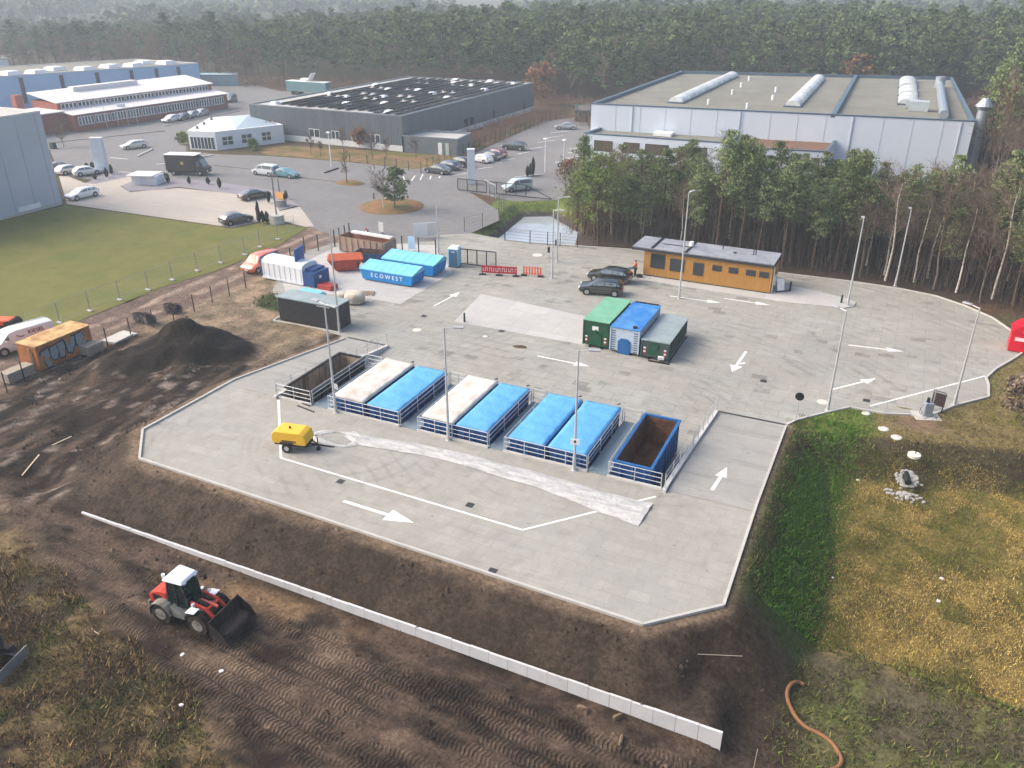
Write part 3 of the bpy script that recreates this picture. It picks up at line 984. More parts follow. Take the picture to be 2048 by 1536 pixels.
def railing(label, pts, zs, group, h=1.05, gap=1.4, rails=(1.05, 0.72, 0.38), r=0.024, parent=None):
    """Posts and tubes along a line of points; zs gives the height under a point."""
    z0 = zs if callable(zs) else (lambda y: zs)
    root = thing('railing', label, 'railing', (pts[0][0], pts[0][1], z0(pts[0][1])), 0, group)
    ox, oy, oz = root.location
    mb = MB()
    for a, b in zip(pts[:-1], pts[1:]):
        L_ = math.dist(a, b); k = max(1, round(L_ / gap))
        for j, rr in enumerate(rails):
            mb.cyl((a[0] - ox, a[1] - oy, z0(a[1]) - oz + rr), (b[0] - ox, b[1] - oy, z0(b[1]) - oz + rr), r, n=6)
        for i in range(k + (1 if b == pts[-1] else 0)):
            t = i / k; x, y = a[0] + (b[0] - a[0]) * t, a[1] + (b[1] - a[1]) * t
            if 'p' not in _post:
                q = MB(); q.cyl((0, 0, 0), (0, 0, 1.06), 0.028, n=6); q.box(-.07, .07, -.07, .07, 0, .012)
                o = q.build('post', STEEL, root); _post['p'] = o
            else:
                o = _post['p'].copy(); COL.objects.link(o); o.parent = root
            o.location = (x - ox, y - oy, z0(y) - oz); o.scale = (1, 1, h / 1.05)
    mb.build('rail', STEEL, root)
    return root


# ------------------------------------------------------------------ the eight containers below the deck
BLUE = mat('dark_blue_container_paint', c(26, 66, 120), 0.5, var=0.25, scale=2.5)
MIDB = mat('blue_container_paint', c(28, 92, 150), 0.5, var=0.2, scale=2)
RUST = two_tone('rusty_inner_steel', c(112, 76, 56), c(70, 52, 44), 1.6, lo=0.4, hi=0.62, detail=8)
GREYIN = two_tone('stained_inner_steel', c(150, 136, 120), c(96, 82, 68), 1.2, lo=0.42, hi=0.6, detail=8, stretch=(1, 1, .3))
TARPB = two_tone('blue_tarpaulin', c(82, 150, 204), c(98, 166, 214), 0.7, rough=0.6, lo=0.35, hi=0.65, bump=0.9, bscale=1.6, objvar=0.04)
TARPW = two_tone('dirty_white_tarpaulin', c(202, 199, 192), c(168, 154, 138), 0.8, rough=0.7, lo=0.48, hi=0.72, bump=0.5, bscale=2.0, objvar=0.03, stretch=(1, .6, 1))
BRNH = mat('dark_brown_hull', c(64, 56, 50), .6, var=.25, scale=2)
BLACK = mat('black_steel', c(30, 30, 32), 0.5, var=0.2, scale=4)
Y0, Y1 = 41.75, 48.35
ZR = 2.35                                              # rim of the containers
BAYS = [(-37.45, -35.1, None), (-33.1, -30.65, 'w'), (-30.3, -27.85, 'b'), (-25.95, -23.6, 'w'), (-23.35, -21.1, 'b'),
        (-19.55, -17.1, 'b'), (-16.8, -14.3, 'b'), (-12.55, -10.15, None)]
BL = ['open rusty container with a dark shell at the left end of the loading bays',
      'container under a dirty white lid beside the open rusty one, left pair',
      'container under a blue lid in the left pair, third bay from the left end',
      'container under a stained white lid in the middle pair of loading bays',
      'container under a blue lid in the middle pair, right of a white lid',
      'container under a blue lid, left one of the pair with two blue lids',
      'container under a blue lid, right one of the pair with two blue lids',
      'open blue container with rusty inside beside the right ramp wall']


def open_box(mb, x0, x1, y0, y1, z0, z1, t, mo, mi):
    """A tub with walls of thickness t: mo outside, mi inside."""
    P = lambda a, b, z: [(a, b)]
    o = [(x0, y0), (x1, y0), (x1, y1), (x0, y1)]; i = [(x0 + t, y0 + t), (x1 - t, y0 + t), (x1 - t, y1 - t), (x0 + t, y1 - t)]
    vs = [(*p, z0) for p in o] + [(*p, z1) for p in o] + [(*p, z1) for p in i] + [(*p, z0 + t) for p in i]
    mb.add(vs, [(k, (k + 1) % 4, 4 + (k + 1) % 4, 4 + k) for k in range(4)] + [(3, 2, 1, 0)], mo)
    mb.add(vs, [(4 + k, 4 + (k + 1) % 4, 8 + (k + 1) % 4, 8 + k) for k in range(4)], mo)
    mb.add(vs, [(8 + k, 8 + (k + 1) % 4, 12 + (k + 1) % 4, 12 + k) for k in range(4)] + [(12, 13, 14, 15)], mi)


def lid_mesh(x0, x1, y0, y1, z, rise, seed, nx_=10, ny_=26):
    rs = np.random.RandomState(seed)
    xs = np.linspace(x0, x1, nx_ + 1); ys = np.linspace(y0, y1, ny_ + 1)
    X, Y = np.meshgrid(xs, ys)
    u = (X - x0) / (x1 - x0); v = (Y - y0) / (y1 - y0)
    edge = np.minimum(1, np.minimum(np.minimum(u, 1 - u) * 14, np.minimum(v, 1 - v) * 30))
    Z = z + rise * np.sin(np.pi * u) ** 0.7 * edge + 0.09 * edge * (vnoise(X * 0.9 + seed, Y * 2.0 + X * .8, 1.0, 3) - 0.5)
    Z += 0.022 * edge * np.cos(v * 2 * np.pi * 6 + 1.5 * u)
    mb = MB()
    n1 = nx_ + 1
    vs = list(zip(X.ravel(), Y.ravel(), Z.ravel()))
    fs = [(j * n1 + i, j * n1 + i + 1, (j + 1) * n1 + i + 1, (j + 1) * n1 + i) for j in range(ny_) for i in range(nx_)]
    mb.add(vs, fs)
    ring = [j for j in range(n1)] + [j * n1 + nx_ for j in range(1, ny_ + 1)] + [ny_ * n1 + i for i in range(nx_ - 1, -1, -1)] + [j * n1 for j in range(ny_ - 1, 0, -1)]
    o = len(mb.v)
    mb.v += [(mb.v[k][0], mb.v[k][1], z - 0.14) for k in ring]
    m_ = len(ring)
    mb.f += [(ring[k], ring[(k + 1) % m_], o + (k + 1) % m_, o + k) for k in range(m_)]; mb.m += [0] * m_
    return mb


for i, ((x0, x1, lid), lab) in enumerate(zip(BAYS, BL)):
    cx, cy = (x0 + x1) / 2, (Y0 + Y1) / 2
    w2 = (x1 - x0) / 2 - 0.03; l2 = (Y1 - Y0) / 2
    root = thing('skip_container', lab, 'container', (cx, cy, 0), 0, 'containers below the unloading deck')
    zr = ZR if lid else (2.3 if i == 0 else 2.5)
    body = MB(); open_box(body, -w2, w2, -l2, l2, 0.2, zr, 0.08, 0, 1)
    body.build('hull', [BLUE if i else BRNH, GREYIN if i == 0 else RUST], root)
    rb = MB()
    for k in range(9):
        y = -l2 + 0.35 + k * (2 * l2 - 0.7) / 8
        for sgn in (-1, 1):
            rb.box(*sorted((sgn * (w2 + 0.002), sgn * (w2 + 0.08))), y - 0.05, y + 0.05, 0.3, zr - 0.12)
    for sgn in (-1, 1):
        for k in range(3):
            x = -w2 + 0.4 + k * (2 * w2 - 0.8) / 2
            rb.box(x - 0.05, x + 0.05, *sorted((sgn * (l2 + 0.002), sgn * (l2 + 0.07))), 0.3, zr - 0.12)
    rb.build('rib', [MIDB if i else BLACK], root)
    rm = MB()
    for sgn in (-1, 1):
        rm.box(*sorted((sgn * (w2 - 0.085), sgn * (w2 + 0.09))), -l2 - 0.08, l2 + 0.08, zr - 0.1, zr + 0.03)
        rm.box(-w2 + 0.09, w2 - 0.09, *sorted((sgn * (l2 - 0.085), sgn * (l2 + 0.08))), zr - 0.1, zr + 0.03)
    rm.build('rim', [MIDB if i == 7 else (BLUE if i else BLACK)], root)
    sk = MB()
    for sgn in (-1, 1):
        sk.box(sgn * 0.55 - 0.06, sgn * 0.55 + 0.06, -l2, l2, 0.0, 0.198)
    sk.build('skid', BLACK, root)
    if i == 7:
        db = MB()
        rs = random.Random(4)
        for k in range(14):
            db.obox(rs.uniform(-.8, .8), rs.uniform(-l2 + .5, -.3), 0.42 + 0.02 * k, rs.uniform(.3, .9), rs.uniform(.08, .3), 0.04, rs.uniform(0, 3))
        db.build('scrap_pile', two_tone('scrap', c(120, 72, 44), c(98, 92, 70), 1.5), root)
    if lid:
        lm = lid_mesh(-w2 - 0.06, w2 + 0.06, -l2 - 0.1, l2 + 0.1, zr + 0.17 + (0.10 if lid == 'w' else 0), 0.05, i * 7 + 3)
        lm.build('lid', TARPW if lid == 'w' else TARPB, root, smooth=True)
        ar = MB()
        ar.box(-w2, w2, l2 + 0.05, l2 + 0.12, zr + 0.0, zr + 0.12)
        ar.cyl((w2 - .25, l2 + .2, zr + .3), (w2 - .05, l2 + .2, zr + .38), 0.05)
        ar.build('lid_hinge', BLACK, root)

# ------------------------------------------------------------------ steel walkways between the bays
GRATE = mat('grey_blue_walkway_grating', c(122, 138, 146), 0.7, 0.1, var=0.08, scale=6, bump=0.3, bscale=40)
WK = [(-34.85, -33.4, 'first walkway from the left, beside the open rusty container'), (-27.55, -26.15, 'second walkway from the left, between the white lidded pairs'),
      (-20.85, -19.75, 'third walkway from the left, next to the all-blue pair'), (-14.05, -12.75, 'rightmost walkway, beside the open blue container')]
for k, (x0, x1, lab) in enumerate(WK):
    root = thing('walkway', 'grey grated steel walkway between containers, ' + lab, 'walkway', ((x0 + x1) / 2, 41.3, ZD), 0, 'walkways between the containers')
    h = (x1 - x0) / 2
    mb = MB(); mb.box(-h, h, 0.01, 7.1, -0.06, 0.02); mb.build('grating', GRATE, root)
    mb = MB()
    for sgn in (-1, 1):
        mb.box(sgn * (h - .05) - .05, sgn * (h - .05) + .05, 0.01, 7.1, -0.3, -0.064)
        for y in (1.2, 6.9):
            mb.box(sgn * (h - .06) - .05, sgn * (h - .06) + .05, y - .05, y + .05, -ZD, -0.3)
    mb.build('support_frame', STEEL, root)
# white upstands and railings along the deck edge
EDGES = [(-37.9, -34.85), (-33.4, -27.55), (-26.15, -20.85), (-19.75, -14.05), (-12.75, -9.35)]
mb = MB()
for a, b in EDGES:
    mb.box(a, b, 41.18, 41.36, ZD, ZD + 0.13)
struct(mb.build('deck_edge', CONC))
G1 = 'railings round the loading bays'
for (a, b), nm in zip(EDGES, ['open rusty container at the left end', 'left white and blue lidded pair', 'middle white and blue lidded pair', 'pair with two blue lids', 'open blue container on the right']):
    railing('white three-bar railing on the deck edge before the ' + nm, [(a + .05, 41.27), (b - .05, 41.27)], ZD + 0.12, G1, h=0.98, rails=(.98, .66, .34), gap=1.45)
side = [(-34.9, 'right side of the open rusty container'), (-33.3, 'left flank of the white lid, left pair'), (-27.6, 'right flank of the left lidded pair'), (-26.1, 'left flank of the middle lidded pair'),
        (-20.9, 'right flank of the middle lidded pair'), (-19.7, 'left flank of the all-blue pair'), (-14.1, 'right flank of the all-blue pair'), (-12.7, 'left flank of the open blue container')]
for x, nm in side:
    far = 48.2 if 'left flank' in nm else 48.35
    railing('white three-bar walkway railing along the ' + nm, [(x, 41.5), (x, far)], ZD + 0.02, G1, gap=2.2)
for (x0, x1, lab), nm in zip(WK, ('first', 'second', 'third', 'fourth')):
    railing('short railing closing the yard end of the %s walkway from the left' % nm, [(x0 + .08, 48.38), (x1 - .08, 48.38)], ZD + 0.02, G1, gap=0.8)
# ramp walls with railings
for x, xe, nm in ((-37.92, -37.55, 'left'), (-9.15, -9.0, 'right')):
    root = thing('ramp_wall', 'tapering white concrete wall along the %s ramp' % nm, 'wall', (x, 41.0, 0))
    mb = MB(); vs, fs = [], []
    for i, y in enumerate([41.0, 42.2, 44, 46, 48, 50, 52, 54, 55.3]):
        t = (y - 41) / 14.3; xx = (xe - x) * t; z = float(ramp_z(y)) + 0.2
        vs += [(xx - .12, y - 41, -.3), (xx + .12, y - 41, -.3), (xx + .12, y - 41, z), (xx - .12, y - 41, z)]
    for i in range(8):
        o = 4 * i
        fs += [(o + k, o + (k + 1) % 4, o + 4 + (k + 1) % 4, o + 4 + k) for k in range(4)]
    fs += [(3, 2, 1, 0), (32, 33, 34, 35)]
    mb.add(vs, fs); mb.build('wall', CONC, root)
    railing('thin grey railing on top of the %s ramp wall' % nm, [(x, 41.2), (x + (xe - x) * .5, 48), (xe, 55.2)], lambda y: float(ramp_z(y)) + 0.2, 'ramp railings', gap=1.6, r=0.014, h=1.0)

# ------------------------------------------------------------------ lamp posts
LAMPG = mat('lamp_housing_grey', c(170, 172, 174), 0.4, 0.3, var=0.05)
POLEM = mat('galvanised_pole', c(186, 190, 192), 0.45, 0.4, var=0.06)
def lamp(px, py, z, h, az, label, group='lamp posts of the recycling yard', heads=1, arm=0.7, sign=None):
    g = gp(px, py, z)
    root = thing('lamp_post', label, 'lamp post', g, az, group)
    mb = MB(); mb.cyl((0, 0, 0), (0, 0, h), 0.095, 0.05, n=10); mb.build('pole', POLEM, root, smooth=False)
    mb = MB(); mb.cyl((0, 0, 0), (0, 0, 0.9), 0.12, 0.115, n=10); mb.cyl((0, 0, 0), (0, 0, .03), .22, n=10); mb.build('base', POLEM, root)
    if heads:
        mb = MB()
        for s_ in ([1] if heads == 1 else [1, -1]):
            mb.cyl((0, 0, h - 0.06), (s_ * arm, 0, h + 0.05), 0.03, n=6)
        mb.build('arm', POLEM, root)
        for s_ in ([1] if heads == 1 else [1, -1]):
            q = MB(); q.prism([(s_ * (arm - .1), -.13), (s_ * (arm + .55), -.16), (s_ * (arm + .55), .16), (s_ * (arm - .1), .13)][::s_], h + 0.0, h + 0.10)
            q.build('lamp_head', LAMPG, root, bevel=0.02)
    if sign:
        q = MB(); q.box(-.28, .28, -.16, -.13, sign - .2, sign + .2); q.build('sign_plate', mat('white_plate', c(232, 232, 230), 0.5, var=0.03), root)
        q = MB(); q.box(-.06, .06, -.166, -.161, sign - .08, sign + .1); q.build('pictogram', BLACK, root)
    return root
lamp(1148, 940, ZD, 8.1, 0.3, 'lamp post on the deck in front of the two blue lids with a small sign', sign=2.1)
lamp(897, 880, ZD, 8.0, 0.3, 'lamp post on the deck before the middle pair of lidded containers')
lamp(672, 825, ZD, 8.1, 2.9, 'lamp post on the deck beside the open rusty container, box on its shaft', heads=2, sign=2.0)
lamp(1655, 820, 0, 7.9, 2.6, 'lamp post at the meadow corner beside the round black sign')
lamp(1908, 810, 0, 7.8, 2.6, 'lamp post by the air pump in the right corner of the yard')
lamp(1695, 610, 0.09, 8.4, 1.7, 'pole with a white round head at the tip of the cabin island')
lamp(1790, 572, 0, 7.9, 1.7, 'lamp post on the far kerb against the dark plantation')
lamp(1358, 597, 0, 10.6, 1.2, 'tall pole in front of the timber cabin', heads=1, arm=.3)
lamp(1104, 557, 0, 7.4, 0.0, 'slim lamp post beside the red and white barriers')
lamp(1114, 524, 0, 7.3, 0.4, 'slim lamp post by the pond at the yard entrance')
lamp(877, 508, 0, 5.6, 0.2, 'slim grey pole next to the blue toilet cabin', heads=0)
lamp(679, 664, 0, 9.6, 0.2, 'tall pole behind the corner of the black container', heads=0)

# ------------------------------------------------------------------ yard: roll-off containers
GREEN_D = mat('dark_green_paint', c(22, 74, 48), 0.5, var=0.2, scale=2)
GREEN_L = two_tone('faded_green_roof', c(98, 150, 124), c(112, 164, 134), 0.8, rough=0.5, lo=.4, hi=.65, bump=.3, bscale=3)
GREYG = mat('dark_grey_green_paint', c(58, 76, 72), 0.5, var=0.15, scale=2)
GREYL = two_tone('grey_metal_roof', c(132, 146, 148), c(150, 162, 164), 0.6, rough=0.45, lo=.4, hi=.65, bump=.25, bscale=2)
LBLUE = mat('light_grey_blue_paint', c(176, 190, 206), 0.5, var=0.12, scale=3)
ROOFB = two_tone('worn_blue_roof', c(40, 112, 186), c(86, 142, 190), 0.7, rough=0.5, lo=.42, hi=.62, detail=8)
HAZR, HAZW = mat('hazard_red', c(170, 40, 40), 0.5), mat('hazard_white', c(226, 226, 222), 0.5)


def rolloff(name, label, x0, x1, y0, y1, h, body, roof, ribs=9, rise=0.0, hook=True, hazard=True, group=None, ribm=None):
    """Closed roll-off container, near end facing -y."""
    cx, cy = (x0 + x1) / 2, (y0 + y1) / 2
    w, l = (x1 - x0) / 2, (y1 - y0) / 2
    root = thing(name, label, 'container', (cx, cy, 0), 0, group)
    mb = MB(); mb.box(-w + .08, w - .08, -l + .06, l - .06, .22, h); mb.build('body', body, root, bevel=.02)
    for s_ in (-1, 1):
        rb = MB()
        for k in range(ribs):
            y = -l + .25 + k * (2 * l - .5) / (ribs - 1)
            rb.box(*sorted((s_ * (w - .078), s_ * w)), y - .05, y + .05, .25, h - .1)
        rb.box(s_ * (w - .05) - .05, s_ * (w - .05) + .05, -l - .01, -l + .1, .2, h + .02)
        rb.build('rib', ribm or body, root)
    rf = MB()
    vs = []
    for y in (-l - .03, l + .03):
        vs += [(-w - .02, y, h + .005), (w + .02, y, h + .005), (w + .02, y, h + .07), (w * .5, y, h + .07 + rise * .8), (0, y, h + .07 + rise), (-w * .5, y, h + .07 + rise * .8), (-w - .02, y, h + .07)]
    rf.add(vs, [(i, (i + 1) % 7, 7 + (i + 1) % 7, 7 + i) for i in range(7)] + [(6, 5, 4, 3, 2, 1, 0), tuple(range(7, 14))])
    rf.build('roof', roof, root)
    sk = MB()
    for s_ in (-1, 1):
        sk.box(s_ * .53 - .06, s_ * .53 + .06, -l, l, 0.02, .218)
        sk.cyl((s_ * .8 - .1, l - .5, .16), (s_ * .8 + .1, l - .5, .16), .14, n=10)
    sk.build('skid', BLACK, root)
    if hook:
        hk = MB(); hk.box(-.5, .5, -l + .0, -l + .055, .3, h * .55); hk.box(-.08, .08, -l - .06, -l + .05, h * .55, h * .7); hk.build('hook_frame', body, root)
    if hazard:
        for s_ in (-1, 1):
            hz = MB()
            for k in range(4):
                z = .45 + k * .16
                hz.box(s_ * (w - .32) - .1, s_ * (w - .32) + .1, -l + .03, -l + .052, z, z + .13, m=k % 2)
            hz.build('hazard_marking', [HAZR, HAZW], root)
    return root


GR = 'closed containers in the middle of the yard'
r1 = rolloff('green_container', 'dark green container with a pale green roof, left of the three in the yard', -22.3, -19.95, 62.6, 68.7, 2.45, GREEN_D, GREEN_L, group=GR)
mb = MB(); mb.box(-.35, .2, -3.02, -2.995, 1.62, 2.0); mb.build('label_plate', HAZW, r1)
r2 = rolloff('blue_container', 'blue and white container with a worn blue roof, middle of the three', -19.8, -17.2, 62.4, 68.9, 2.3, LBLUE, ROOFB, group=GR, hook=False, ribm=LBLUE, hazard=False)
mb = MB(); mb.profile([(-.55, .02), (.55, .02), (.55, 1.15), (.3, 1.4), (-.3, 1.4), (-.55, 1.15)], -3.29, -3.2); mb.build('hatch', MIDB, r2)
mb = MB()
for s_ in (-1, 1):
    for k in range(9):
        mb.box(s_ * .98 - .18, s_ * .98 + .18, -3.225, -3.192, .3 + k * .21, .36 + k * .21)
mb.build('vent_slot', GREYG, r2)
mb = MB(); mb.cyl((.75, -2.8, 2.37), (.75, -2.8, 2.5), .2, n=12); mb.build('filler_cap', BLACK, r2)
mb = MB(); mb.box(-1.1, 1.1, 3.1, 3.3, 2.38, 2.45); mb.build('end_rail', BLACK, r2)
r3 = rolloff('grey_container', 'low dark grey container with a grey sheet roof, right of the three', -17.0, -14.6, 62.3, 68.6, 1.65, GREYG, GREYL, group=GR, rise=0.06)
mb = MB(); mb.box(-.55, .3, -3.16, -3.09, .45, 1.45); mb.build('door', GREEN_D, r3)
mb = MB(); mb.obox(.6, -3.2, .35, .5, .3, .25, .3); mb.build('latch_box', HAZW, r3)
mb = MB(); mb.box(1.24, 1.3, -3.4, 3.0, .02, .12); mb.box(-.4, 1.4, -3.55, -3.45, .02, .12); t = mb.build('support_rail', BLACK)
t.location = (-15.8, 65.45, 0); tag(t, 'low steel rail on the paving along the grey container', 'rail')

# ------------------------------------------------------------------ containers on the pad at the left
ECO = mat('bright_blue_paint', c(22, 132, 200), 0.5, var=0.12, scale=2)
ECOT = two_tone('bright_blue_tarpaulin', c(104, 178, 208), c(126, 194, 220), 0.7, rough=0.5, lo=.35, hi=.65, bump=.4, bscale=2, objvar=0.03)


def tub(name, label, loc, rz, L_, Wd, h, body, tarp=None, group=None, taper=.25, inner=None, ridge=.45, legs=True):
    """Open or covered skip with sloping ends; long side faces -y."""
    root = thing(name, label, 'container', loc, rz, group)
    l, w = L_ / 2, Wd / 2
    def ring(z, dl, dw=0): return [(-l + dl, -w + dw, z), (l - dl, -w + dw, z), (l - dl, w - dw, z), (-l + dl, w - dw, z)]
    mb = MB(); t = .06
    vs = ring(.15, taper, .06) + ring(h, 0) + ring(h, t, t) + ring(.22, taper + t, .06 + t)
    mb.add(vs, [(k, (k + 1) % 4, 4 + (k + 1) % 4, 4 + k) for k in range(4)] + [(3, 2, 1, 0)] + [(4 + k, 4 + (k + 1) % 4, 8 + (k + 1) % 4, 8 + k) for k in range(4)], 0)
    mb.add(vs, [(8 + k, 8 + (k + 1) % 4, 12 + (k + 1) % 4, 12 + k) for k in range(4)] + [(12, 13, 14, 15)], 1)
    mb.build('tub', [body, inner or RUST], root)
    rbs = {-1: MB(), 1: MB()}
    n = max(3, int(L_ / .8))
    for k in range(n):
        x = -l + taper + .2 + k * (L_ - 2 * taper - .4) / (n - 1)
        for s_ in (-1, 1):
            rbs[s_].hexa([(x - .04, s_ * (w - .05), .18), (x + .04, s_ * (w - .05), .18), (x + .04, s_ * (w + .03), .18), (x - .04, s_ * (w + .03), .18),
                     (x - .04, s_ * (w - .01), h - .02), (x + .04, s_ * (w - .01), h - .02), (x + .04, s_ * (w + .07), h - .02), (x - .04, s_ * (w + .07), h - .02)])
    for s_ in (-1, 1):
        for k in range(3):
            y = -w + .3 + k * (Wd - .6) / 2
            rbs[s_].hexa([(s_ * (l - taper - .02), y - .05, .18), (s_ * (l - taper + .07), y - .05, .18), (s_ * (l - taper + .07), y + .05, .18), (s_ * (l - taper - .02), y + .05, .18),
                     (s_ * (l - .02), y - .05, h - .02), (s_ * (l + .07), y - .05, h - .02), (s_ * (l + .07), y + .05, h - .02), (s_ * (l - .02), y + .05, h - .02)])
    if group != 'skips with bright blue tarpaulins':
        for s_ in (-1, 1): rbs[s_].build('rib', body, root)
    else:
        rb2 = MB()
        for k in range(4):
            y = -w + .2 + k * (Wd - .4) / 3
            rb2.hexa([(l - taper - .02, y - .05, .18), (l - taper + .1, y - .05, .18), (l - taper + .1, y + .05, .18), (l - taper - .02, y + .05, .18),
                      (l - .02, y - .05, h - .02), (l + .1, y - .05, h - .02), (l + .1, y + .05, h - .02), (l - .02, y + .05, h - .02)])
        rb2.build('end_ribbing', body, root)
    if legs:
        sk = MB()
        for s_ in (-1, 1):
            sk.box(-l + taper + .1, l - taper - .1, s_ * .5 - .06, s_ * .5 + .06, 0.01, .148)
            sk.cyl((s_ * (l - taper - .3), -.75, .13), (s_ * (l - taper - .3), .75, .13), .1, n=8)
        sk.build('skid', BLACK, root)
    if tarp:
        nn = 14
        vs, fs = [], []
        for j in range(nn + 1):
            y = -w - .06 + j * (Wd + .12) / nn
            v = j / nn
            zz = h + .05 + ridge * (v / .8 if v < .8 else (1 - v) / .2)
            for i in range(17):
                x = -l - .06 + i * (L_ + .12) / 16
                dz = .035 * (vnoise(np.array(x * 1.2 + loc[0]), np.array(y * 1.5), 1, 2) - .5)
                vs.append((x, y, zz + float(dz) - .03 * math.sin(i * math.pi / 2) ** 2))
        for j in range(nn):
            for i in range(16):
                fs.append((j * 17 + i, j * 17 + i + 1, (j + 1) * 17 + i + 1, (j + 1) * 17 + i))
        mb = MB(); mb.add(vs, fs)
        for i in (0, 16):
            mb.add([vs[j * 17 + i] for j in range(nn + 1)] + [(vs[i][0], -w, h - .02), (vs[i][0], w, h - .02)], [tuple(list(range(nn + 1)) + [nn + 2, nn + 1])])
        for j in (0, nn):
            a, b = vs[j * 17], vs[j * 17 + 16]
            mb.add([a, b, (b[0], b[1], h - .06), (a[0], a[1], h - .06)], [(0, 1, 2, 3)])
        mb.build('tarpaulin', tarp, root)
    return root


EG = 'skips with bright blue tarpaulins'
e1 = tub('tarp_container', 'bright blue skip with a tarpaulin and big white letters on its side', (-46.6, 70.45, 0), 0, 6.4, 2.6, 1.25, ECO, ECOT, EG)
text('lettering', 'ECOWEST', 0.62, mat('white_letters', c(240, 242, 244), 0.5, var=.02), e1, (0.1, -1.345, .74), (math.pi / 2, 0, 0), .006, 1.55)
tub('tarp_container', 'bright blue skip with a tarpaulin behind the lettered one, no letters', (-46.2, 74.2, 0), 0, 6.5, 2.8, 1.35, ECO, ECOT, EG)
ORS = mat('rust_orange_paint', c(176, 82, 48), 0.6, var=0.2, scale=2)
g = gp(700, 545)
root = thing('orange_skip', 'orange rusty covered skip between the white compactor and the blue tarpaulins', 'skip', (-53.2, 71.4, 0), R(35))
mb = MB()
mb.hexa([(-1.1, -.8, .12), (1.1, -.8, .12), (1.1, .8, .12), (-1.1, .8, .12), (-1.9, -1.0, 1.35), (1.9, -1.0, 1.35), (1.9, 1.0, 1.35), (-1.9, 1.0, 1.35)])
mb.build('tub', mat('red_orange_paint', c(186, 72, 56), .6, var=.2, scale=2), root)
mb = MB(); vs = [(-1.95, -1.05, 1.36), (1.95, -1.05, 1.36), (1.95, 1.05, 1.36), (-1.95, 1.05, 1.36), (-1.7, 0, 1.85), (1.7, 0, 1.85)]
mb.add(vs, [(0, 1, 5, 4), (2, 3, 4, 5), (1, 2, 5), (3, 0, 4), (3, 2, 1, 0)]); mb.build('lid', ORS, root)
mb = MB(); mb.box(-1.4, -1.25, -1.04, -.85, .5, 1.1); mb.box(1.25, 1.4, -1.04, -.85, .5, 1.1); mb.build('lifting_lug', BLACK, root)
tub('blue_skip', 'small dark blue open skip behind the orange skip', (-52.2, 74.8, 0), R(10), 3.4, 1.8, 1.2, mat('dull_blue_paint', c(34, 76, 116), .55, var=.2, scale=3), None, None, .7, RUST)
t_ = tub('scrap_container', 'long open rusty container with pale rim at the back of the pad', (-54.4, 77.4, 0), R(-3), 6.6, 2.4, 1.9, mat('faded_rust_brown', c(150, 128, 112), .7, var=.25, scale=2), None, None, .05, mat('rusty_inside', c(150, 106, 84), .8, var=.3, scale=2))
mb = MB(); mb.box(-2.6, 3.0, .4, 1.0, 1.92, 2.12); mb.build('rolled_tarpaulin', HAZW, t_)
# white rounded roll-off with blue compactor head
WHT = mat('white_container_paint', c(214, 218, 222), 0.5, var=0.06, scale=3)
root = thing('compactor_container', 'white ribbed compactor container with a blue press head and raised blue flap', 'container', (-56.1, 66.2, 0), R(-3))
mb = MB()
prof = [(-1.2, .25), (1.2, .25), (1.22, 1.85), (1.12, 2.08), (.7, 2.25), (0, 2.32), (-.7, 2.25), (-1.12, 2.08), (-1.22, 1.85)]
vs = [(-3.3, p[0], p[1]) for p in prof] + [(2.2, p[0], p[1]) for p in prof]
mb.add(vs, [(i, (i + 1) % 9, 9 + (i + 1) % 9, 9 + i) for i in range(9)] + [tuple(range(8, -1, -1)), tuple(range(9, 18))]); mb.build('body', WHT, root)
mb = MB()
for k in range(8):
    x = -3.1 + k * .72
    for s_ in (-1, 1):
        mb.hexa([(x, s_ * 1.2, .3), (x + .06, s_ * 1.2, .3), (x + .06, s_ * 1.235, .3), (x, s_ * 1.235, .3), (x, s_ * 1.222, 1.84), (x + .06, s_ * 1.222, 1.84), (x + .06, s_ * 1.25, 1.84), (x, s_ * 1.25, 1.84)])
mb.box(-3.35, 2.2, -1.3, 1.3, .1, .248)
mb.build('rib', mat('grey_white_ribs', c(196, 200, 204), .5), root)
mb = MB(); mb.box(2.22, 3.7, -1.2, 1.2, .12, 1.55); mb.box(1.4, 3.2, -.7, 1.15, 1.552, 1.75); mb.build('press_head', BLUE, root)
mb = MB(); mb.obox(.7, .3, 2.75, .12, 2.0, 1.6, R(15)); mb.build('raised_flap', MIDB, root)
mb = MB(); mb.obox(.765, .2, 2.7, .01, .35, .45, R(15)); mb.obox(3.71, -.2, 1.0, .02, .35, .3, 0); mb.build('sign_plate', HAZW, root)
mb = MB(); mb.cyl((-3.4, -1.25, .4), (-3.4, -1.25, 2.3), .05); mb.cyl((-3.4, 1.25, .4), (-3.4, 1.25, 2.3), .05); mb.cyl((-3.4, -1.25, 2.3), (-3.4, 1.25, 2.3), .05); mb.build('end_frame', MIDB, root)
mb = MB(); mb.prism([(-.9, -.5), (.9, -.6), (1.0, .5), (-.8, .6)], 0, .5); o = mb.build('tool_box', mat('dull_red', c(150, 50, 48), .6, var=.2), None, bevel=.06)
o.location = gp(655, 577); tag(o, 'small dull red box on the paving at the corner of the white compactor', 'box')
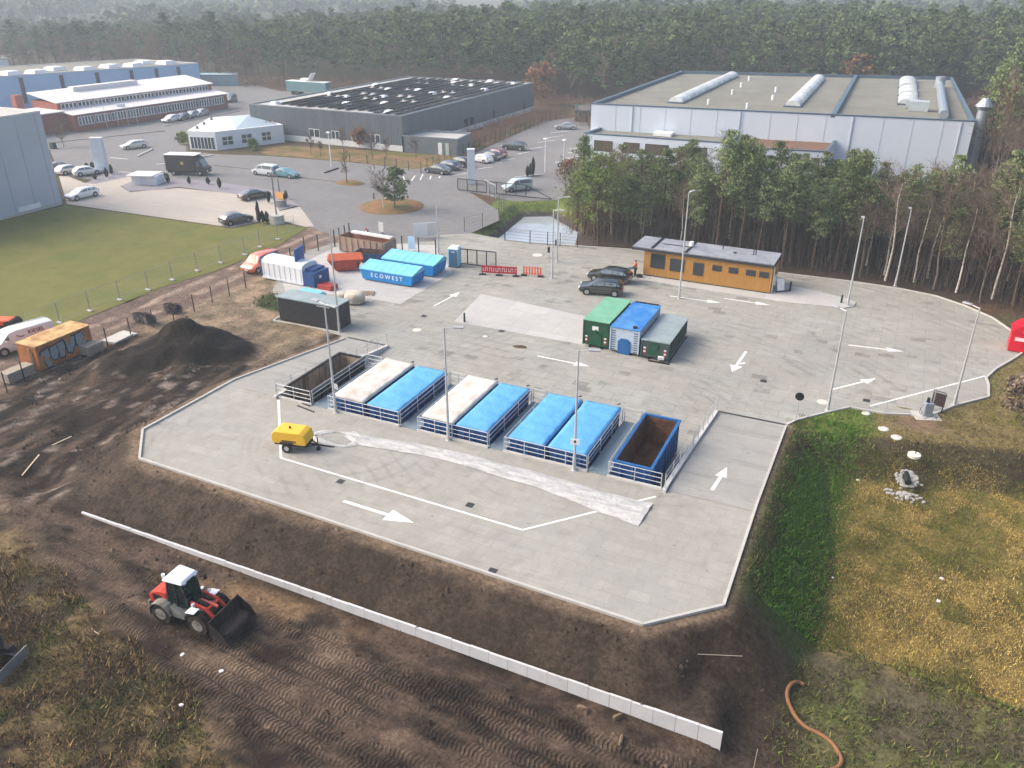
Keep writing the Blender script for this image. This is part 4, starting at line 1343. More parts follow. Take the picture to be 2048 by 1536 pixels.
# small covered blue skip behind the black container
root = thing('covered_skip', 'small blue skip with a pale lid behind the black container', 'skip', (-50.1, 61.0, 0), R(-8))
mb = MB(); mb.hexa([(-1.1, -.7, .1), (1.1, -.7, .1), (1.1, .7, .1), (-1.1, .7, .1), (-1.4, -.85, 1.1), (1.4, -.85, 1.1), (1.4, .85, 1.1), (-1.4, .85, 1.1)]); mb.build('tub', BLUE, root)
mb = MB(); mb.hexa([(-1.42, -.88, 1.11), (1.42, -.88, 1.11), (1.42, .88, 1.11), (-1.42, .88, 1.11), (-1.2, -.7, 1.3), (1.2, -.7, 1.3), (1.2, .7, 1.3), (-1.2, .7, 1.3)]); mb.build('lid', ECOT, root)
# black site container
BLK = mat('anthracite_sheet_metal', c(52, 52, 56), 0.55, var=0.1, scale=2)
root = thing('black_container', 'black ribbed storage container with a grey flat roof beside the left ramp', 'container', (-46.8, 57.35, 0))
mb = MB(); mb.box(-3.25, 3.25, -1.05, 1.05, .06, 2.3); mb.build('body', BLK, root)
mb = MB()
for k in range(26):
    x = -3.2 + k * .25
    mb.box(x, x + .12, -1.085, -1.052, .1, 2.25)
for k in range(8):
    y = -.98 + k * .25
    mb.box(3.252, 3.285, y, y + .12, .1, 2.25)
mb.build('corrugation', BLK, root)
mb = MB(); mb.box(-3.33, 3.33, -1.13, 1.13, 2.302, 2.4); mb.build('roof', GREYL, root)
mb = MB(); mb.box(1.2, 2.6, -1.12, -1.06, 2.15, 2.22); mb.build('door_rail', STEEL, root)
# wrapped pallets
CREAM = two_tone('cream_big_bag', c(200, 192, 176), c(164, 154, 138), 1.5, bump=.6, bscale=4)
def lump(sx, sy, sz, seed, n=10):
    rs = np.random.RandomState(seed); mb = MB(); vs = []
    rows = [0, .25, .55, .8, .95, 1.0]
    for j, t in enumerate(rows):
        for i in range(n):
            a = 2 * math.pi * i / n
            k = (abs(math.cos(a)) ** 4 + abs(math.sin(a)) ** 4) ** -.25
            s_ = [1, 1.06, 1.05, .96, .7, .25][j] * (1 + .09 * (rs.rand() - .5))
            vs.append((math.cos(a) * k * s_ * sx, math.sin(a) * k * s_ * sy, t * sz * (1 + .06 * (rs.rand() - .5))))
    fs = [(j * n + i, j * n + (i + 1) % n, (j + 1) * n + (i + 1) % n, (j + 1) * n + i) for j in range(5) for i in range(n)] + [tuple(range(5 * n, 6 * n))]
    return mb.add(vs, fs)
PALW = mat('weathered_pallet_wood', c(140, 120, 96), .9, var=.25, scale=5)
for k, (px, py, s_, lab) in enumerate(((710, 606, .95, 'bulging cream sack on a pallet, the larger of two by the black container'), (684, 600, .6, 'small cream sack beside the larger one near the black container'))):
    root = thing('bulk_bag', lab, 'sack', gp(px, py), R(20 + 30 * k))
    lump(s_, s_ * .8, s_ * 1.1, k + 1).build('sack', CREAM, root, loc=(0, 0, .15), smooth=True)
    mb = MB()
    for y in (-.5, 0, .5): mb.box(-.65 * s_, .65 * s_, y * s_ - .06, y * s_ + .06, 0, .148)
    mb.build('pallet', PALW, root)
root = thing('wood_pallet', 'flat wooden pallet lying beside the cream sacks', 'pallet', gp(735, 588), R(25))
mb = MB()
for y in (-.5, -.25, 0, .25, .5): mb.box(-.7, .7, y - .05, y + .05, .1, .13)
mb.build('deck_board', PALW, root)
mb = MB()
for x in (-.6, 0, .6): mb.box(x - .05, x + .05, -.55, .55, 0, .098)
mb.build('bearer', PALW, root)

# ------------------------------------------------------------------ toilet cabin, gate, barriers
root = thing('toilet_cabin', 'blue portable toilet cabin with a pale roof standing beside the sliding gate', 'toilet', (-42.9, 77.4, 0), R(8))
TB, TD = mat('toilet_blue', c(126, 190, 214), .5, var=.05), mat('toilet_door_slate', c(66, 100, 126), .5, var=.06)
mb = MB(); mb.box(-.58, .58, -.55, .55, .08, 2.1); mb.build('shell', TB, root, bevel=.04)
mb = MB(); mb.profile([(-.48, .14), (.48, .14), (.48, 1.75), (.36, 1.98), (-.36, 1.98), (-.48, 1.75)], -.585, -.551); mb.build('door', TD, root)
mb = MB(); mb.box(-.2, .2, -.592, -.586, 1.72, 1.8); mb.build('sign_plate', HAZW, root)
mb = MB(); mb.hexa([(-.62, -.6, 2.1), (.62, -.6, 2.1), (.62, .6, 2.1), (-.62, .6, 2.1), (-.45, -.42, 2.28), (.45, -.42, 2.28), (.45, .42, 2.28), (-.45, .42, 2.28)]); mb.build('roof', mat('toilet_roof', c(214, 232, 238), .4), root)
mb = MB(); mb.box(-.6, .6, -.58, .58, 0, .078); mb.build('base', BLACK, root)


def gate(name, label, a, b, h, m, nbar, cat='gate', tail=None):
    a, b = Vector((a[0], a[1], 0)), Vector((b[0], b[1], 0)); d = b - a
    root = thing(name, label, cat, a, math.atan2(d.y, d.x)); L_ = d.length
    mb = MB(); mb.box(0, L_, -.04, .04, .15, .27); mb.box(0, L_, -.04, .04, h - .1, h); mb.build('frame', m, root)
    mb = MB()
    for k in range(nbar + 1):
        x = L_ * k / nbar; mb.box(x - .05, x + .05, -.05, .05, .272, h - .102)
    mb.build('upright', m, root)
    mb = MB()
    k = int(L_ / .14)
    for i in range(k):
        x = .07 + i * .14; mb.box(x - .008, x + .008, -.01, .01, .272, h - .102)
    mb.build('infill', m, root)
    if tail:
        mb = MB(); mb.bar((L_, 0, h - .05), (L_ + tail, 0, .25), .09); mb.box(L_ + .0, L_ + tail, -.04, .04, .15, .26); mb.build('tail_frame', m, root)
    return root


GATE_D = mat('anthracite_gate', c(44, 46, 50), .5, var=.1)
gate('sliding_gate', 'black sliding gate at the yard entrance between toilet and red barrier', gp(898, 528), gp(992, 538), 1.95, GATE_D, 5)
gate('sliding_gate', 'dark long sliding gate with a triangular tail in front of the car park', gp(916, 382), gp(1052, 396), 1.9, GATE_D, 7, tail=4.0)
RED, ORN = mat('red_barrier', c(178, 34, 52), .5, var=.06), mat('orange_barrier', c(222, 84, 44), .5, var=.06)
root = thing('barrier', 'long red plastic barrier with white stripes in front of the gate', 'barrier', gp(963, 549), 0)
a, b = gp(963, 549), gp(1034, 553); L_ = (b - a).length
root.rotation_euler = (0, 0, math.atan2(b.y - a.y, b.x - a.x))
mb = MB(); mb.box(0, L_, -.04, .04, .25, 1.05); mb.build('panel', RED, root, bevel=.02)
mb = MB()
for k in range(16):
    x = .2 + k * (L_ - .4) / 15; mb.box(x - .02, x + .02, -.048, -.042, .45, .85)
    if k % 3 < 2: mb.box(x, x + .2, -.048, -.042, .8 if k % 2 else .47, .84 if k % 2 else .51)
mb.build('reflector_stripe', HAZW, root)
mb = MB()
for x in (.1, L_ / 2, L_ - .1): mb.box(x - .35, x + .35, -.2, .2, 0, .1); mb.box(x - .05, x + .05, -.03, .03, .1, .26)
mb.build('foot', BLACK, root)
root = thing('barrier', 'short orange barrier of upright bars right of the red one', 'barrier', gp(1046, 551), 0)
a, b = gp(1046, 551), gp(1083, 554); L_ = (b - a).length
root.rotation_euler = (0, 0, math.atan2(b.y - a.y, b.x - a.x))
mb = MB()
for k in range(7):
    x = .1 + k * (L_ - .2) / 6; mb.box(x - .07, x + .07, -.03, .03, .16, 1.05)
mb.build('bar', ORN, root)
mb = MB(); mb.box(0, L_, -.028, .028, .3, .36); mb.box(0, L_, -.028, .028, .9, .96); mb.build('rail', ORN, root)
mb = MB()
for x in (.1, L_ - .1): mb.box(x - .3, x + .3, -.2, .2, 0, .158)
mb.build('foot', BLACK, root)
# traffic signals, bollards, pit covers
for px, py, lab in ((1097, 522, 'dark signal head on a short post left of the entrance lamps'), (1112, 507, 'dark signal head on a post beside the pond-side lamp')):
    root = thing('traffic_signal', lab, 'signal', gp(px, py + 4))
    mb = MB(); mb.cyl((0, 0, 0), (0, 0, 1.2), .04); mb.build('post', STEEL, root)
    mb = MB(); mb.box(-.13, .13, -.1, .1, 1.2, 1.85); mb.build('signal_head', BLACK, root, bevel=.03)
DKG = mat('dark_green_plastic', c(30, 62, 48), .6)
for px, py, lab in ((929, 644, 'small dark bollard at the corner of the pale slab'), (1682, 607, 'small green bollard at the tip of the cabin island'), (748, 398, 'dark post at the edge of the roundabout island')):
    mb = MB(); mb.cyl((0, 0, 0), (0, 0, .85), .1, .09, n=10); mb.cyl((0, 0, .85), (0, 0, .93), .09, .04, n=10)
    o = mb.build('bollard', DKG, None, gp(px, py)); tag(o, lab, 'bollard')
COV = mat('manhole_cover', c(196, 190, 180), .8, var=.1)
COVD = mat('manhole_cover_dark', c(120, 114, 106), .8, var=.15)
for px, py, r_, lab in ((834, 660, .42, 'pale round manhole cover in the paving before the left ramp'), (970, 673, .36, 'round manhole cover with a dark ring near the pale slab'), (1075, 510, .6, 'pale oval patch cover in the entrance lane'),
                        (1645, 804, .42, 'round manhole cover beside the corner lamp post')):
    root = thing('manhole_cover', lab, 'manhole cover', gp(px, py, .004))
    mb = MB(); mb.cyl((0, 0, 0), (0, 0, .012), r_, n=24); mb.build('ring', COVD if r_ < .4 else COV, root)
    mb = MB(); mb.cyl((0, 0, .0125), (0, 0, .016), r_ * .7, n=24); mb.build('lid', COV, root)
for px, py, lab in ((848, 632, 'dark square drain grate near the blue tarpaulins'), (1003, 662, 'dark drain grate left of the manhole ring'), (1733, 801, 'dark drain grate at the right corner marking'), (1527, 762, 'dark drain grate right of the bent arrow')):
    mb = MB(); mb.box(-.25, .25, -.25, .25, 0, .012); o = mb.build('drain_grate', DRAIN, None, gp(px, py, .002)); tag(o, lab, 'drain')
for px, py, lab in ((681, 963, 'dark drain grate on the deck near the yellow compressor'), (985, 1142, 'square drain grate at the front kerb of the deck'), (940, 1010, 'small drain grate in the middle of the deck')):
    mb = MB(); mb.box(-.22, .22, -.22, .22, 0, .012); o = mb.build('drain_grate', DRAIN, None, gp(px, py, ZD + .002)); tag(o, lab, 'drain')

# ------------------------------------------------------------------ timber cabin
WOOD = two_tone('larch_cladding', c(190, 142, 72), c(168, 120, 58), 3.0, rough=.7, lo=.35, hi=.65, stretch=(2.5, 2.5, .25), objvar=.05)
ANTH = mat('anthracite_trim', c(50, 52, 56), .5, var=.08)
GLASS = mat('dark_window_glass', c(38, 46, 52), .08, var=.15, spec=.8)
cab = thing('timber_cabin', 'long timber-clad office cabin with a flat grey roof and dark windows', 'cabin', (-23.0, 82.9, .09), R(-1.0))
CLn, CD, CHt = 13.3, 4.0, 2.75
mb = MB(); mb.box(0, CLn, 0, CD, .12, CHt); mb.build('wall', WOOD, cab)
mb = MB(); mb.box(.05, CLn - .05, .05, CD - .05, 0, .12); mb.build('plinth', ANTH, cab)
mb = MB()
for k in range(66):
    x = .1 + k * .2
    mb.box(x, x + .02, -.012, -.002, .15, CHt - .05)
mb.build('cladding_joint', mat('larch_joint', c(136, 96, 46), .8), cab)
mb = MB(); mb.box(-1.35, CLn + .15, -.22, CD + .15, CHt + .002, CHt + .26); mb.build('fascia', ANTH, cab)
mb = MB(); mb.box(-1.29, CLn + .09, -.16, CD + .09, CHt + .262, CHt + .36); rf = mb.build('roof', two_tone('grey_roof_membrane', c(120, 124, 134), c(138, 142, 150), .8, lo=.4, hi=.6), cab)
mb = MB()
for x in (.7, 4.3): mb.box(x, x + .22, -.15, CD + .08, CHt + .362, CHt + .46)
mb.box(1.4, 4.2, 1.9, 2.0, CHt + .37, CHt + .42)
mb.build('cable_duct', BLACK, cab)
mb = MB(); mb.cyl((4.4, 2.3, CHt + .47), (4.4, 2.3, CHt + .9), .28, .22, n=12); mb.build('vent', HAZW, cab)
mb = MB()
for x, y in ((7.6, 2.9), (10.9, 2.2), (11.1, 2.3)): mb.cyl((x, y, CHt + .36), (x, y, CHt + .95), .05)
mb.box(8.9, 9.2, 1.9, 2.2, CHt + .362, CHt + .45)
mb.build('vent_pipe', BLACK, cab)
for x, w_, z0, z1 in ((.75, 1.55, 1.0, 2.55), (2.85, 1.55, .95, 2.3), (5.35, 1.05, .85, 2.2), (7.3, .95, 1.6, 2.2), (9.0, .95, 1.6, 2.2), (10.75, .95, 1.6, 2.2), (12.05, .95, 1.6, 2.2)):
    x0 = x
    mb = MB(); mb.box(x0, x0 + w_, -.06, -.014, z0, z1); f_ = mb.build('window', ANTH, cab)
    mb = MB(); mb.box(x0 + .1, x0 + w_ - .1, -.066, -.061, z0 + .1, z1 - .1); mb.build('pane', GLASS, f_)
mb = MB(); mb.box(CLn + .01, CLn + .3, 1.0, 1.7, .6, 1.6); mb.cyl((CLn + .15, .3, 0), (CLn + .15, .3, CHt), .05); mb.build('air_conditioner', HAZW, cab)
root = thing('sign_stand', 'pale board leaning on a dark stand at the right end of the timber cabin', 'board', (-8.9, 84.0, .09), R(40))
mb = MB(); mb.hexa([(-.4, -.25, .12), (.4, -.25, .12), (.4, -.2, .12), (-.4, -.2, .12), (-.4, .1, 1.3), (.4, .1, 1.3), (.4, .15, 1.3), (-.4, .15, 1.3)]); mb.build('board', HAZW, root)
mb = MB(); mb.box(-.6, 1.1, -.35, -.26, 0, .1); mb.box(.95, 1.1, -.3, -.2, .1, 1.0); mb.build('stand', BLACK, root)
mb = MB(); mb.box(-.3, .3, -.2, .2, 0, .3); o = mb.build('crate', BLACK, None, gp(1279, 554, .09), bevel=.02); tag(o, 'small black crate on the ground at the left corner of the cabin', 'crate')

# ------------------------------------------------------------------ white info board, notice boards, entrance bits
root = thing('information_board', 'large white information board on two posts behind the blue tarpaulins', 'board', gp(828, 477), 0)
a, b = gp(828, 477), gp(877, 474); L_ = (b - a).length
root.rotation_euler = (0, 0, math.atan2(b.y - a.y, b.x - a.x))
mb = MB(); mb.box(0, L_, -.05, .0, .25, 1.9); mb.build('panel', mat('board_white', c(226, 226, 224), .5, var=.03), root)
mb = MB(); mb.box(L_ * .56, L_ - .08, -.06, -.052, .35, 1.8); mb.build('poster', mat('board_poster', c(206, 202, 198), .6, var=.12, scale=6), root)
mb = MB(); mb.box(.15, .25, .002, .1, 0, 1.85); mb.box(L_ - .25, L_ - .15, .002, .1, 0, 1.85); mb.build('post', STEEL, root)
for px, py, w_, h_, col, lab in ((824, 503, .9, 1.5, (176, 206, 232), 'light blue notice panel fixed behind the blue tarpaulins'), (763, 468, .7, 1.2, (208, 208, 204), 'pale panel standing in the rubble by the fence')):
    root = thing('notice_sign', lab, 'sign', gp(px, py))
    mb = MB(); mb.box(-w_ / 2, w_ / 2, -.03, .03, .3, .3 + h_); mb.build('panel', mat('panel_%d' % px, c(*col), .5, var=.05), root)
    mb = MB(); mb.box(-w_ / 2 + .05, -w_ / 2 + .1, .032, .08, 0, 1.4); mb.box(w_ / 2 - .1, w_ / 2 - .05, .032, .08, 0, 1.4); mb.build('post', STEEL, root)
# rubble and cabinets by the fence corner
RUB = mat('rubble', c(150, 140, 128), .9, var=.3, scale=3, bump=.5, bscale=5)
rs = random.Random(11)
for k in range(9):
    px, py = rs.uniform(705, 780), rs.uniform(476, 496)
    o = lump(rs.uniform(.25, .6), rs.uniform(.2, .45), rs.uniform(.2, .45), 20 + k, 8).build('rubble_lump', RUB, None, gp(px, py), rs.uniform(0, 3))
    tag(o, 'grey lump of rubble lying in the heap by the fence corner', 'rubble', 'rubble by the fence corner')
root = thing('junction_cabinet', 'white cable cabinet standing in the rubble by the fence corner', 'cabinet', gp(721, 484))
mb = MB(); mb.box(-.3, .3, -.2, .2, .1, 1.2); mb.build('housing', HAZW, root, bevel=.02)
mb = MB(); mb.box(-.27, .27, -.215, -.203, .2, 1.1); mb.build('door', WHT, root)
mb = MB(); mb.box(-.32, .32, -.22, .22, 0, .098); mb.build('base', RUB, root)
root = thing('warning_beacon', 'red and white striped warning post by the fence corner', 'post', gp(734, 480))
mb = MB()
for k in range(5): mb.box(-.1, .1, -.03, .03, .2 + k * .25, .44 + k * .25, m=k % 2)
mb.build('striped_board', [HAZR, HAZW], root)
mb = MB(); mb.box(-.25, .25, -.2, .2, 0, .198); mb.build('foot', BLACK, root)

# ------------------------------------------------------------------ red donation bin at the right edge
REDP = mat('bright_red_paint', c(196, 18, 44), .4, var=.06)
root = thing('donation_bin', 'red house-shaped collection bin with a white round badge at the right edge', 'bin', (12.3, 77.9, 0), R(-4))
mb = MB(); mb.box(-1.05, 1.05, -1.0, 1.0, .05, 1.75); mb.build('body', REDP, root, bevel=.04)
mb = MB(); n = 9
vs = [(x, y, 1.752 + (.75 * math.sin(math.pi * i / (n - 1)) ** .8 if 0 < i < n - 1 else 0)) for y in (-1.06, 1.06) for i, x in enumerate(np.linspace(-1.12, 1.12, n))]
mb.add(vs, [(i, i + 1, n + i + 1, n + i) for i in range(n - 1)] + [tuple(range(n)), tuple(range(2 * n - 1, n - 1, -1)), (0, n, 2 * n - 1, n - 1)]); mb.build('roof', REDP, root)
mb = MB(); mb.cyl((0, -1.062, 1.95), (0, -1.075, 1.95), .22, n=20); mb.build('badge', HAZW, root)
mb = MB(); mb.box(-.7, .7, -1.03, -1.002, 1.05, 1.35); mb.build('slot_flap', mat('pink_white', c(226, 206, 208), .5), root)
# sign, pump and board at the right corner
root = thing('round_sign', 'round black-backed traffic sign on a slim post at the meadow corner', 'traffic sign', gp(1591, 843))
mb = MB(); mb.cyl((0, 0, 0), (0, 0, 2.3), .03); mb.build('post', STEEL, root)
mb = MB(); mb.cyl((.0, -.02, 2.05), (0, -.05, 2.05), .31, n=24); mb.build('disc', BLACK, root)
root = thing('air_pump', 'grey service pump with dark top and hose on a pad at the right corner', 'pump', gp(1852, 832), R(20))
mb = MB(); mb.box(-.9, .9, -.7, .7, -.1, .04); mb.build('pad', KERBM, root)
mb = MB(); mb.box(-.32, .32, -.28, .28, .042, 1.15); mb.build('housing', mat('pump_grey', c(138, 146, 158), .4, .2), root, bevel=.08)
mb = MB(); mb.cyl((-.1, 0, 1.15), (-.1, 0, 1.5), .12, .1, n=10); mb.build('dispenser', BLACK, root)
mb = MB(); mb.box(.12, .18, .1, .16, 1.15, 2.1); mb.box(.3, .36, .1, .16, 1.15, 2.1); mb.box(.12, .36, .1, .16, 2.1, 2.16); mb.build('hose_mast', STEEL, root)
mb = MB(); mb.tube([(-.33, 0, .9), (-.55, -.1, .7), (-.55, -.1, .3), (-.4, -.05, .15), (-.33, 0, .4)], .02); mb.build('hose', BLACK, root)
root = thing('notice_board', 'dark brown notice board on legs beside the grey service pump', 'board', gp(1872, 822), R(-15))
BRN = mat('dark_brown_board', c(56, 44, 44), .6, var=.1)
mb = MB(); mb.box(-.45, .45, -.04, .04, .45, 1.45); mb.build('panel', BRN, root)
for s_ in (-1, 1):
    mb = MB(); mb.box(s_ * .38 - .035, s_ * .38 + .035, -.05, .05, 0, .448); mb.build('leg', BLACK, root)
mb = MB(); mb.tube([(-.4, 0, 1.45), (-.38, 0, 1.58), (.38, 0, 1.58), (.4, 0, 1.45)], .03); mb.build('handle', BLACK, root)
COVW = mat('pale_concrete_cover', c(196, 194, 186), .8, var=.1)
for px, py, r_, lab in ((1732, 827, .30, 'white shaft cover in the grass nearest the yard kerb'), (1767, 858, .36, 'white shaft cover in the grass, second from the yard kerb'), (1793, 875, .38, 'white shaft cover in the grass, third from the yard kerb')):
    root = thing('shaft_cover', lab, 'shaft cover', gp(px, py, -.02), 0, 'white covers in the grass')
    mb = MB(); mb.cyl((0, 0, -.1), (0, 0, .03), r_, n=20); mb.build('rim', COVW, root)
    mb = MB(); mb.cyl((0, 0, .032), (0, 0, .06), r_ * .9, r_ * .8, n=20); mb.build('lid', COVW, root)
root = thing('shaft_cover', 'white shaft cover with a dark valve stem at the top of the bank', 'shaft cover', gp(1829, 909, -.05), 0, 'white covers in the grass')
mb = MB(); mb.cyl((0, 0, -.15), (0, 0, .03), .42, n=20); mb.build('rim', COVW, root)
mb = MB(); mb.cyl((.05, 0, .1), (.05, 0, 1.05), .03); mb.box(-.15, .25, -.02, .02, .8, .84); mb.build('valve_stem', BLACK, root)
# stone-set pipe outlet in the bank
root = thing('pipe_outlet', 'dark drain pipe mouth set in pale stones on the basin bank', 'pipe outlet', gp(1812, 955, -1.15), R(10))
mb = MB(); mb.cyl((0, -.75, 0.05), (0, .6, .2), .2, n=14); mb.build('pipe', BLACK, root)
STN = mat('pale_stone', c(150, 148, 142), .9, var=.25, scale=4, objvar=.1)
rs = random.Random(3); mb = MB()
for k in range(150):
    a = rs.uniform(0, 6.28); r_ = rs.uniform(.28, .75)
    x, z = math.cos(a) * r_, math.sin(a) * r_ * .75
    q = lump(rs.uniform(.05, .11), rs.uniform(.05, .09), rs.uniform(.06, .11), k, 6)
    mb.add([(p[0] + x, p[1] - .2 + z * 1.1, p[2] + z * .55 + .02) for p in q.v], q.f)
mb.build('stone_ring', STN, root); mb = MB()
for k in range(60):
    x, y = rs.gauss(-.1, .5), -1.15 + rs.gauss(0, .3)
    q = lump(rs.uniform(.08, .14), rs.uniform(.07, .12), rs.uniform(.08, .14), k, 6)
    mb.add([(p[0] + x, p[1] + y, p[2] - .68) for p in q.v], q.f)
mb.build('stone_apron', STN, root)
for k, (px, py, lab) in enumerate(((1843, 971, 'white stone lying right of the pipe outlet'), (1716, 961, 'pale stone at the top edge of the basin floor'), (1663, 1156, 'pale stone at the foot of the green slope'),
                                   (1877, 1203, 'white scrap lying in the golden meadow'), (1883, 1158, 'small pale stone in the golden meadow'))):
    z = float(terrain(*gp(px, py, -1.7)[:2]))
    o = lump(.11, .09, .08, 50 + k, 7).build('stone', HAZW, None, gp(px, py, z)); tag(o, lab, 'stone')

# ------------------------------------------------------------------ brown suction hose bottom right
HOSE = mat('brown_ribbed_hose', c(132, 92, 62), .6, var=.15, scale=8, bump=.5, bscale=60)
pts_px = [(1608, 1369), (1592, 1364), (1579, 1372), (1574, 1390), (1580, 1412), (1595, 1438), (1615, 1456), (1636, 1466), (1660, 1482), (1676, 1502), (1683, 1520), (1676, 1534), (1655, 1542)]
def spline(P, k=6):
    P = [np.array(p, float) for p in P]; out = []
    for i in range(len(P) - 1):
        p0, p1, p2, p3 = P[max(i - 1, 0)], P[i], P[i + 1], P[min(i + 2, len(P) - 1)]
        for j in range(k):
            t = j / k
            out.append(.5 * (2 * p1 + (p2 - p0) * t + (2 * p0 - 5 * p1 + 4 * p2 - p3) * t * t + (3 * p1 - p0 - 3 * p2 + p3) * t ** 3))
    return out + [P[-1]]
hp = []
for p in spline(pts_px):
    g = gp(p[0], p[1], -1.0)
    for _ in range(4): g = gp(p[0], p[1], float(terrain(g.x, g.y)) + .08)
    hp.append((g.x, g.y, g.z))
mb = MB(); mb.tube(hp, .095, n=10); o = mb.build('suction_hose', HOSE, None, smooth=True); tag(o, 'brown curved suction hose lying on the dark soil', 'hose')

# ------------------------------------------------------------------ rolled plastic sheet on the deck
FOIL = two_tone('translucent_white_sheeting', c(190, 189, 186), c(148, 148, 147), 1.8, rough=.35, lo=.35, hi=.65, bump=.6, bscale=4, stretch=(.4, 1.6, 1))
ctr = [(700, 868), (735, 883), (800, 893), (900, 912), (1000, 940), (1100, 968), (1180, 996), (1240, 1015), (1292, 1030)]
wid = [.5, .62, .62, .62, .7, .8, .95, 1.1, 1.25]
cs = [gp(*p, ZD) for p in ctr]
cs = spline([tuple(p) for p in cs], 8); wd = np.interp(np.linspace(0, len(wid) - 1, len(cs)), range(len(wid)), wid)
mb = MB(); vs, fs = [], []; K = 9
for i, p in enumerate(cs):
    a = cs[min(i + 1, len(cs) - 1)] - cs[max(i - 1, 0)]; n = np.array([-a[1], a[0]]) / np.hypot(a[0], a[1])
    for j in range(K):
        t = (j / (K - 1) - .5) * 2
        wob = .1 * math.sin(i * .7 + j)
        zz = ZD + .03 + .10 * (1 - abs(t)) ** .5 * (.6 + .4 * math.sin(i * .9 + j * 2.1)) + .06 * (1 if j in (2, 6) else 0)
        vs.append((p[0] + n[0] * (t * wd[i] + wob * .3), p[1] + n[1] * (t * wd[i] + wob * .3), zz))
fs = [(i * K + j, i * K + j + 1, (i + 1) * K + j + 1, (i + 1) * K + j) for i in range(len(cs) - 1) for j in range(K - 1)]
mb.add(vs, fs); root = thing('plastic_sheeting', 'long crumpled strip of white plastic sheeting lying across the deck', 'sheeting', (0, 0, 0))
mb.build('sheet', FOIL, root, smooth=True)
lp = [gp(*p, ZD) for p in [(735, 880), (700, 868), (660, 864), (634, 868), (630, 876), (655, 886), (690, 893), (720, 884), (735, 886)]]
lp = spline([tuple(p) for p in lp], 6)
mb = MB(); vs = []; K = 7
for i, p in enumerate(lp):
    a = lp[min(i + 1, len(lp) - 1)] - lp[max(i - 1, 0)]; n = np.array([-a[1], a[0]]) / (np.hypot(a[0], a[1]) + 1e-6)
    for j in range(K):
        t = (j / (K - 1) - .5) * 2; w_ = .2 + .12 * math.sin(i * .5)
        vs.append((p[0] + n[0] * t * w_, p[1] + n[1] * t * w_, ZD + .02 + .09 * (1 - t * t) * (.7 + .3 * math.sin(i + j))))
mb.add(vs, [(i * K + j, i * K + j + 1, (i + 1) * K + j + 1, (i + 1) * K + j) for i in range(len(lp) - 1) for j in range(K - 1)]); mb.build('looped_end', FOIL, root, smooth=True)
# steel frame lying by the left bay
root = thing('steel_frame', 'dark steel frame pieces lying on the deck by the left bay', 'frame', gp(600, 806, ZD), R(-10))
mb = MB()
for y in (0, .35): mb.box(-1.0, 1.0, y, y + .06, 0, .08)
for x in (-.9, -.3, .3): mb.box(x, x + .06, .061, .349, .01, .07)
mb.box(.2, 1.9, -.45, -.37, 0, .06)
mb.build('bar', BLACK, root)

# ------------------------------------------------------------------ vehicles
TYRE = mat('tyre_rubber', c(34, 34, 35), .85, var=.1)
RIM = mat('rim_alloy', c(176, 178, 182), .35, .6, var=.05)
CGL = mat('car_glass', c(98, 110, 118), .05, var=.1, spec=1.0)  # base colour lightened to stand in for the sky mirrored in the windows
TRIM = mat('car_black_trim', c(28, 28, 30), .5)
HLIT = mat('headlight_lens', c(214, 218, 222), .1)
TLIT = mat('tail_light_red', c(140, 20, 22), .2)
PAINT = {}


def paint(name, rgb):
    if name not in PAINT:
        m = mat('car_paint_' + name, c(*rgb), .25, .1, var=.03, spec=.7)
        m.node_tree.nodes['Principled BSDF'].inputs['Coat Weight'].default_value = 1.0
        m.node_tree.nodes['Principled BSDF'].inputs['Coat IOR'].default_value = 1.8
        PAINT[name] = m
    return PAINT[name]


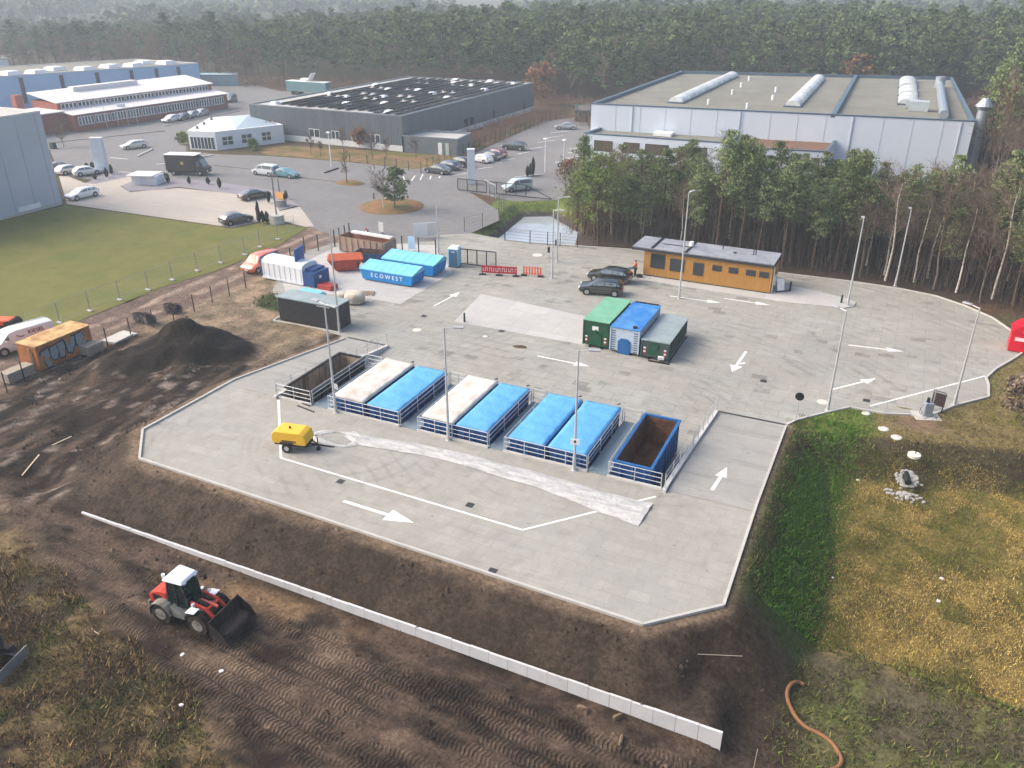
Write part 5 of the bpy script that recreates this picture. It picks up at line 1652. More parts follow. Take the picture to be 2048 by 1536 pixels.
# stations: (x from nose, half width, sill, belt, top)   belt==top -> no cabin there
KINDS = {
    'hatch': (4.2, 1.78, [(0, .72, .30, .55, .58), (.12, .84, .22, .68, .72), (.85, .88, .2, .84, .88), (1.05, .89, .2, .92, .94), (1.75, .89, .2, .94, 1.40), (2.6, .89, .2, .96, 1.47), (3.5, .88, .2, .98, 1.40), (4.0, .85, .24, .98, 1.02), (4.2, .78, .32, .7, .74)], 5),
    'estate': (4.6, 1.82, [(0, .72, .30, .55, .58), (.12, .86, .22, .68, .72), (.95, .90, .2, .84, .88), (1.2, .91, .2, .92, .94), (1.95, .91, .2, .94, 1.40), (2.8, .91, .2, .96, 1.47), (4.05, .90, .2, .98, 1.40), (4.45, .87, .24, .98, 1.02), (4.6, .8, .32, .7, .74)], 5),
    'sedan': (4.6, 1.82, [(0, .72, .30, .55, .58), (.12, .86, .22, .66, .70), (1.0, .90, .2, .80, .84), (1.25, .91, .2, .90, .92), (2.0, .91, .2, .93, 1.36), (2.7, .91, .2, .95, 1.42), (3.3, .90, .2, .96, 1.36), (3.95, .89, .2, .96, 1.0), (4.5, .84, .26, .88, .92), (4.6, .8, .34, .7, .74)], 5),
    'suv': (4.45, 1.86, [(0, .74, .36, .65, .68), (.12, .88, .28, .80, .84), (.95, .92, .26, .94, .98), (1.15, .93, .26, 1.02, 1.04), (1.8, .93, .26, 1.04, 1.52), (2.6, .93, .26, 1.06, 1.60), (3.85, .92, .26, 1.08, 1.53), (4.3, .88, .3, 1.06, 1.1), (4.45, .82, .36, .8, .84)], 5),
    'van': (4.4, 1.84, [(0, .74, .32, .62, .66), (.12, .88, .24, .76, .80), (.7, .91, .22, .96, 1.0), (.9, .92, .22, 1.02, 1.06), (1.5, .92, .22, 1.06, 1.68), (2.2, .92, .22, 1.08, 1.80), (4.2, .92, .22, 1.08, 1.76), (4.36, .9, .24, 1.04, 1.68), (4.4, .86, .3, .9, 1.2)], 5),
    'transporter': (5.3, 1.96, [(0, .8, .32, .72, .76), (.12, .94, .24, .9, .94), (.7, .97, .22, 1.12, 1.16), (.85, .98, .22, 1.16, 1.2), (1.55, .98, .22, 1.18, 1.86), (2.2, .98, .22, 1.2, 1.96), (5.1, .98, .22, 1.2, 1.94), (5.26, .97, .24, 1.16, 1.88), (5.3, .93, .3, .9, 1.3)], 5),
}


def car(name, label, cat, kind, pnt, front, rear, z=0.0, group=None, tail_open=False, detail=True, panel=False, off=0.0):
    L_, Wd, st, _ = KINDS[kind]
    f, b = gp(*front, z), gp(*rear, z)
    d = f - b; az = math.atan2(d.y, d.x)
    cpos = (f + b) / 2
    root = thing(name, label, cat, (cpos.x, cpos.y, z), az, group)
    m = paint(*pnt)
    # loft: nose at +x
    n = len(st)
    rings = []
    for x, w, zs, zb, zt in st:
        X = L_ / 2 - x; cab = zt - zb > .2
        wr = w * (.80 if cab else .93)
        half = [(0, zs), (w * .9, zs), (w, zs + .14), (w * 1.0, (zs + zb) / 2 + .05), (w * .97, zb), (wr + (.02 if cab else 0), zt - .07 if cab else zt - .015), (wr * .82, zt), (0, zt + .025)]
        rings.append([(X, -y, q) for y, q in half] + [(X, y, q) for y, q in reversed(half[1:-1])])
    K = len(rings[0])
    body, glass = MB(), MB()
    allv = [v for r in rings for v in r]
    bf, gf = [], []
    cabs = [s[4] - s[3] > .2 for s in st]
    last_cab = max(i for i in range(n) if cabs[i]); first_cab = min(i for i in range(n) if cabs[i])
    for i in range(n - 1):
        for k in range(K):
            k2 = (k + 1) % K
            face = (i * K + k, i * K + k2, (i + 1) * K + k2, (i + 1) * K + k)
            bf.append(face)
    bf += [tuple(range(K - 1, -1, -1)), tuple(range((n - 1) * K, n * K))]
    body.add(allv, bf)
    bo = body.build('body', m, root, smooth=False)
    for p in bo.data.polygons: p.use_smooth = True
    bo.modifiers.new('edges', 'EDGE_SPLIT').split_angle = R(38)
    # windows: insets of the cabin faces set 6 mm proud

    def inset(q, u0, u1, v0, v1, push=.008):
        """q: four corners (a b along, c d back); bilinear patch"""
        a, b2, c2, d2 = [Vector(p) for p in q]
        P = lambda u, v: a * (1 - u) * (1 - v) + b2 * u * (1 - v) + c2 * u * v + d2 * (1 - u) * v
        nn = (b2 - a).cross(d2 - a).normalized()
        ctr_ = P(.5, .5)
        if nn.dot(ctr_ - Vector((0, 0, .7))) < 0: nn = -nn
        return [P(u0, v0) + nn * push, P(u1, v0) + nn * push, P(u1, v1) + nn * push, P(u0, v1) + nn * push]
    R_ = lambda i, k: rings[i][k]
    ws = MB()
    i = first_cab - 1
    q = [R_(i, 5), R_(i, K - 5), R_(i + 1, K - 6), R_(i + 1, 6)]
    ws.add(inset(q, .06, .94, .12, .97), [(0, 1, 2, 3)]); ws.build('windscreen', CGL, root)
    i = last_cab
    if not panel and not tail_open:
        rw = MB()
        if kind in ('van', 'transporter'):
            a0 = st[-2]; rw.box(-L_ / 2 - .012, -L_ / 2 + .03, -.6, .6, a0[3], a0[4] - .15)
        else:
            rw.add(inset([R_(i, 6), R_(i, K - 6), R_(i + 1, K - 5), R_(i + 1, 5)], .08, .92, .06, .8), [(0, 1, 2, 3)])
        rw.build('rear_window', CGL, root)
    for sgn, ka, kb in ((-1, 4, 5), (1, K - 4, K - 5)):
        sw = MB()
        for i in range(first_cab - 1, last_cab + (0 if kind in ('van', 'transporter') else 1)):
            if panel and i >= first_cab: continue
            if i < first_cab:
                a, b2, c2, d2 = R_(i, ka), R_(i + 1, ka), R_(i + 1, kb), R_(i, kb)
                sw.add(inset([a, b2, c2, d2], .45, .96, .1, .80), [(0, 1, 2, 3)])
            elif i == last_cab:
                sw.add(inset([R_(i, ka), R_(i + 1, ka), R_(i + 1, kb), R_(i, kb)], .06, .5, .15, .72), [(0, 1, 2, 3)])
            else:
                sw.add(inset([R_(i, ka), R_(i + 1, ka), R_(i + 1, kb), R_(i, kb)], .03, .94, .10, .86), [(0, 1, 2, 3)])
        if sw.v: sw.build('side_window', CGL, root)
    # wheels
    rw_ = .32 if kind not in ('suv', 'transporter') else .36
    wx = (L_ / 2 - .85, -L_ / 2 + (.8 if kind != 'transporter' else 1.0))
    for x in wx:
        for s_ in (-1, 1):
            ar = MB(); y = s_ * (Wd / 2 - .02)
            q = MB(); q.cyl((x, y - s_ * .16, rw_), (x, y + s_ * .035, rw_), rw_, n=16)
            w_ = q.build('wheel', TYRE, root)
            q = MB(); q.cyl((x, y + s_ * .036, rw_), (x, y + s_ * .044, rw_), rw_ * .64, n=12); q.build('rim', RIM, w_)
    am = MB()
    for x in wx:
        for s_ in (-1, 1):
            am.cyl((x, s_ * (Wd / 2 - .06), rw_ + .02), (x, s_ * (Wd / 2 + .012), rw_ + .02), rw_ + .06, n=16)
    am.box(L_ / 2 - .06, L_ / 2 + .012, -.5, .5, .34, .5)
    am.build('wheel_arch_trim', TRIM, root)
    if detail:
        zb = st[1][3]
        for s_ in (-1, 1):
            q = MB(); q.obox(L_ / 2 - .07, s_ * (Wd / 2 - .3), zb - .06, .16, .36, .13, -s_ * .35); q.build('headlight', HLIT, root, bevel=.02)
            q = MB(); q.obox(-L_ / 2 + .1, s_ * (Wd / 2 - .17), st[-2][3] - .12, .2, .2, .16, s_ * .5); q.build('tail_light', TLIT, root, bevel=.02)
            q = MB(); q.obox(L_ / 2 - st[first_cab - 1][0] - .35, s_ * (Wd / 2 + .07), st[first_cab - 1][3] + .1, .14, .16, .12); q.build('mirror', m, root, bevel=.03)
    mb = MB(); mb.box(L_ / 2 + .013, L_ / 2 + .022, -.26, .26, .42, .53); mb.box(-L_ / 2 - .02, -L_ / 2 - .004, -.26, .26, .6, .71); mb.build('number_plate', HLIT, root)
    if tail_open:
        a0 = st[last_cab]
        q = MB(); x0 = L_ / 2 - a0[0]
        q.hexa([(x0, -.65, a0[4] - .03), (x0 - 1.0, -.6, a0[4] + .45), (x0 - 1.0, .6, a0[4] + .45), (x0, .65, a0[4] - .03),
                (x0, -.65, a0[4] + .03), (x0 - 1.0, -.6, a0[4] + .51), (x0 - 1.0, .6, a0[4] + .51), (x0, .65, a0[4] + .03)])
        q.build('tailgate', m, root)
        q = MB(); q.hexa([(x0 - .25, -.5, a0[4] + .155), (x0 - .8, -.5, a0[4] + .42), (x0 - .8, .5, a0[4] + .42), (x0 - .25, .5, a0[4] + .155),
                          (x0 - .25, -.5, a0[4] + .165), (x0 - .8, -.5, a0[4] + .43), (x0 - .8, .5, a0[4] + .43), (x0 - .25, .5, a0[4] + .165)]); q.build('rear_window', CGL, root)
        q = MB(); q.box(-L_ / 2 + .04, x0 - .05, -.62, .62, .75, a0[3] + .045); q.build('boot_opening', TRIM, root)
    return root


BLKP, GRYP, WHTP, SILP, BLUP = ('black', (24, 25, 27)), ('graphite', (60, 64, 68)), ('white', (222, 224, 224)), ('silver', (160, 166, 168)), ('slate_blue', (56, 70, 88))
car('parked_car', 'black compact SUV parked nearest the three containers in the yard', 'car', 'suv', BLKP, (1160, 583), (1246, 590))
car('parked_car', 'black estate car with its tailgate raised beside the person in orange', 'car', 'estate', BLKP, (1181, 555), (1258, 566), tail_open=True)
CG = 'cars on the forecourt and roads'
car('parked_car', 'white estate car on the beige forecourt beside the grey building corner', 'car', 'estate', WHTP, (137, 402), (193, 389), group=CG)
car('parked_car', 'white hatchback parked nearest the white pylon at the far forecourt edge', 'car', 'hatch', WHTP, (200, 346), (150, 353), group=CG)
car('parked_car', 'pale silver car between the white hatchback and the dark red one', 'car', 'hatch', ('champagne', (196, 186, 184)), (162, 342), (117, 351), group=CG)
car('parked_car', 'dark red car behind the silver one by the grey building', 'car', 'hatch', ('maroon', (78, 44, 52)), (140, 337), (101, 344), group=CG)
car('parked_car', 'black sedan on the forecourt beside the gravel bed and orange sign', 'car', 'sedan', BLKP, (533, 392), (486, 401), group=CG)
car('parked_car', 'dark grey hatchback at the front corner of the beige forecourt by the lawn', 'car', 'hatch', GRYP, (498, 441), (449, 451), group=CG)
car('parked_car', 'white small van on the road in front of the teal car', 'car', 'van', WHTP, (511, 347), (553, 352), group=CG)
car('parked_car', 'teal car standing behind the small white van on the road', 'car', 'sedan', ('teal', (84, 140, 150)), (592, 356), (553, 351), group=CG)
car('parked_car', 'pale cream car with dark windows on the wide road near the pylon', 'car', 'estate', ('cream', (206, 204, 192)), (249, 299), (288, 294), group=CG)
RG = 'cars in front of the brick hall'
for (f, b), p, k, lab in ((((328, 246), (358, 240)), WHTP, 'estate', 'white car leftmost in the row by the brick hall'), (((352, 243), (378, 236)), GRYP, 'hatch', 'dark grey car second in the row by the brick hall'),
                          (((372, 238), (395, 232)), SILP, 'hatch', 'silver car third in the row by the brick hall'), (((390, 234), (412, 228)), ('pale', (190, 192, 194)), 'estate', 'pale grey car last in the row by the brick hall'),
                          (((262, 245), (298, 238)), GRYP, 'estate', 'dark estate car against the brick wall near the flagpoles'), (((92, 262), (122, 256)), GRYP, 'hatch', 'dark car at the left end of the brick hall'),
                          (((455, 206), (468, 202)), BLUP, 'van', 'dark car at the far right end of the brick hall')):
    car('parked_car', lab, 'car', k, p, f, b, group=RG, detail=False)
PG = 'cars in the car park by the white hall'
for (f, b), p, k, lab in ((((856, 343), (896, 349)), GRYP, 'sedan', 'dark grey sedan nearest the white bay marks of the car park'), (((876, 335), (914, 341)), BLUP, 'estate', 'dark blue estate beside the grey sedan in the car park'),
                          (((902, 328), (940, 335)), BLKP, 'suv', 'black car with a pale roof half behind the white pylon'), (((946, 321), (980, 327)), WHTP, 'hatch', 'white hatchback right of the white pylon in the car park'),
                          (((966, 316), (996, 321)), GRYP, 'hatch', 'dark hatchback between the white one and the red one'), (((978, 311), (1006, 316)), ('dark_red', (120, 34, 40)), 'hatch', 'dark red hatchback at the end of the car park row'),
                          (((1008, 298), (1050, 301)), ('bottle_green', (30, 46, 42)), 'suv', 'dark green car standing alone by the car park fence'), (((1113, 258), (1150, 258)), SILP, 'sedan', 'silver sedan far back in the car park'),
                          (((1116, 331), (1164, 335)), SILP, 'estate', 'silver estate car partly hidden by the plantation edge'), (((1012, 383), (1056, 378)), ('pale_mint', (178, 196, 196)), 'van', 'pale van behind the long dark sliding gate')):
    car('parked_car', lab, 'car', k, p, f, b, group=PG)
vo = car('parked_van', 'orange small van parked on the dirt track by the post fence', 'van', 'van', ('orange', (214, 96, 44)), (487, 551), (556, 524))
vw = car('parked_van', 'white delivery van with dark red lettering behind the orange skip container', 'van', 'transporter', WHTP, (-14, 712), (102, 677), panel=True)
LR = mat('dark_red_letters', c(116, 30, 44), .5)
text('lettering', 'KIESEL', .46, LR, vw, (-1.1, .925, 1.5), (R(78), 0, R(180)), .03, 1.05)
mb = MB(); mb.tube([(-.1, .94, 1.38), (.1, .945, 1.30), (.4, .94, 1.4), (.5, .93, 1.52)], .035); mb.build('emblem', LR, vw)
mb = MB(); mb.box(.2, 1.0, .982, .99, .78, .84); mb.build('small_text_line', mat('grey_print', c(150, 150, 156), .5), vw)
# orange thing behind the van
root = thing('orange_machine', 'orange machine top half hidden behind the white delivery van', 'machine', gp(10, 655), R(20))
mb = MB(); mb.box(-1.2, 1.0, -.55, .55, .35, .95); mb.build('housing', mat('safety_orange', c(226, 92, 44), .5, var=.1), root, bevel=.15)
mb = MB(); mb.cyl((-1, -.75, .45), (-1, .75, .45), .45, n=14); mb.cyl((.9, -.75, .45), (.9, .75, .45), .45, n=14); mb.build('wheel', TYRE, root)
# dark box truck
a, b = gp(412, 352), gp(333, 350); d = a - b
root = thing('box_truck', 'dark brown box truck with a white roof driving on the road', 'truck', ((a.x + b.x) / 2, (a.y + b.y) / 2 + .9, 0), math.atan2(d.y, d.x))
BRT = mat('dark_brown_truck_paint', c(66, 60, 58), .5, var=.06)
mb = MB(); mb.box(-3.4, 1.5, -1.1, 1.1, .75, 3.2); mb.build('cargo_box', BRT, root, bevel=.04)
mb = MB(); mb.box(-3.45, 1.9, -1.12, 1.12, 3.21, 3.3); mb.build('roof', HAZW, root)
mb = MB(); mb.profile([(1.52, .45), (3.3, .45), (3.35, 1.1), (2.9, 1.35), (2.3, 2.6), (1.52, 3.0)], -1.02, 1.02); mb.build('cab', BRT, root, bevel=.05)
mb = MB(); mb.hexa([(2.88, -.9, 1.42), (2.88, .9, 1.42), (2.36, .85, 2.5), (2.36, -.85, 2.5), (2.91, -.9, 1.44), (2.91, .9, 1.44), (2.39, .85, 2.52), (2.39, -.85, 2.52)]); mb.build('windscreen', CGL, root)
for s_ in (-1, 1):
    mb = MB(); mb.box(1.75, 2.35, *sorted((s_ * 1.022, s_ * 1.03)), 1.5, 2.3); mb.build('side_window', CGL, root)
    mb = MB(); mb.box(3.3, 3.38, *sorted((s_ * .55, s_ * .9)), .7, .95); mb.build('headlight', HLIT, root)
    for x in (-2.2, 2.2):
        mb = MB(); mb.cyl((x, s_ * .75, .42), (x, s_ * 1.08, .42), .42, n=16); w_ = mb.build('wheel', TYRE, root)
        mb = MB(); mb.cyl((x, s_ * 1.085, .42), (x, s_ * 1.1, .42), .22, n=10); mb.build('rim', RIM, w_)
mb = MB(); mb.box(-3.3, 2.9, -.8, .8, .4, .748); mb.build('chassis', TRIM, root)
mb = MB(); mb.cyl((-.55, -1.102, 2.0), (-.55, -1.112, 2.0), .28, n=16); mb.build('emblem', mat('yellow_emblem', c(196, 168, 96), .5), root)
# far truck with dish behind the grey hall
g = gp(622, 190)
root = thing('outside_broadcast_truck', 'pale green truck with a raised dish on its roof behind the grey hall', 'truck', (g.x, g.y, 0), R(0))
mb = MB(); mb.box(-7.0, 6.0, -1.3, 1.3, .9, 3.4); mb.build('body', mat('pale_teal_paint', c(92, 128, 132), .5), root)
mb = MB(); mb.box(-7.0, 6.0, -1.31, 1.31, 3.41, 3.5); mb.build('roof', HAZW, root)
mb = MB(); mb.box(-2.5, -.5, -.8, .8, 3.51, 4.2); mb.hexa([(0, -1, 3.8), (.2, -1, 3.8), (.2, 1, 3.8), (0, 1, 3.8), (1.3, -1, 5.6), (1.5, -1, 5.5), (1.5, 1, 5.5), (1.3, 1, 5.6)]); mb.build('dish', HAZW, root)
mb = MB()
for x in (-5, -3.8, 3, 4.6): mb.cyl((x, -1.32, .5), (x, 1.32, .5), .5, n=12)
mb.build('wheel', TYRE, root)

# ------------------------------------------------------------------ graffiti container, slabs, coils by the fence
GOR = two_tone('scuffed_orange_paint', c(160, 104, 60), c(120, 80, 50), 1.2, rough=.6, lo=.42, hi=.66, detail=8)
root = thing('graffiti_container', 'orange site container with grey graffiti lettering on its long side', 'container', (-61.4, 41.6, 0), 0)
mb = MB(); mb.box(-1.15, 1.15, -2.6, 2.6, .1, 2.2); mb.build('body', GOR, root, bevel=.05)
mb = MB(); mb.box(-1.18, 1.18, -2.63, 2.63, 2.202, 2.27); mb.build('roof', two_tone('rusty_pale_roof', c(196, 164, 116), c(140, 104, 70), .9, lo=.4, hi=.65, detail=8), root)
gsil, gout = mat('silver_spray_paint', c(126, 134, 138), .6, var=.12, scale=4), mat('dark_spray_outline', c(34, 38, 46), .6)
shapes = [[(-2.1, 1.75), (-1.45, 1.9), (-1.35, 1.25), (-1.55, .95), (-1.35, .35), (-1.75, .3), (-1.95, .9), (-1.8, 1.3), (-2.15, 1.45)],
          [(-1.3, 1.85), (-.75, 1.9), (-.6, 1.3), (-.85, .7), (-1.2, .75), (-1.35, 1.2)], [(-.7, 1.95), (-.1, 2.0), (-.0, 1.5), (-.2, .65), (-.6, .7), (-.6, 1.3)],
          [(.05, 2.0), (.35, 1.4), (.6, 2.05), (.95, 2.0), (.8, 1.2), (.45, .7), (.1, .9)], [(1.0, 2.05), (1.6, 2.1), (1.75, 1.6), (1.45, 1.4), (1.85, 1.2), (1.8, .85), (1.2, .8), (.95, 1.3)]]
for k, sh in enumerate(shapes):
    cx = sum(p[0] for p in sh) / len(sh); cz = sum(p[1] for p in sh) / len(sh)
    mb = MB(); mb.add([(1.151 + .004, cx * 1.08 + (p[0] - cx) * 1.3, cz - .12 + (p[1] - cz) * 1.2) for p in sh], [tuple(range(len(sh)))]); q = mb.build('graffiti_outline', gout, root)
    mb = MB(); mb.add([(1.151 + .008, cx * 1.08 + (p[0] - cx) * 1.02, cz - .12 + (p[1] - cz) * .98) for p in sh], [tuple(range(len(sh)))]); mb.build('graffiti_fill', gsil, q)
mb = MB(); mb.box(-.5, .5, -2.66, -2.602, .2, 2.0); mb.build('door', GOR, root)
mb = MB(); mb.bar((.6, -2.8, 0), (.45, -2.66, 2.0), .06); mb.bar((.75, -2.85, 0), (.65, -2.66, 1.8), .06); o = mb.build('timber_prop', PALW, root)
SLB = mat('stacked_slab_grey', c(150, 140, 126), .9, var=.2, scale=4)
def slab_stack(label, px, py, n, sx, sy, rz=0):
    root = thing('slab_stack', label, 'slabs', gp(px, py), rz)
    for k in range(n):
        mb = MB(); e = .03 * math.sin(k * 2.3)
        mb.box(-sx / 2 + e, sx / 2 + e, -sy / 2, sy / 2, .12 + k * .1, .205 + k * .1); mb.build('slab', SLB, root)
    mb = MB()
    for y in (-.35, .35): mb.box(-sx / 2, sx / 2, y * sy - .06, y * sy + .06, 0, .118)
    mb.build('bearer', PALW, root)
slab_stack('stack of grey slabs behind the graffiti container', 185, 706, 8, 1.2, 1.6)
slab_stack('stack of grey slabs in front of the graffiti container', 38, 757, 8, 1.0, 2.3)
root = thing('sheet_stack', 'flat pale sheets lying on the ground beyond the slab stacks', 'sheets', gp(238, 676), 0)
mb = MB(); mb.obox(0, 0, .06, 1.7, 2.6, .1, R(0)); mb.build('sheet', mat('pale_grey_sheet', c(182, 178, 172), .8, var=.1), root)
mb = MB(); mb.obox(.1, -.2, .16, 1.5, 2.2, .08, R(4)); mb.build('upper_sheet', mat('pale_grey_sheet', c(182, 178, 172), .8, var=.1), root)
for k, (px, py, n, lab) in enumerate(((290, 645, 3, 'pile of dark cable coils by the fence, the larger one'), (345, 625, 2, 'dark cable coils by the fence, the smaller pile'))):
    root = thing('cable_coil', lab, 'cable', gp(px, py), 0)
    for i in range(n):
        cx, cy = (i - (n - 1) / 2) * .75, .2 * (i % 2)
        pts = [(cx + (.48 + .05 * math.sin(t * 5 + i)) * math.cos(t), cy + .48 * math.sin(t), .1 + t * .022) for t in np.linspace(0, 2 * math.pi * 5, 70)]
        mb = MB(); mb.tube(pts, .055, n=5); mb.build('coil', BLACK, root)

# ------------------------------------------------------------------ fences on the west side
PST = mat('dark_fence_post', c(40, 42, 44), .5)
root = thing('post_fence', 'row of bare dark fence posts along the dirt track, no mesh yet', 'fence', (-59.8, 35.8, 0))
for k, (px, py) in enumerate(((15, 785), (50, 762), (216, 693), (262, 672), (308, 655), (348, 640), (389, 623), (425, 605), (459, 590), (492, 576))):
    g = gp(px, py); mb = MB(); mb.box(-.035, .035, -.035, .035, -.2, 1.75); mb.build('post', PST, root, (g.x + 59.8, g.y - 35.8, 0))
root = thing('post_fence', 'row of dark fence posts behind the containers on the pad', 'fence', (-57, 70, 0))
for k, (px, py) in enumerate(((560, 560), (583, 530), (610, 507), (637, 502), (670, 493), (680, 488), (691, 483), (700, 478), (738, 492), (768, 498), (805, 505), (838, 509), (872, 514))):
    g = gp(px, py); mb = MB(); mb.box(-.05, .05, -.05, .05, -.2, 2.0); mb.build('post', PST, root, (g.x + 57, g.y - 70, 0))
mb = MB()
for (p, q) in (((640, 502), (672, 492)), ((672, 492), (700, 478))):
    a, b = gp(*p), gp(*q)
    for k in range(18):
        t = k / 17; x, y = a.x + (b.x - a.x) * t + 57, a.y + (b.y - a.y) * t - 70
        mb.cyl((x, y, .05), (x, y, 1.9), .012, n=4)
mb.build('wire_panel', STEEL, root)
ZINC = mat('zinc_mesh', c(150, 156, 158), .5, .4)
mbp = None
feet = [gp(180 - 60.5 * 2, 671), gp(120, 646), gp(180, 622), gp(240, 600), gp(297, 580), gp(345, 560), gp(395, 542), gp(442, 526), gp(490, 510), gp(520, 494), gp(556, 479), gp(590, 462)]
for k in range(len(feet) - 1):
    a, b = feet[k], feet[k + 1]; d = b - a; L_ = d.length; root = thing('site_fence_panel', 'mesh site fence panel on a pale block along the lawn edge', 'fence', a, math.atan2(d.y, d.x), 'mobile fence panels along the lawn')
    if k == 0:
        mb = MB()
        for x in (.04, L_ - .04): mb.cyl((x, 0, .05), (x, 0, 2.0), .022, n=6)
        for z in (.25, 2.0): mb.cyl((.04, 0, z), (L_ - .04, 0, z), .018, n=6)
        f0 = mb.build('frame', ZINC, root)
        mb = MB()
        for i in range(20): mb.cyl((.1 + i * (L_ - .2) / 19, 0, .28), (.1 + i * (L_ - .2) / 19, 0, 1.97), .003, n=3)
        for i in range(8): mb.cyl((.06, 0, .3 + i * .22), (L_ - .06, 0, .3 + i * .22), .003, n=3)
        f1 = mb.build('mesh', ZINC, root)
        mb = MB(); mb.box(-.16, .12, -.32, .32, 0, .13); f2 = mb.build('foot_block', mat('pale_foot_block', c(186, 184, 178), .9, var=.1), root, bevel=.02)
        L0 = L_
    else:
        for o in (f0, f1, f2):
            q = o.copy(); COL.objects.link(q); q.parent = root; q.scale = (L_ / L0 if o is not f2 else 1, 1, 1)

# ------------------------------------------------------------------ yellow compressor trailer on the deck
YEL = mat('yellow_enamel', c(222, 176, 48), .45, var=.08, scale=3)
g = gp(580, 903, ZD)
root = thing('compressor_trailer', 'yellow compressor on a two-wheeled trailer standing on the deck', 'compressor', (g.x, g.y + .55, ZD), R(12))
mb = MB(); mb.profile([(-1.2, .55), (1.0, .55), (1.15, .75), (1.0, 1.28), (.7, 1.42), (-1.0, 1.42), (-1.25, 1.2), (-1.28, .8)], -.62, .62); mb.build('canopy', YEL, root, bevel=.06)
mb = MB(); mb.box(-1.1, .9, -.635, -.622, .66, .92); mb.build('louvre_panel', YEL, root)
mb = MB(); mb.box(-.55, .45, -.645, -.636, .74, .86); mb.build('dark_label', mat('dark_label', c(110, 84, 36), .6, var=.4, scale=14), root)
mb = MB(); mb.cyl((-.2, 0, 1.42), (-.2, 0, 1.55), .07, n=8); mb.build('exhaust', BLACK, root)
mb = MB(); mb.box(-1.15, 1.05, -.5, .5, .4, .548); mb.bar((1.0, 0, .45), (2.6, 0, .4), .09); mb.bar((1.0, -.4, .45), (1.7, 0, .43), .06); mb.bar((1.0, .4, .45), (1.7, 0, .43), .06); mb.build('chassis', BLACK, root)
mb = MB(); mb.cyl((2.6, 0, .4), (2.75, 0, .4), .05); mb.build('hitch', BLACK, root)
mb = MB(); mb.cyl((1.6, .05, .1), (1.6, .05, .95), .035); mb.cyl((1.6, -.04, .13), (1.6, .14, .13), .13, n=10); mb.build('jockey_wheel', BLACK, root)
for s_ in (-1, 1):
    mb = MB(); mb.cyl((-.2, s_ * .58, .33), (-.2, s_ * .78, .33), .33, n=16); w_ = mb.build('wheel', TYRE, root)
    mb = MB(); mb.cyl((-.2, s_ * .782, .33), (-.2, s_ * .79, .33), .17, n=10); mb.build('rim', RIM, w_)
    mb = MB(); mb.box(-.65, .25, s_ * .69 - .12, s_ * .69 + .12, .68, .72); mb.build('fender', BLACK, root)

# ------------------------------------------------------------------ wheel loader
LRED = two_tone('loader_red', c(186, 60, 48), c(126, 78, 60), 2.2, rough=.5, lo=.5, hi=.78, objvar=0, detail=8)
LGRY = two_tone('loader_grey', c(122, 124, 120), c(92, 80, 68), 2.5, rough=.7, lo=.45, hi=.7, objvar=0, detail=8)
LWHT = mat('loader_white', c(226, 230, 234), .4, var=.04)
MUD = two_tone('muddy_black_steel', c(36, 34, 33), c(70, 60, 52), 2.0, lo=.45, hi=.7)
LGLS = mat('tinted_cab_glass', c(52, 84, 78), .08, var=.1, spec=.7)
lz = -.36
ld = thing('wheel_loader', 'red wheel loader with a white cab roof and black bucket on the front track', 'wheel loader', (-28.45, 22.75, lz), R(3))
def wheel(par, x, s_, y, r, w):
    mb = MB(); mb.cyl((x, s_ * (y - w), r), (x, s_ * y, r), r, n=26)
    for k in range(26):
        a = 2 * math.pi * k / 26
        for q0, q1, sh in ((y - w + .01, y - w / 2, 0), (y - w / 2, y - .01, .12)):
            a2 = a + sh
            mb.obox(x, 0, 0, .01, .01, .01)
            del mb.v[-8:], mb.f[-6:], mb.m[-6:]
            P = []
            for yy in (q0, q1):
                for da, rr in ((-.05, r - .01), (.05, r - .01), (.05, r + .035), (-.05, r + .035)):
                    P.append((x + math.cos(a2 + da) * rr, s_ * yy, r + math.sin(a2 + da) * rr))
            mb.hexa(P)
    w_ = mb.build('wheel', two_tone('muddy_tyre', c(38, 36, 35), c(84, 70, 58), 3.0, lo=.48, hi=.66, objvar=0), par)
    mb = MB(); mb.cyl((x, s_ * (y + .002), r), (x, s_ * (y + .02), r), r * .56, n=20); mb.cyl((x, s_ * (y + .021), r), (x, s_ * (y + .05), r), r * .22, n=12); mb.build('rim', two_tone('loader_rim', c(146, 146, 142), c(98, 84, 70), 3.0, lo=.42, hi=.66, objvar=0), w_)
for x in (-1.15, 1.15):
    for s_ in (-1, 1): wheel(ld, x, s_, .95, .58, .42)
mb = MB(); mb.profile([(-2.15, .75), (-.95, .7), (-.95, 1.62), (-1.35, 1.66), (-1.95, 1.45), (-2.15, 1.2)], -.55, .55); mb.build('engine_hood', LRED, ld, bevel=.08)
for s_ in (-1, 1):
    mb = MB(); mb.box(-1.85, -1.3, *sorted((s_ * .551, s_ * .562)), 1.0, 1.38); mb.build('side_grille', BLACK, ld)
mb = MB(); mb.box(-2.17, -2.152, -.4, .4, .85, 1.25); mb.build('rear_grille', BLACK, ld)
mb = MB(); mb.box(-2.3, -2.15, -.6, .6, .45, .8); mb.build('counterweight', LGRY, ld, bevel=.05)
mb = MB(); mb.box(-2.1, .35, -.42, .42, .42, .72); mb.build('rear_frame', MUD, ld)
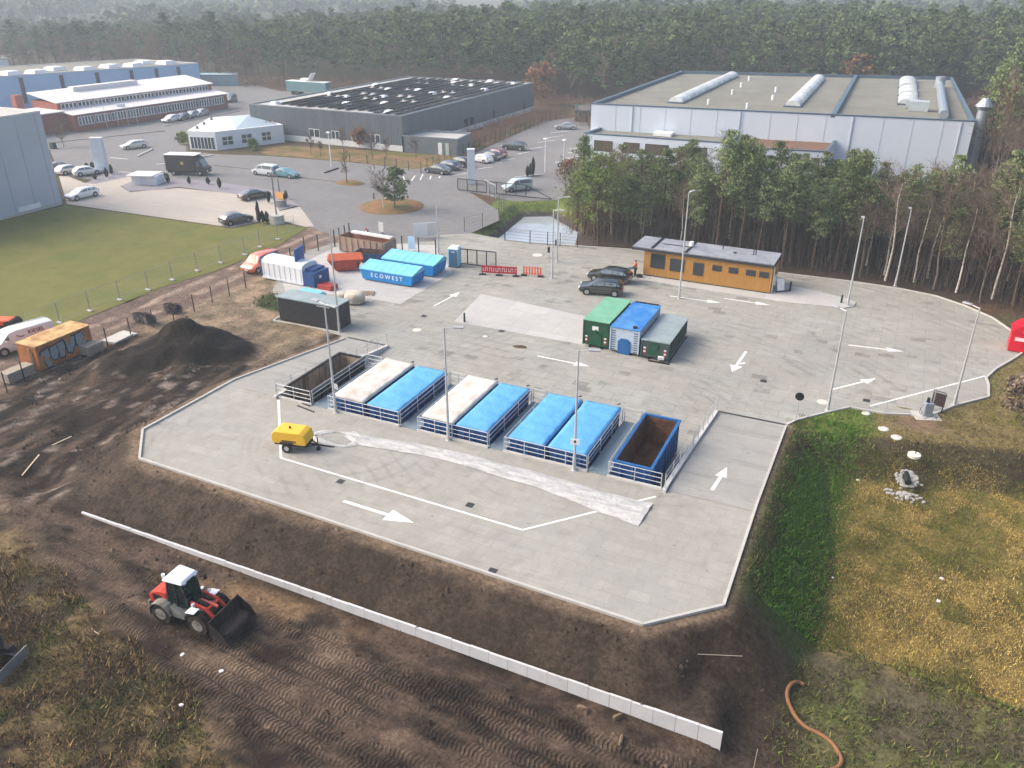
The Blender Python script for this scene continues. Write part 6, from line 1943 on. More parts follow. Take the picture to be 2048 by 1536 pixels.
for s_ in (-1, 1):
    mb = MB(); P = []
    for k in range(9):
        a = R(200 - k * 24); P.append((-1.15 + math.cos(a) * .72, .58 + math.sin(a) * .68))
    Q = [(-1.15 + (p[0] + 1.15) * .92, .58 + (p[1] - .58) * .92) for p in reversed(P)]
    mb.profile(P + Q, *sorted((s_ * .5, s_ * 1.0))); mb.build('rear_fender', LGRY, ld)
    mb = MB(); mb.profile([(-.55, .55), (.3, .55), (.3, .78), (-.5, 1.2)], *sorted((s_ * .43, s_ * .85))); mb.build('step_box', LGRY, ld, bevel=.04)
    mb = MB(); mb.hexa([(.55, s_ * .55, 1.22), (1.1, s_ * .55, 1.30), (1.1, s_ * .98, 1.30), (.55, s_ * .98, 1.22), (.55, s_ * .55, 1.26), (1.1, s_ * .55, 1.34), (1.1, s_ * .98, 1.34), (.55, s_ * .98, 1.26)]); mb.build('front_fender', LWHT, ld)
# cab
mb = MB()
cabp = [((-.9, .55), (-.75, .52)), ((.35, .5), (.12, .5))]
for s_ in (-1, 1):
    for (bx, by), (tx, ty) in cabp: mb.bar((bx, s_ * by, .98), (tx, s_ * ty, 2.5), .07)
    mb.bar((-.28, s_ * .56, .98), (-.3, s_ * .54, 2.5), .05)
    mb.bar((-.9, s_ * .55, 1.0), (.35, s_ * .5, 1.0), .07); mb.bar((-.75, s_ * .52, 2.48), (.12, s_ * .5, 2.48), .07)
mb.bar((.35, -.5, 1.0), (.35, .5, 1.0), .07); mb.bar((-.9, -.55, 1.0), (-.9, .55, 1.0), .07)
mb.build('cab_frame', mat('cab_frame_dark', c(58, 62, 62), .5), ld)
mb = MB(); mb.box(-.92, .36, -.54, .54, .72, .98); mb.build('cab_floor', LGRY, ld)
gl = LGLS.node_tree.nodes['Principled BSDF']; gl.inputs['Transmission Weight'].default_value = .75; gl.inputs['IOR'].default_value = 1.05
def pane(name, P):
    mb = MB(); mb.add(P, [(0, 1, 2, 3)]); mb.build(name, LGLS, ld)
pane('windscreen', [(.355, -.46, 1.05), (.355, .46, 1.05), (.13, .46, 2.44), (.13, -.46, 2.44)])
pane('rear_window', [(-.9, -.5, 1.4), (-.9, .5, 1.4), (-.76, .48, 2.44), (-.76, -.48, 2.44)])
for s_ in (-1, 1):
    pane('side_window', [(-.84, s_ * .555, 1.05), (-.31, s_ * .57, 1.05), (-.33, s_ * .545, 2.44), (-.72, s_ * .53, 2.44)])
    pane('door_window', [(-.25, s_ * .57, 1.05), (.3, s_ * .51, 1.05), (.1, s_ * .51, 2.44), (-.27, s_ * .545, 2.44)])
mb = MB(); mb.hexa([(-.95, -.68, 2.52), (.32, -.62, 2.52), (.32, .62, 2.52), (-.95, .68, 2.52), (-.8, -.55, 2.7), (.2, -.5, 2.68), (.2, .5, 2.68), (-.8, .55, 2.7)]); mb.build('cab_roof', LWHT, ld, bevel=.06)
mb = MB(); mb.cyl((-.95, -.45, 2.6), (-.95, -.45, 2.78), .09, n=10); mb.build('beacon', LWHT, ld)
mb = MB(); mb.box(-.65, -.2, -.22, .22, 1.0, 1.2); mb.box(-.72, -.6, -.22, .22, 1.2, 1.75); mb.build('driver_seat', BLACK, ld)
mb = MB(); mb.bar((.3, 0, 1.0), (.1, 0, 1.45), .05); mb.cyl((.08, 0, 1.44), (.05, 0, 1.47), .18, n=14); mb.build('steering_wheel', BLACK, ld)
for s_ in (-1, 1):
    mb = MB(); mb.bar((.3, s_ * .5, 2.2), (.45, s_ * .85, 2.15), .025); mb.box(.43, .47, *sorted((s_ * .72, s_ * .9)), 1.95, 2.25); mb.build('mirror', BLACK, ld)
# front frame, arms, bucket
mb = MB(); mb.box(.4, 1.6, -.38, .38, .45, .95); mb.box(.45, .75, -.42, .42, .951, 1.35); mb.build('front_frame', MUD, ld)
mb = MB(); mb.cyl((.2, 0, .45), (.2, 0, .95), .12, n=10); mb.build('pivot', BLACK, ld)
for s_ in (-1, 1):
    mb = MB(); y = s_ * .43
    mb.bar((.5, y, 1.42), (1.4, y, 1.28), .1, .2); mb.bar((1.36, y, 1.30), (2.0, y, .72), .1, .2); mb.build('lift_arm', LRED, ld, bevel=.015)
    mb = MB(); mb.cyl((.6, s_ * .3, .9), (1.3, s_ * .34, 1.15), .05, n=8); mb.build('lift_cylinder', STEEL, ld)
mb = MB(); mb.bar((1.42, -.38, 1.22), (1.42, .38, 1.22), .14); mb.bar((1.95, -.5, .72), (1.95, .5, .72), .14); mb.build('cross_tube', LRED, ld)
mb = MB(); mb.bar((.75, 0, 1.38), (1.75, 0, 1.25), .09, .12); mb.build('tilt_rod', mat('loader_pink_red', c(206, 96, 84), .5), ld)
mb = MB()
out = [(2.05, 1.25), (2.02, .9), (2.05, .45), (2.2, .2), (2.5, .1), (3.15, .12)]
inn = [(3.15, .16), (2.52, .16), (2.26, .25), (2.12, .48), (2.09, .9), (2.12, 1.25)]
mb.profile(out + inn, -1.12, 1.12)
for s_ in (-1, 1):
    mb.profile([(2.12, 1.2), (2.1, .48), (2.24, .22), (2.5, .15), (3.1, .15), (2.75, .75)], *sorted((s_ * 1.08, s_ * 1.119)))
mb.build('bucket', MUD, ld)
mb = MB()
for y_ in (-.22, -.12, .12, .22): mb.tube([(.45, y_, 1.3), (.8, y_ * 1.2, 1.52), (1.2, y_ * 1.1, 1.42), (1.55, y_, 1.2)], .022, n=5)
mb.tube([(.3, .3, .9), (.5, .36, 1.15), (.75, .3, 1.0)], .025, n=5); mb.build('hydraulic_hose', BLACK, ld)
for s_ in (-1, 1):
    mb = MB(); mb.box(.72, .8, *sorted((s_ * .5, s_ * .68)), 1.42, 1.56); mb.bar((.7, s_ * .45, 1.2), (.74, s_ * .58, 1.45), .04); mb.build('work_light', HLIT, ld)
    mb = MB(); mb.box(.2, .32, *sorted((s_ * .3, s_ * .46)), 2.46, 2.56); mb.build('roof_light', HLIT, ld)
    mb = MB(); mb.box(-2.165, -2.14, *sorted((s_ * .44, s_ * .54)), .95, 1.2); mb.build('tail_light', TLIT, ld)
    mb = MB(); mb.tube([(-.3, s_ * .6, 1.0), (-.3, s_ * .64, 1.5), (-.32, s_ * .58, 2.0)], .02, n=5); mb.build('grab_handle', BLACK, ld)
mb = MB(); mb.cyl((-1.5, .3, 1.6), (-1.5, .3, 2.05), .05, n=8); mb.build('exhaust', BLACK, ld)
mb = MB(); mb.box(-1.75, -1.4, -.57, -.552, .78, .92); mb.build('white_decal', HLIT, ld)
mb = MB(); q = lump(.42, .95, .4, 77, 12); mb.add([(p[0] + 2.55, p[1], p[2] + .18) for p in q.v], q.f); mb.build('soil_load', mat('dark_wet_soil', c(52, 44, 40), .95, var=.25, scale=4, bump=.8, bscale=9), ld)

# excavator corner at the left edge
root = thing('mini_excavator', 'dark machine with a grey dozer blade at the left edge of the picture', 'excavator', (gp(28, 1338, -.1).x - 1.45, gp(28, 1338, -.1).y - .35, -.12), R(14))
mb = MB(); mb.hexa([(1.35, -1.0, .05), (1.5, -1.0, .0), (1.5, 1.0, .0), (1.35, 1.0, .05), (1.45, -1.0, .55), (1.55, -1.0, .6), (1.55, 1.0, .6), (1.45, 1.0, .55)]); mb.build('dozer_blade', mat('worn_blade_steel', c(128, 130, 132), .5, .3, var=.2), root)
mb = MB(); mb.bar((.4, -.4, .4), (1.4, -.5, .3), .12); mb.bar((.4, .4, .4), (1.4, .5, .3), .12); mb.build('blade_arm', BLACK, root)
for s_ in (-1, 1):
    mb = MB(); mb.profile([(-1.1, .25), (-.95, .05), (.8, .05), (1.0, .25), (.8, .5), (-.95, .5)], *sorted((s_ * .6, s_ * .95))); mb.build('track', TYRE, root)
mb = MB(); mb.box(-1.0, .6, -.75, .75, .6, 1.3); mb.build('upper_body', mat('dark_machine_grey', c(60, 62, 64), .5, var=.2), root, bevel=.08)
mb = MB(); mb.box(-.6, .4, -.65, .25, 1.3, 2.4); mb.build('cab', LGLS, root, bevel=.05)

# ------------------------------------------------------------------ people
SKIN = mat('skin', c(196, 150, 124), .6)
def skinmesh(name, verts, edges, radii, m, parent, root=0):
    me = bpy.data.meshes.new(name); me.from_pydata(verts, edges, []); me.materials.append(m)
    o = bpy.data.objects.new(name, me); COL.objects.link(o); o.parent = parent
    sk = o.modifiers.new('skin', 'SKIN')
    if not me.skin_vertices: me.skin_vertices.new()
    for v, r_ in zip(me.skin_vertices[0].data, radii): v.radius = (r_ if isinstance(r_, tuple) else (r_, r_))
    me.skin_vertices[0].data[root].use_root = True
    o.modifiers.new('sub', 'SUBSURF').levels = 1
    o.modifiers['sub'].render_levels = 2
    return o
ps = thing('person', 'person in an orange high-visibility jacket and black trousers standing by the open tailgate', 'person', gp(1270, 553), R(170))
J = {'pel': (0, 0, .95), 'sp': (0, 0, 1.2), 'ch': (.01, 0, 1.42), 'nk': (.02, 0, 1.55), 'hd': (.04, 0, 1.66), 'tp': (.04, 0, 1.76)}
V = [J['pel'], J['sp'], J['ch'], J['nk'], J['hd'], J['tp']]; E_ = [(0, 1), (1, 2), (2, 3), (3, 4), (4, 5)]; Rr = [.13, .12, .14, .055, .085, .06]
for s_ in (-1, 1):
    b = len(V); V += [(.02, s_ * .19, 1.43), (.03, s_ * .25, 1.17), (.2, s_ * .22, 1.0), (.28, s_ * .2, .97)]; E_ += [(2, b), (b, b + 1), (b + 1, b + 2), (b + 2, b + 3)]; Rr += [.06, .045, .035, .03]
    b = len(V); V += [(0, s_ * .1, .9), (.02, s_ * .11, .5), (-.01, s_ * .12, .08), (.12, s_ * .13, .05)]; E_ += [(0, b), (b, b + 1), (b + 1, b + 2), (b + 2, b + 3)]; Rr += [.085, .06, .045, .045]
body = skinmesh('body', V, E_, Rr, SKIN, ps)
V = [J['pel'], J['sp'], J['ch'], (.02, 0, 1.52)]; E_ = [(0, 1), (1, 2), (2, 3)]; Rr = [.165, .155, .17, .085]
for s_ in (-1, 1):
    b = len(V); V += [(.02, s_ * .19, 1.43), (.03, s_ * .25, 1.17), (.19, s_ * .22, 1.01)]; E_ += [(2, b), (b, b + 1), (b + 1, b + 2)]; Rr += [.085, .07, .055]
skinmesh('jacket', V, E_, Rr, mat('hi_vis_orange', c(240, 104, 52), .6, var=.05), ps)
V = [(0, 0, .93)]; E_ = []; Rr = [.15]
for s_ in (-1, 1):
    b = len(V); V += [(0, s_ * .1, .86), (.02, s_ * .11, .5), (-.01, s_ * .12, .07), (.12, s_ * .13, .05)]; E_ += [(0, b), (b, b + 1), (b + 1, b + 2), (b + 2, b + 3)]; Rr += [.11, .085, .07, .055]
skinmesh('trousers', V, E_, Rr, mat('black_trousers', c(34, 34, 38), .8), ps)
mb = MB(); q = lump(.095, .085, .13, 5, 10); mb.add([(p[0] + .025, p[1], p[2] + 1.69) for p in q.v], q.f); mb.build('hair', mat('dark_hair', c(40, 32, 28), .7), ps, smooth=True)
mb = MB(); mb.box(-.16, .17, -.175, .175, 1.15, 1.19); mb.build('reflective_band', mat('reflective_silver', c(200, 204, 206), .4), ps)
pd = thing('person', 'driver in an orange jacket seated inside the cab of the wheel loader', 'person', (-28.9, 22.72, lz), R(3))
V = [(0, 0, 1.28), (-.02, 0, 1.5), (0, 0, 1.72), (.02, 0, 1.84), (.04, 0, 1.98), (.04, 0, 2.08)]; E_ = [(0, 1), (1, 2), (2, 3), (3, 4), (4, 5)]; Rr = [.12, .12, .14, .055, .085, .06]
for s_ in (-1, 1):
    b = len(V); V += [(0, s_ * .18, 1.72), (.1, s_ * .24, 1.5), (.36, s_ * .14, 1.48)]; E_ += [(2, b), (b, b + 1), (b + 1, b + 2)]; Rr += [.06, .045, .035]
    b = len(V); V += [(.1, s_ * .1, 1.27), (.4, s_ * .12, 1.25), (.45, s_ * .12, 1.06)]; E_ += [(0, b), (b, b + 1), (b + 1, b + 2)]; Rr += [.08, .06, .05]
skinmesh('body', V, E_, Rr, SKIN, pd)
V = [(0, 0, 1.28), (-.02, 0, 1.5), (0, 0, 1.72), (.02, 0, 1.81)]; E_ = [(0, 1), (1, 2), (2, 3)]; Rr = [.15, .15, .165, .08]
for s_ in (-1, 1):
    b = len(V); V += [(0, s_ * .18, 1.72), (.1, s_ * .24, 1.5), (.3, s_ * .16, 1.48)]; E_ += [(2, b), (b, b + 1), (b + 1, b + 2)]; Rr += [.08, .065, .055]
skinmesh('jacket', V, E_, Rr, mat('hi_vis_orange', c(240, 104, 52), .6, var=.05), pd)
# small litter and stones in the near field
for k, (px, py, lab) in enumerate(((363, 1411, 'white scrap of foil lying in the rough grass'), (443, 1343, 'small white scrap below the wheel loader'), (365, 1310, 'pale stones in the rough grass below the wheel loader'),
                                   (405, 1176, 'pale stone right of the loader cab'), (1165, 1420, 'brown clod standing in front of the wall, left one'), (1235, 1437, 'pale brown clod in front of the wall, right one'), (1242, 1484, 'dark clod on the bare track near the wall end'))):
    g = gp(px, py, -.7)
    for _ in range(3): g = gp(px, py, float(terrain(g.x, g.y)))
    o = lump(.11 if k < 4 else .26, .08, .07 if k < 4 else .26, 90 + k, 7).build('stone', HAZW if k < 4 else mat('brown_clod', c(116, 96, 76), .95, var=.2, bump=.5, bscale=8), None, g, k * .8)
    tag(o, lab, 'stone')
root = thing('pale_branch', 'pale bare branch lying in the rough grass left of the loader', 'branch', gp(190, 1266, -.3))
mb = MB(); mb.tube([(-.35, .1, .05), (0, 0, .1), (.4, -.05, .12)], [.035, .03, .02], n=5); mb.tube([(.25, -.03, .1), (.38, .2, .25)], [.02, .01], n=4); mb.build('stem', mat('pale_bark', c(190, 172, 150), .8), root)
for k, (x0, y0, x1, y1, lab) in enumerate(((40, 938, 78, 908, 'pale weathered plank by the gully left of the deck'), (105, 890, 142, 868, 'thin pale plank on the track left of the deck'), (1390, 1350, 1480, 1342, 'thin pale stick on the embankment right of the wall'), (1508, 1530, 1517, 1495, 'slender pale stake by the end of the wall'))):
    g0, g1 = gp(x0, y0, 0 if k < 2 else -.6), gp(x1, y1, 0 if k < 2 else -.6)
    if k == 3: g1 = g0 + Vector((.02, .05, .9))
    for g in (g0, g1):
        if not (k == 3 and g is g1): g.z = float(terrain(g.x, g.y)) + .05
    mb = MB(); mb.bar((0, 0, 0), g1 - g0, .09 if k < 2 else .025, .025); o = mb.build('plank', mat('pale_bark', c(190, 172, 150), .8), None, g0); tag(o, lab, 'plank')

# ------------------------------------------------------------------ buildings
def z2(px, py, z): g = gp(px, py, z); return (g.x, g.y)
PW = two_tone('pale_blue_white_cladding', c(212, 220, 228), c(206, 214, 224), .08, rough=.5, lo=.3, hi=.7, objvar=.02)
GREYC = two_tone('mid_grey_cladding', c(112, 118, 124), c(104, 110, 116), .3, rough=.5, lo=.35, hi=.65, objvar=.0)
GREYD = two_tone('dark_grey_cladding', c(104, 110, 116), c(94, 100, 106), .5, rough=.55, lo=.35, hi=.65, stretch=(2, 2, .05), objvar=.0)
FLAT = two_tone('gravel_flat_roof', c(128, 127, 118), c(114, 113, 104), .2, rough=.95, lo=.35, hi=.65, objvar=.0, detail=8)
MEMB = two_tone('light_roof_membrane', c(182, 180, 176), c(168, 168, 164), .1, rough=.8, lo=.35, hi=.65, objvar=.0)
EDGE = mat('roof_edge_metal', c(92, 112, 128), .4, .4)
BRICK = two_tone('red_brick_wall', c(148, 92, 80), c(132, 80, 70), 1.2, rough=.9, lo=.35, hi=.65)


def bldg(name, label, cat, quad, h, wall, roof, parapet=.35, edge=EDGE, t=.3, group=None):
    """Flat-roofed building on a four-cornered footprint (front-left, front-right, back-right, back-left)."""
    o = Vector((quad[0][0], quad[0][1], 0))
    root = thing(name, label, cat, o, 0, group)
    q = [(p[0] - o.x, p[1] - o.y) for p in quad]
    mb = MB(); mb.prism(q, -.3, h, caps=False); mb.build('wall', wall, root)
    mb = MB(); mb.sheet(q, h - parapet); mb.build('roof', roof, root)
    mb = MB()
    cx, cy = sum(p[0] for p in q) / 4, sum(p[1] for p in q) / 4
    i_ = []
    for k in range(4):
        a, b, d = Vector(q[k - 1]), Vector(q[k]), Vector(q[(k + 1) % 4])
        u, v = (b - a).normalized(), (d - b).normalized()
        n1, n2 = Vector((-u.y, u.x)), Vector((-v.y, v.x))
        i_.append(tuple(b + (n1 + n2) * t))
    oo = [tuple(Vector(q[k]) + (Vector(q[k]) - Vector(i_[k])) * .12) for k in range(4)]
    vs = [(*p, h - parapet + .01) for p in i_] + [(*p, h + .06) for p in i_] + [(*p, h + .06) for p in oo] + [(*p, h - .12) for p in oo]
    for s in range(3):
        mb.add(vs, [(s * 4 + k, s * 4 + (k + 1) % 4, s * 4 + 4 + (k + 1) % 4, s * 4 + 4 + k) for k in range(4)])
    mb.build('parapet', edge, root)
    return root, q, o


def on_wall(root, q, k, u0, u1, z0, z1, m, name, depth=.05, parent=None):
    """A flat box on wall k between fractions u0..u1."""
    a, b = Vector((*q[k], 0)), Vector((*q[(k + 1) % 4], 0)); d = (b - a); L_ = d.length; d.normalize()
    n = Vector((d.y, -d.x, 0))
    p0, p1 = a + d * L_ * u0, a + d * L_ * u1
    P = []
    for z in (z0, z1):
        P += [p0 + Vector((0, 0, z)) + n * .004, p1 + Vector((0, 0, z)) + n * .004, p1 + Vector((0, 0, z)) + n * depth, p0 + Vector((0, 0, z)) + n * depth]
    mb = MB(); mb.hexa(P)
    return mb.build(name, m, parent or root)


WIN = mat('building_glass', c(54, 62, 68), .12, var=.15, spec=.7)
WFR = mat('white_window_frame', c(222, 224, 226), .5)
DFR = mat('dark_window_frame', c(60, 62, 66), .5)


def window(root, q, k, u0, u1, z0, z1, frame=WFR, bars=0):
    f = on_wall(root, q, k, u0, u1, z0, z1, frame, 'window', .06)
    n = bars + 1; w = (u1 - u0)
    for i in range(1):
        a, b = Vector((*q[k], 0)), Vector((*q[(k + 1) % 4], 0)); d = (b - a); L_ = d.length; d.normalize(); nn = Vector((d.y, -d.x, 0))
        mb = MB()
        for j in range(n):
            s0, s1 = u0 * L_ + (w * L_) * j / n + .08, u0 * L_ + (w * L_) * (j + 1) / n - .08
            P = []
            for z in (z0 + .1, z1 - .1):
                P += [a + d * s0 + nn * .062 + Vector((0, 0, z)), a + d * s1 + nn * .062 + Vector((0, 0, z)), a + d * s1 + nn * .07 + Vector((0, 0, z)), a + d * s0 + nn * .07 + Vector((0, 0, z))]
            mb.hexa(P)
        mb.build('pane', WIN, f)


# grey building at the left edge
root, q, o = bldg('grey_warehouse', 'tall plain pale grey warehouse at the left edge beside the lawn', 'warehouse', [(-106.4, 55), (-106.4, 78.5), (-132, 78.5), (-132, 55)], 12.6,
                  two_tone('pale_grey_panel', c(180, 187, 196), c(172, 179, 188), .15, rough=.5, lo=.35, hi=.65, objvar=.0), MEMB, .3, mat('pale_edge', c(206, 206, 202), .5))
on_wall(root, q, 0, 0, 1, -.1, .35, KERBM, 'plinth', .05)
on_wall(root, q, 0, .72, .86, .36, 1.0, WFR, 'vent_panel', .05)
mb = MB()
for k in range(8): mb.box(-.0 + .004, .03, 1.5 + k * 3, 1.54 + k * 3, .4, 12.3)
mb.build('panel_joint', mat('panel_joint', c(150, 156, 164), .5), root)
# grey hall with solar panels
H1 = 6.25
qd = [z2(498, 208, H1), z2(803, 232, H1), z2(1068, 165, H1), z2(815, 153, H1)]
root, q, o = bldg('grey_hall', 'long dark grey industrial hall with solar panels covering its roof', 'hall', qd, H1, GREYD, MEMB, .2, mat('grey_edge', c(120, 128, 134), .5, .2))
on_wall(root, q, 0, 0, 1, -.1, 1.0, mat('white_plinth', c(206, 208, 208), .7), 'plinth', .05)
on_wall(root, q, 1, 0, 1, -.1, .9, mat('white_plinth', c(206, 208, 208), .7), 'plinth', .05)
A, B, D_ = Vector(q[0]), Vector(q[1]), Vector(q[2])
ex, ey = (B - A), (D_ - B)
def roofp(u, v): return A + ex * u + ey * v
mb = MB(); k = int(ex.length / .55)
nn = Vector((ex.y, -ex.x)).normalized()
for i in range(k):
    p = A + ex * (i / k) + nn * .003; r_ = p + ex.normalized() * .28
    mb.hexa([(p.x, p.y, 1.02), (r_.x, r_.y, 1.02), (r_.x + nn.x * .05, r_.y + nn.y * .05, 1.02), (p.x + nn.x * .05, p.y + nn.y * .05, 1.02), (p.x, p.y, H1 - .2), (r_.x, r_.y, H1 - .2), (r_.x + nn.x * .05, r_.y + nn.y * .05, H1 - .2), (p.x + nn.x * .05, p.y + nn.y * .05, H1 - .2)])
mb.build('trapezoid_sheeting', GREYD, root)
for u0, u1 in ((.40, .47), (.55, .6), (.68, .73), (.80, .86)): window(root, q, 0, u0, u1, 1.05, 2.6, WFR, 1)
for u0, u1 in ((.40, .43), (.445, .475), (.15, .17), (.63, .645), (.9, .915)): window(root, q, 1, u0, u1, .95, 2.6, DFR, 0)
PV = mat('solar_panel_glass', c(40, 46, 54), .25, var=.15, spec=.6, objvar=.2)
uy = ey.normalized(); ux = ex.normalized()
for row in range(13):
    mb = MB(); u = .14 + row * .0655
    segs = [(.05, .30), (.33, .58), (.61, .93)] if row % 4 < 2 else [(.04, .40), (.44, .80), (.82, .95)]
    if row > 9: segs = [(.02, .46), (.47, .97)]
    for v0, v1 in segs:
        a, b = roofp(u, v0), roofp(u, v1)
        w = ux * 0.95
        mb.hexa([(a.x, a.y, H1 - .12), (a.x + w.x, a.y + w.y, H1 - .05), (b.x + w.x, b.y + w.y, H1 - .05), (b.x, b.y, H1 - .12), (a.x, a.y, H1 - .08), (a.x + w.x, a.y + w.y, H1 + .30), (b.x + w.x, b.y + w.y, H1 + .30), (b.x, b.y, H1 - .08)])
    mb.build('solar_panel_row', PV, root)
for u, v in ((.10, .06), (.12, .35), (.12, .66), (.3, .3), (.33, .55), (.47, .16), (.5, .36), (.52, .58), (.53, .85), (.66, .22), (.68, .52), (.7, .8), (.86, .06), (.86, .44), (.88, .7), (.9, .93), (.45, .95), (.7, .97)):
    p = roofp(u, v); mb = MB()
    mb.hexa([(p.x - .8, p.y - .8, H1 - .19), (p.x + .8, p.y - .8, H1 - .19), (p.x + .8, p.y + .8, H1 - .19), (p.x - .8, p.y + .8, H1 - .19), (p.x - .55, p.y - .55, H1 + .3), (p.x + .55, p.y - .55, H1 + .3), (p.x + .55, p.y + .55, H1 + .3), (p.x - .55, p.y + .55, H1 + .3)])
    mb.build('skylight', WFR, root)
# flat grey annexe in front
q2 = [(-83.4, 128.6), (-72.9, 130.6), (-73.6, 137.4), (-84.0, 136.0)]
q2 = [z2(806, 304, 0), z2(916, 312, 0), (-73.0, 139.5), (-82.3, 138.5)]
root, q, o = bldg('grey_annexe', 'low flat grey annexe at the corner of the solar-roofed hall', 'annexe', q2, 2.9, GREYC, MEMB, .25, mat('grey_edge', c(120, 128, 134), .5, .2))
on_wall(root, q, 0, .65, .72, 0, 2.1, WFR, 'door', .05); on_wall(root, q, 0, .78, .84, 0, 2.1, mat('pale_green_door', c(170, 186, 170), .6), 'door', .05)
on_wall(root, q, 0, .0, .02, 0, 2.8, BLACK, 'downpipe', .08)
# white single-storey house
H3 = 3.0
q3 = [z2(375, 265, H3), z2(430, 267, H3), z2(566, 252, H3), z2(500, 233, H3), z2(420, 238, H3)]
root = thing('white_office', 'white single-storey office with a low hipped blue-grey roof and a glazed corner', 'house', (q3[0][0], q3[0][1], 0))
ql = [(p[0] - q3[0][0], p[1] - q3[0][1]) for p in q3]
WPL = mat('white_render', c(224, 226, 228), .8, var=.04)
mb = MB(); mb.prism(ql, -.2, H3); mb.build('wall', WPL, root)
mb = MB(); mb.prism(ql, H3 + .002, H3 + .3); mb.build('fascia', WPL, root)
mb = MB()
a, b, d_, e_ = [Vector(p) for p in (ql[1] if 0 else (Vector(ql[1]) * .72 + Vector(ql[2]) * .28)[:] , Vector(ql[2]) * .97 + Vector(ql[1]) * .03, ql[3], (Vector(ql[4]) * .5 + Vector(ql[3]) * .5)[:])]
ctr_ = (a + b + d_ + e_) / 4
vs = [(p.x + (ctr_.x - p.x) * .06, p.y + (ctr_.y - p.y) * .06, H3 + .302) for p in (a, b, d_, e_)] + [(ctr_.x, ctr_.y, H3 + 1.25)]
mb.add(vs, [(0, 1, 4), (1, 2, 4), (2, 3, 4), (3, 0, 4), (3, 2, 1, 0)]); mb.build('hip_roof', mat('blue_grey_roof', c(150, 168, 180), .5, .1, var=.06), root)
mb = MB()
for t in (.15, .45, .8):
    p = Vector(ql[0]) * (1 - t) + Vector(ql[4]) * t + Vector((1.2, .4)); mb.cyl((p.x, p.y, H3 + .3), (p.x, p.y, H3 + .8), .25, n=8)
mb.build('roof_vent', mat('vent_grey', c(110, 106, 104), .7), root)
qq = ql
def win5(k, u0, u1, z0, z1, bars, rows=2):
    a, b = Vector((*ql[k], 0)), Vector((*ql[k + 1], 0)); d = b - a; L_ = d.length; d.normalize(); n = Vector((d.y, -d.x, 0))
    def bx(s0, s1, za, zb, d0, d1):
        P = []
        for z in (za, zb): P += [a + d * s0 + n * d0 + Vector((0, 0, z)), a + d * s1 + n * d0 + Vector((0, 0, z)), a + d * s1 + n * d1 + Vector((0, 0, z)), a + d * s0 + n * d1 + Vector((0, 0, z))]
        return P
    mb = MB(); mb.hexa(bx(u0 * L_, u1 * L_, z0, z1, .004, .05)); f = mb.build('window', WFR, root)
    mb = MB()
    for i in range(bars):
        for j in range(rows):
            s0 = u0 * L_ + (u1 - u0) * L_ * i / bars + .07; s1 = u0 * L_ + (u1 - u0) * L_ * (i + 1) / bars - .07
            mb.hexa(bx(s0, s1, z0 + (z1 - z0) * j / rows + .07, z0 + (z1 - z0) * (j + 1) / rows - .07, .052, .06))
    mb.build('pane', WIN, f)
win5(0, .06, .94, .15, 2.3, 7, 1)
for u0, u1 in ((.08, .24), (.36, .52), (.66, .80)): win5(1, u0, u1, .7, 2.3, 2, 2)
# brick hall with a two-step white roof
HB = 3.3
root = thing('brick_hall', 'long red brick hall with stepped white roofs and ribbon windows', 'hall', (*z2(150, 262, 0), 0))
bo_ = root.location
b0, b1 = z2(147, 231, HB), z2(453, 188, HB)
dl = (Vector(b1) - Vector(b0)).normalized(); dn = Vector((-dl.y, dl.x))
LB = (Vector(b1) - Vector(b0)).length
def bp(s, t): p = Vector(b0) + dl * s + dn * t; return (p.x - bo_.x, p.y - bo_.y)
low = [bp(0, 0), bp(LB, 0), bp(LB, 5), bp(0, 5)]
mb = MB(); mb.prism(low, -.2, HB, caps=False); mb.build('wall', BRICK, root)
mb = MB(); vs = [(*bp(-.4, -.5), HB + .01), (*bp(LB + .4, -.5), HB + .01), (*bp(LB + .4, 4.99), HB + .6), (*bp(-.4, 4.99), HB + .6)]
vs += [(x, y, z + .15) for x, y, z in vs]; mb.hexa(vs); mb.build('roof', MEMB_W if 'MEMB_W' in globals() else mat('white_roof_sheet', c(212, 208, 206), .7, var=.05), root)
mb = MB(); mb.prism([bp(0, 5.01), bp(LB, 5.01), bp(LB, 14), bp(0, 14)], -.2, HB + 2.1, caps=False); mb.build('wall', BRICK, root)
mb = MB(); vs = [(*bp(-.4, 4.6), HB + 2.0), (*bp(LB + .4, 4.6), HB + 2.0), (*bp(LB + .4, 14.5), HB + 3.4), (*bp(-.4, 14.5), HB + 3.4)]
vs += [(x, y, z + .15) for x, y, z in vs]; mb.hexa(vs); mb.build('roof', mat('white_roof_sheet', c(212, 208, 206), .7, var=.05), root)
for s0, s1, t in ((8, 24, 11), (32, 45, 11)):
    if s1 < LB:
        mb = MB(); mb.prism([bp(s0, t), bp(s1, t), bp(s1, t + 1.8), bp(s0, t + 1.8)], HB + 2.5, HB + 4.0); mb.build('rooflight', mat('white_roof_sheet', c(212, 208, 206), .7, var=.05), root)
def ribbon(s0, s1, t, z0, z1, n):
    P = []
    for z in (z0, z1): P += [(*bp(s0, t - .004), z), (*bp(s1, t - .004), z), (*bp(s1, t - .06), z), (*bp(s0, t - .06), z)]
    mb = MB(); mb.hexa(P); f = mb.build('window', WFR, root); mb = MB()
    for i in range(n):
        a, b = s0 + (s1 - s0) * i / n + .12, s0 + (s1 - s0) * (i + 1) / n - .12
        P = []
        for z in (z0 + .12, z1 - .12): P += [(*bp(a, t - .062), z), (*bp(b, t - .062), z), (*bp(b, t - .07), z), (*bp(a, t - .07), z)]
        mb.hexa(P)
    mb.build('pane', WIN, f)
ns = 10
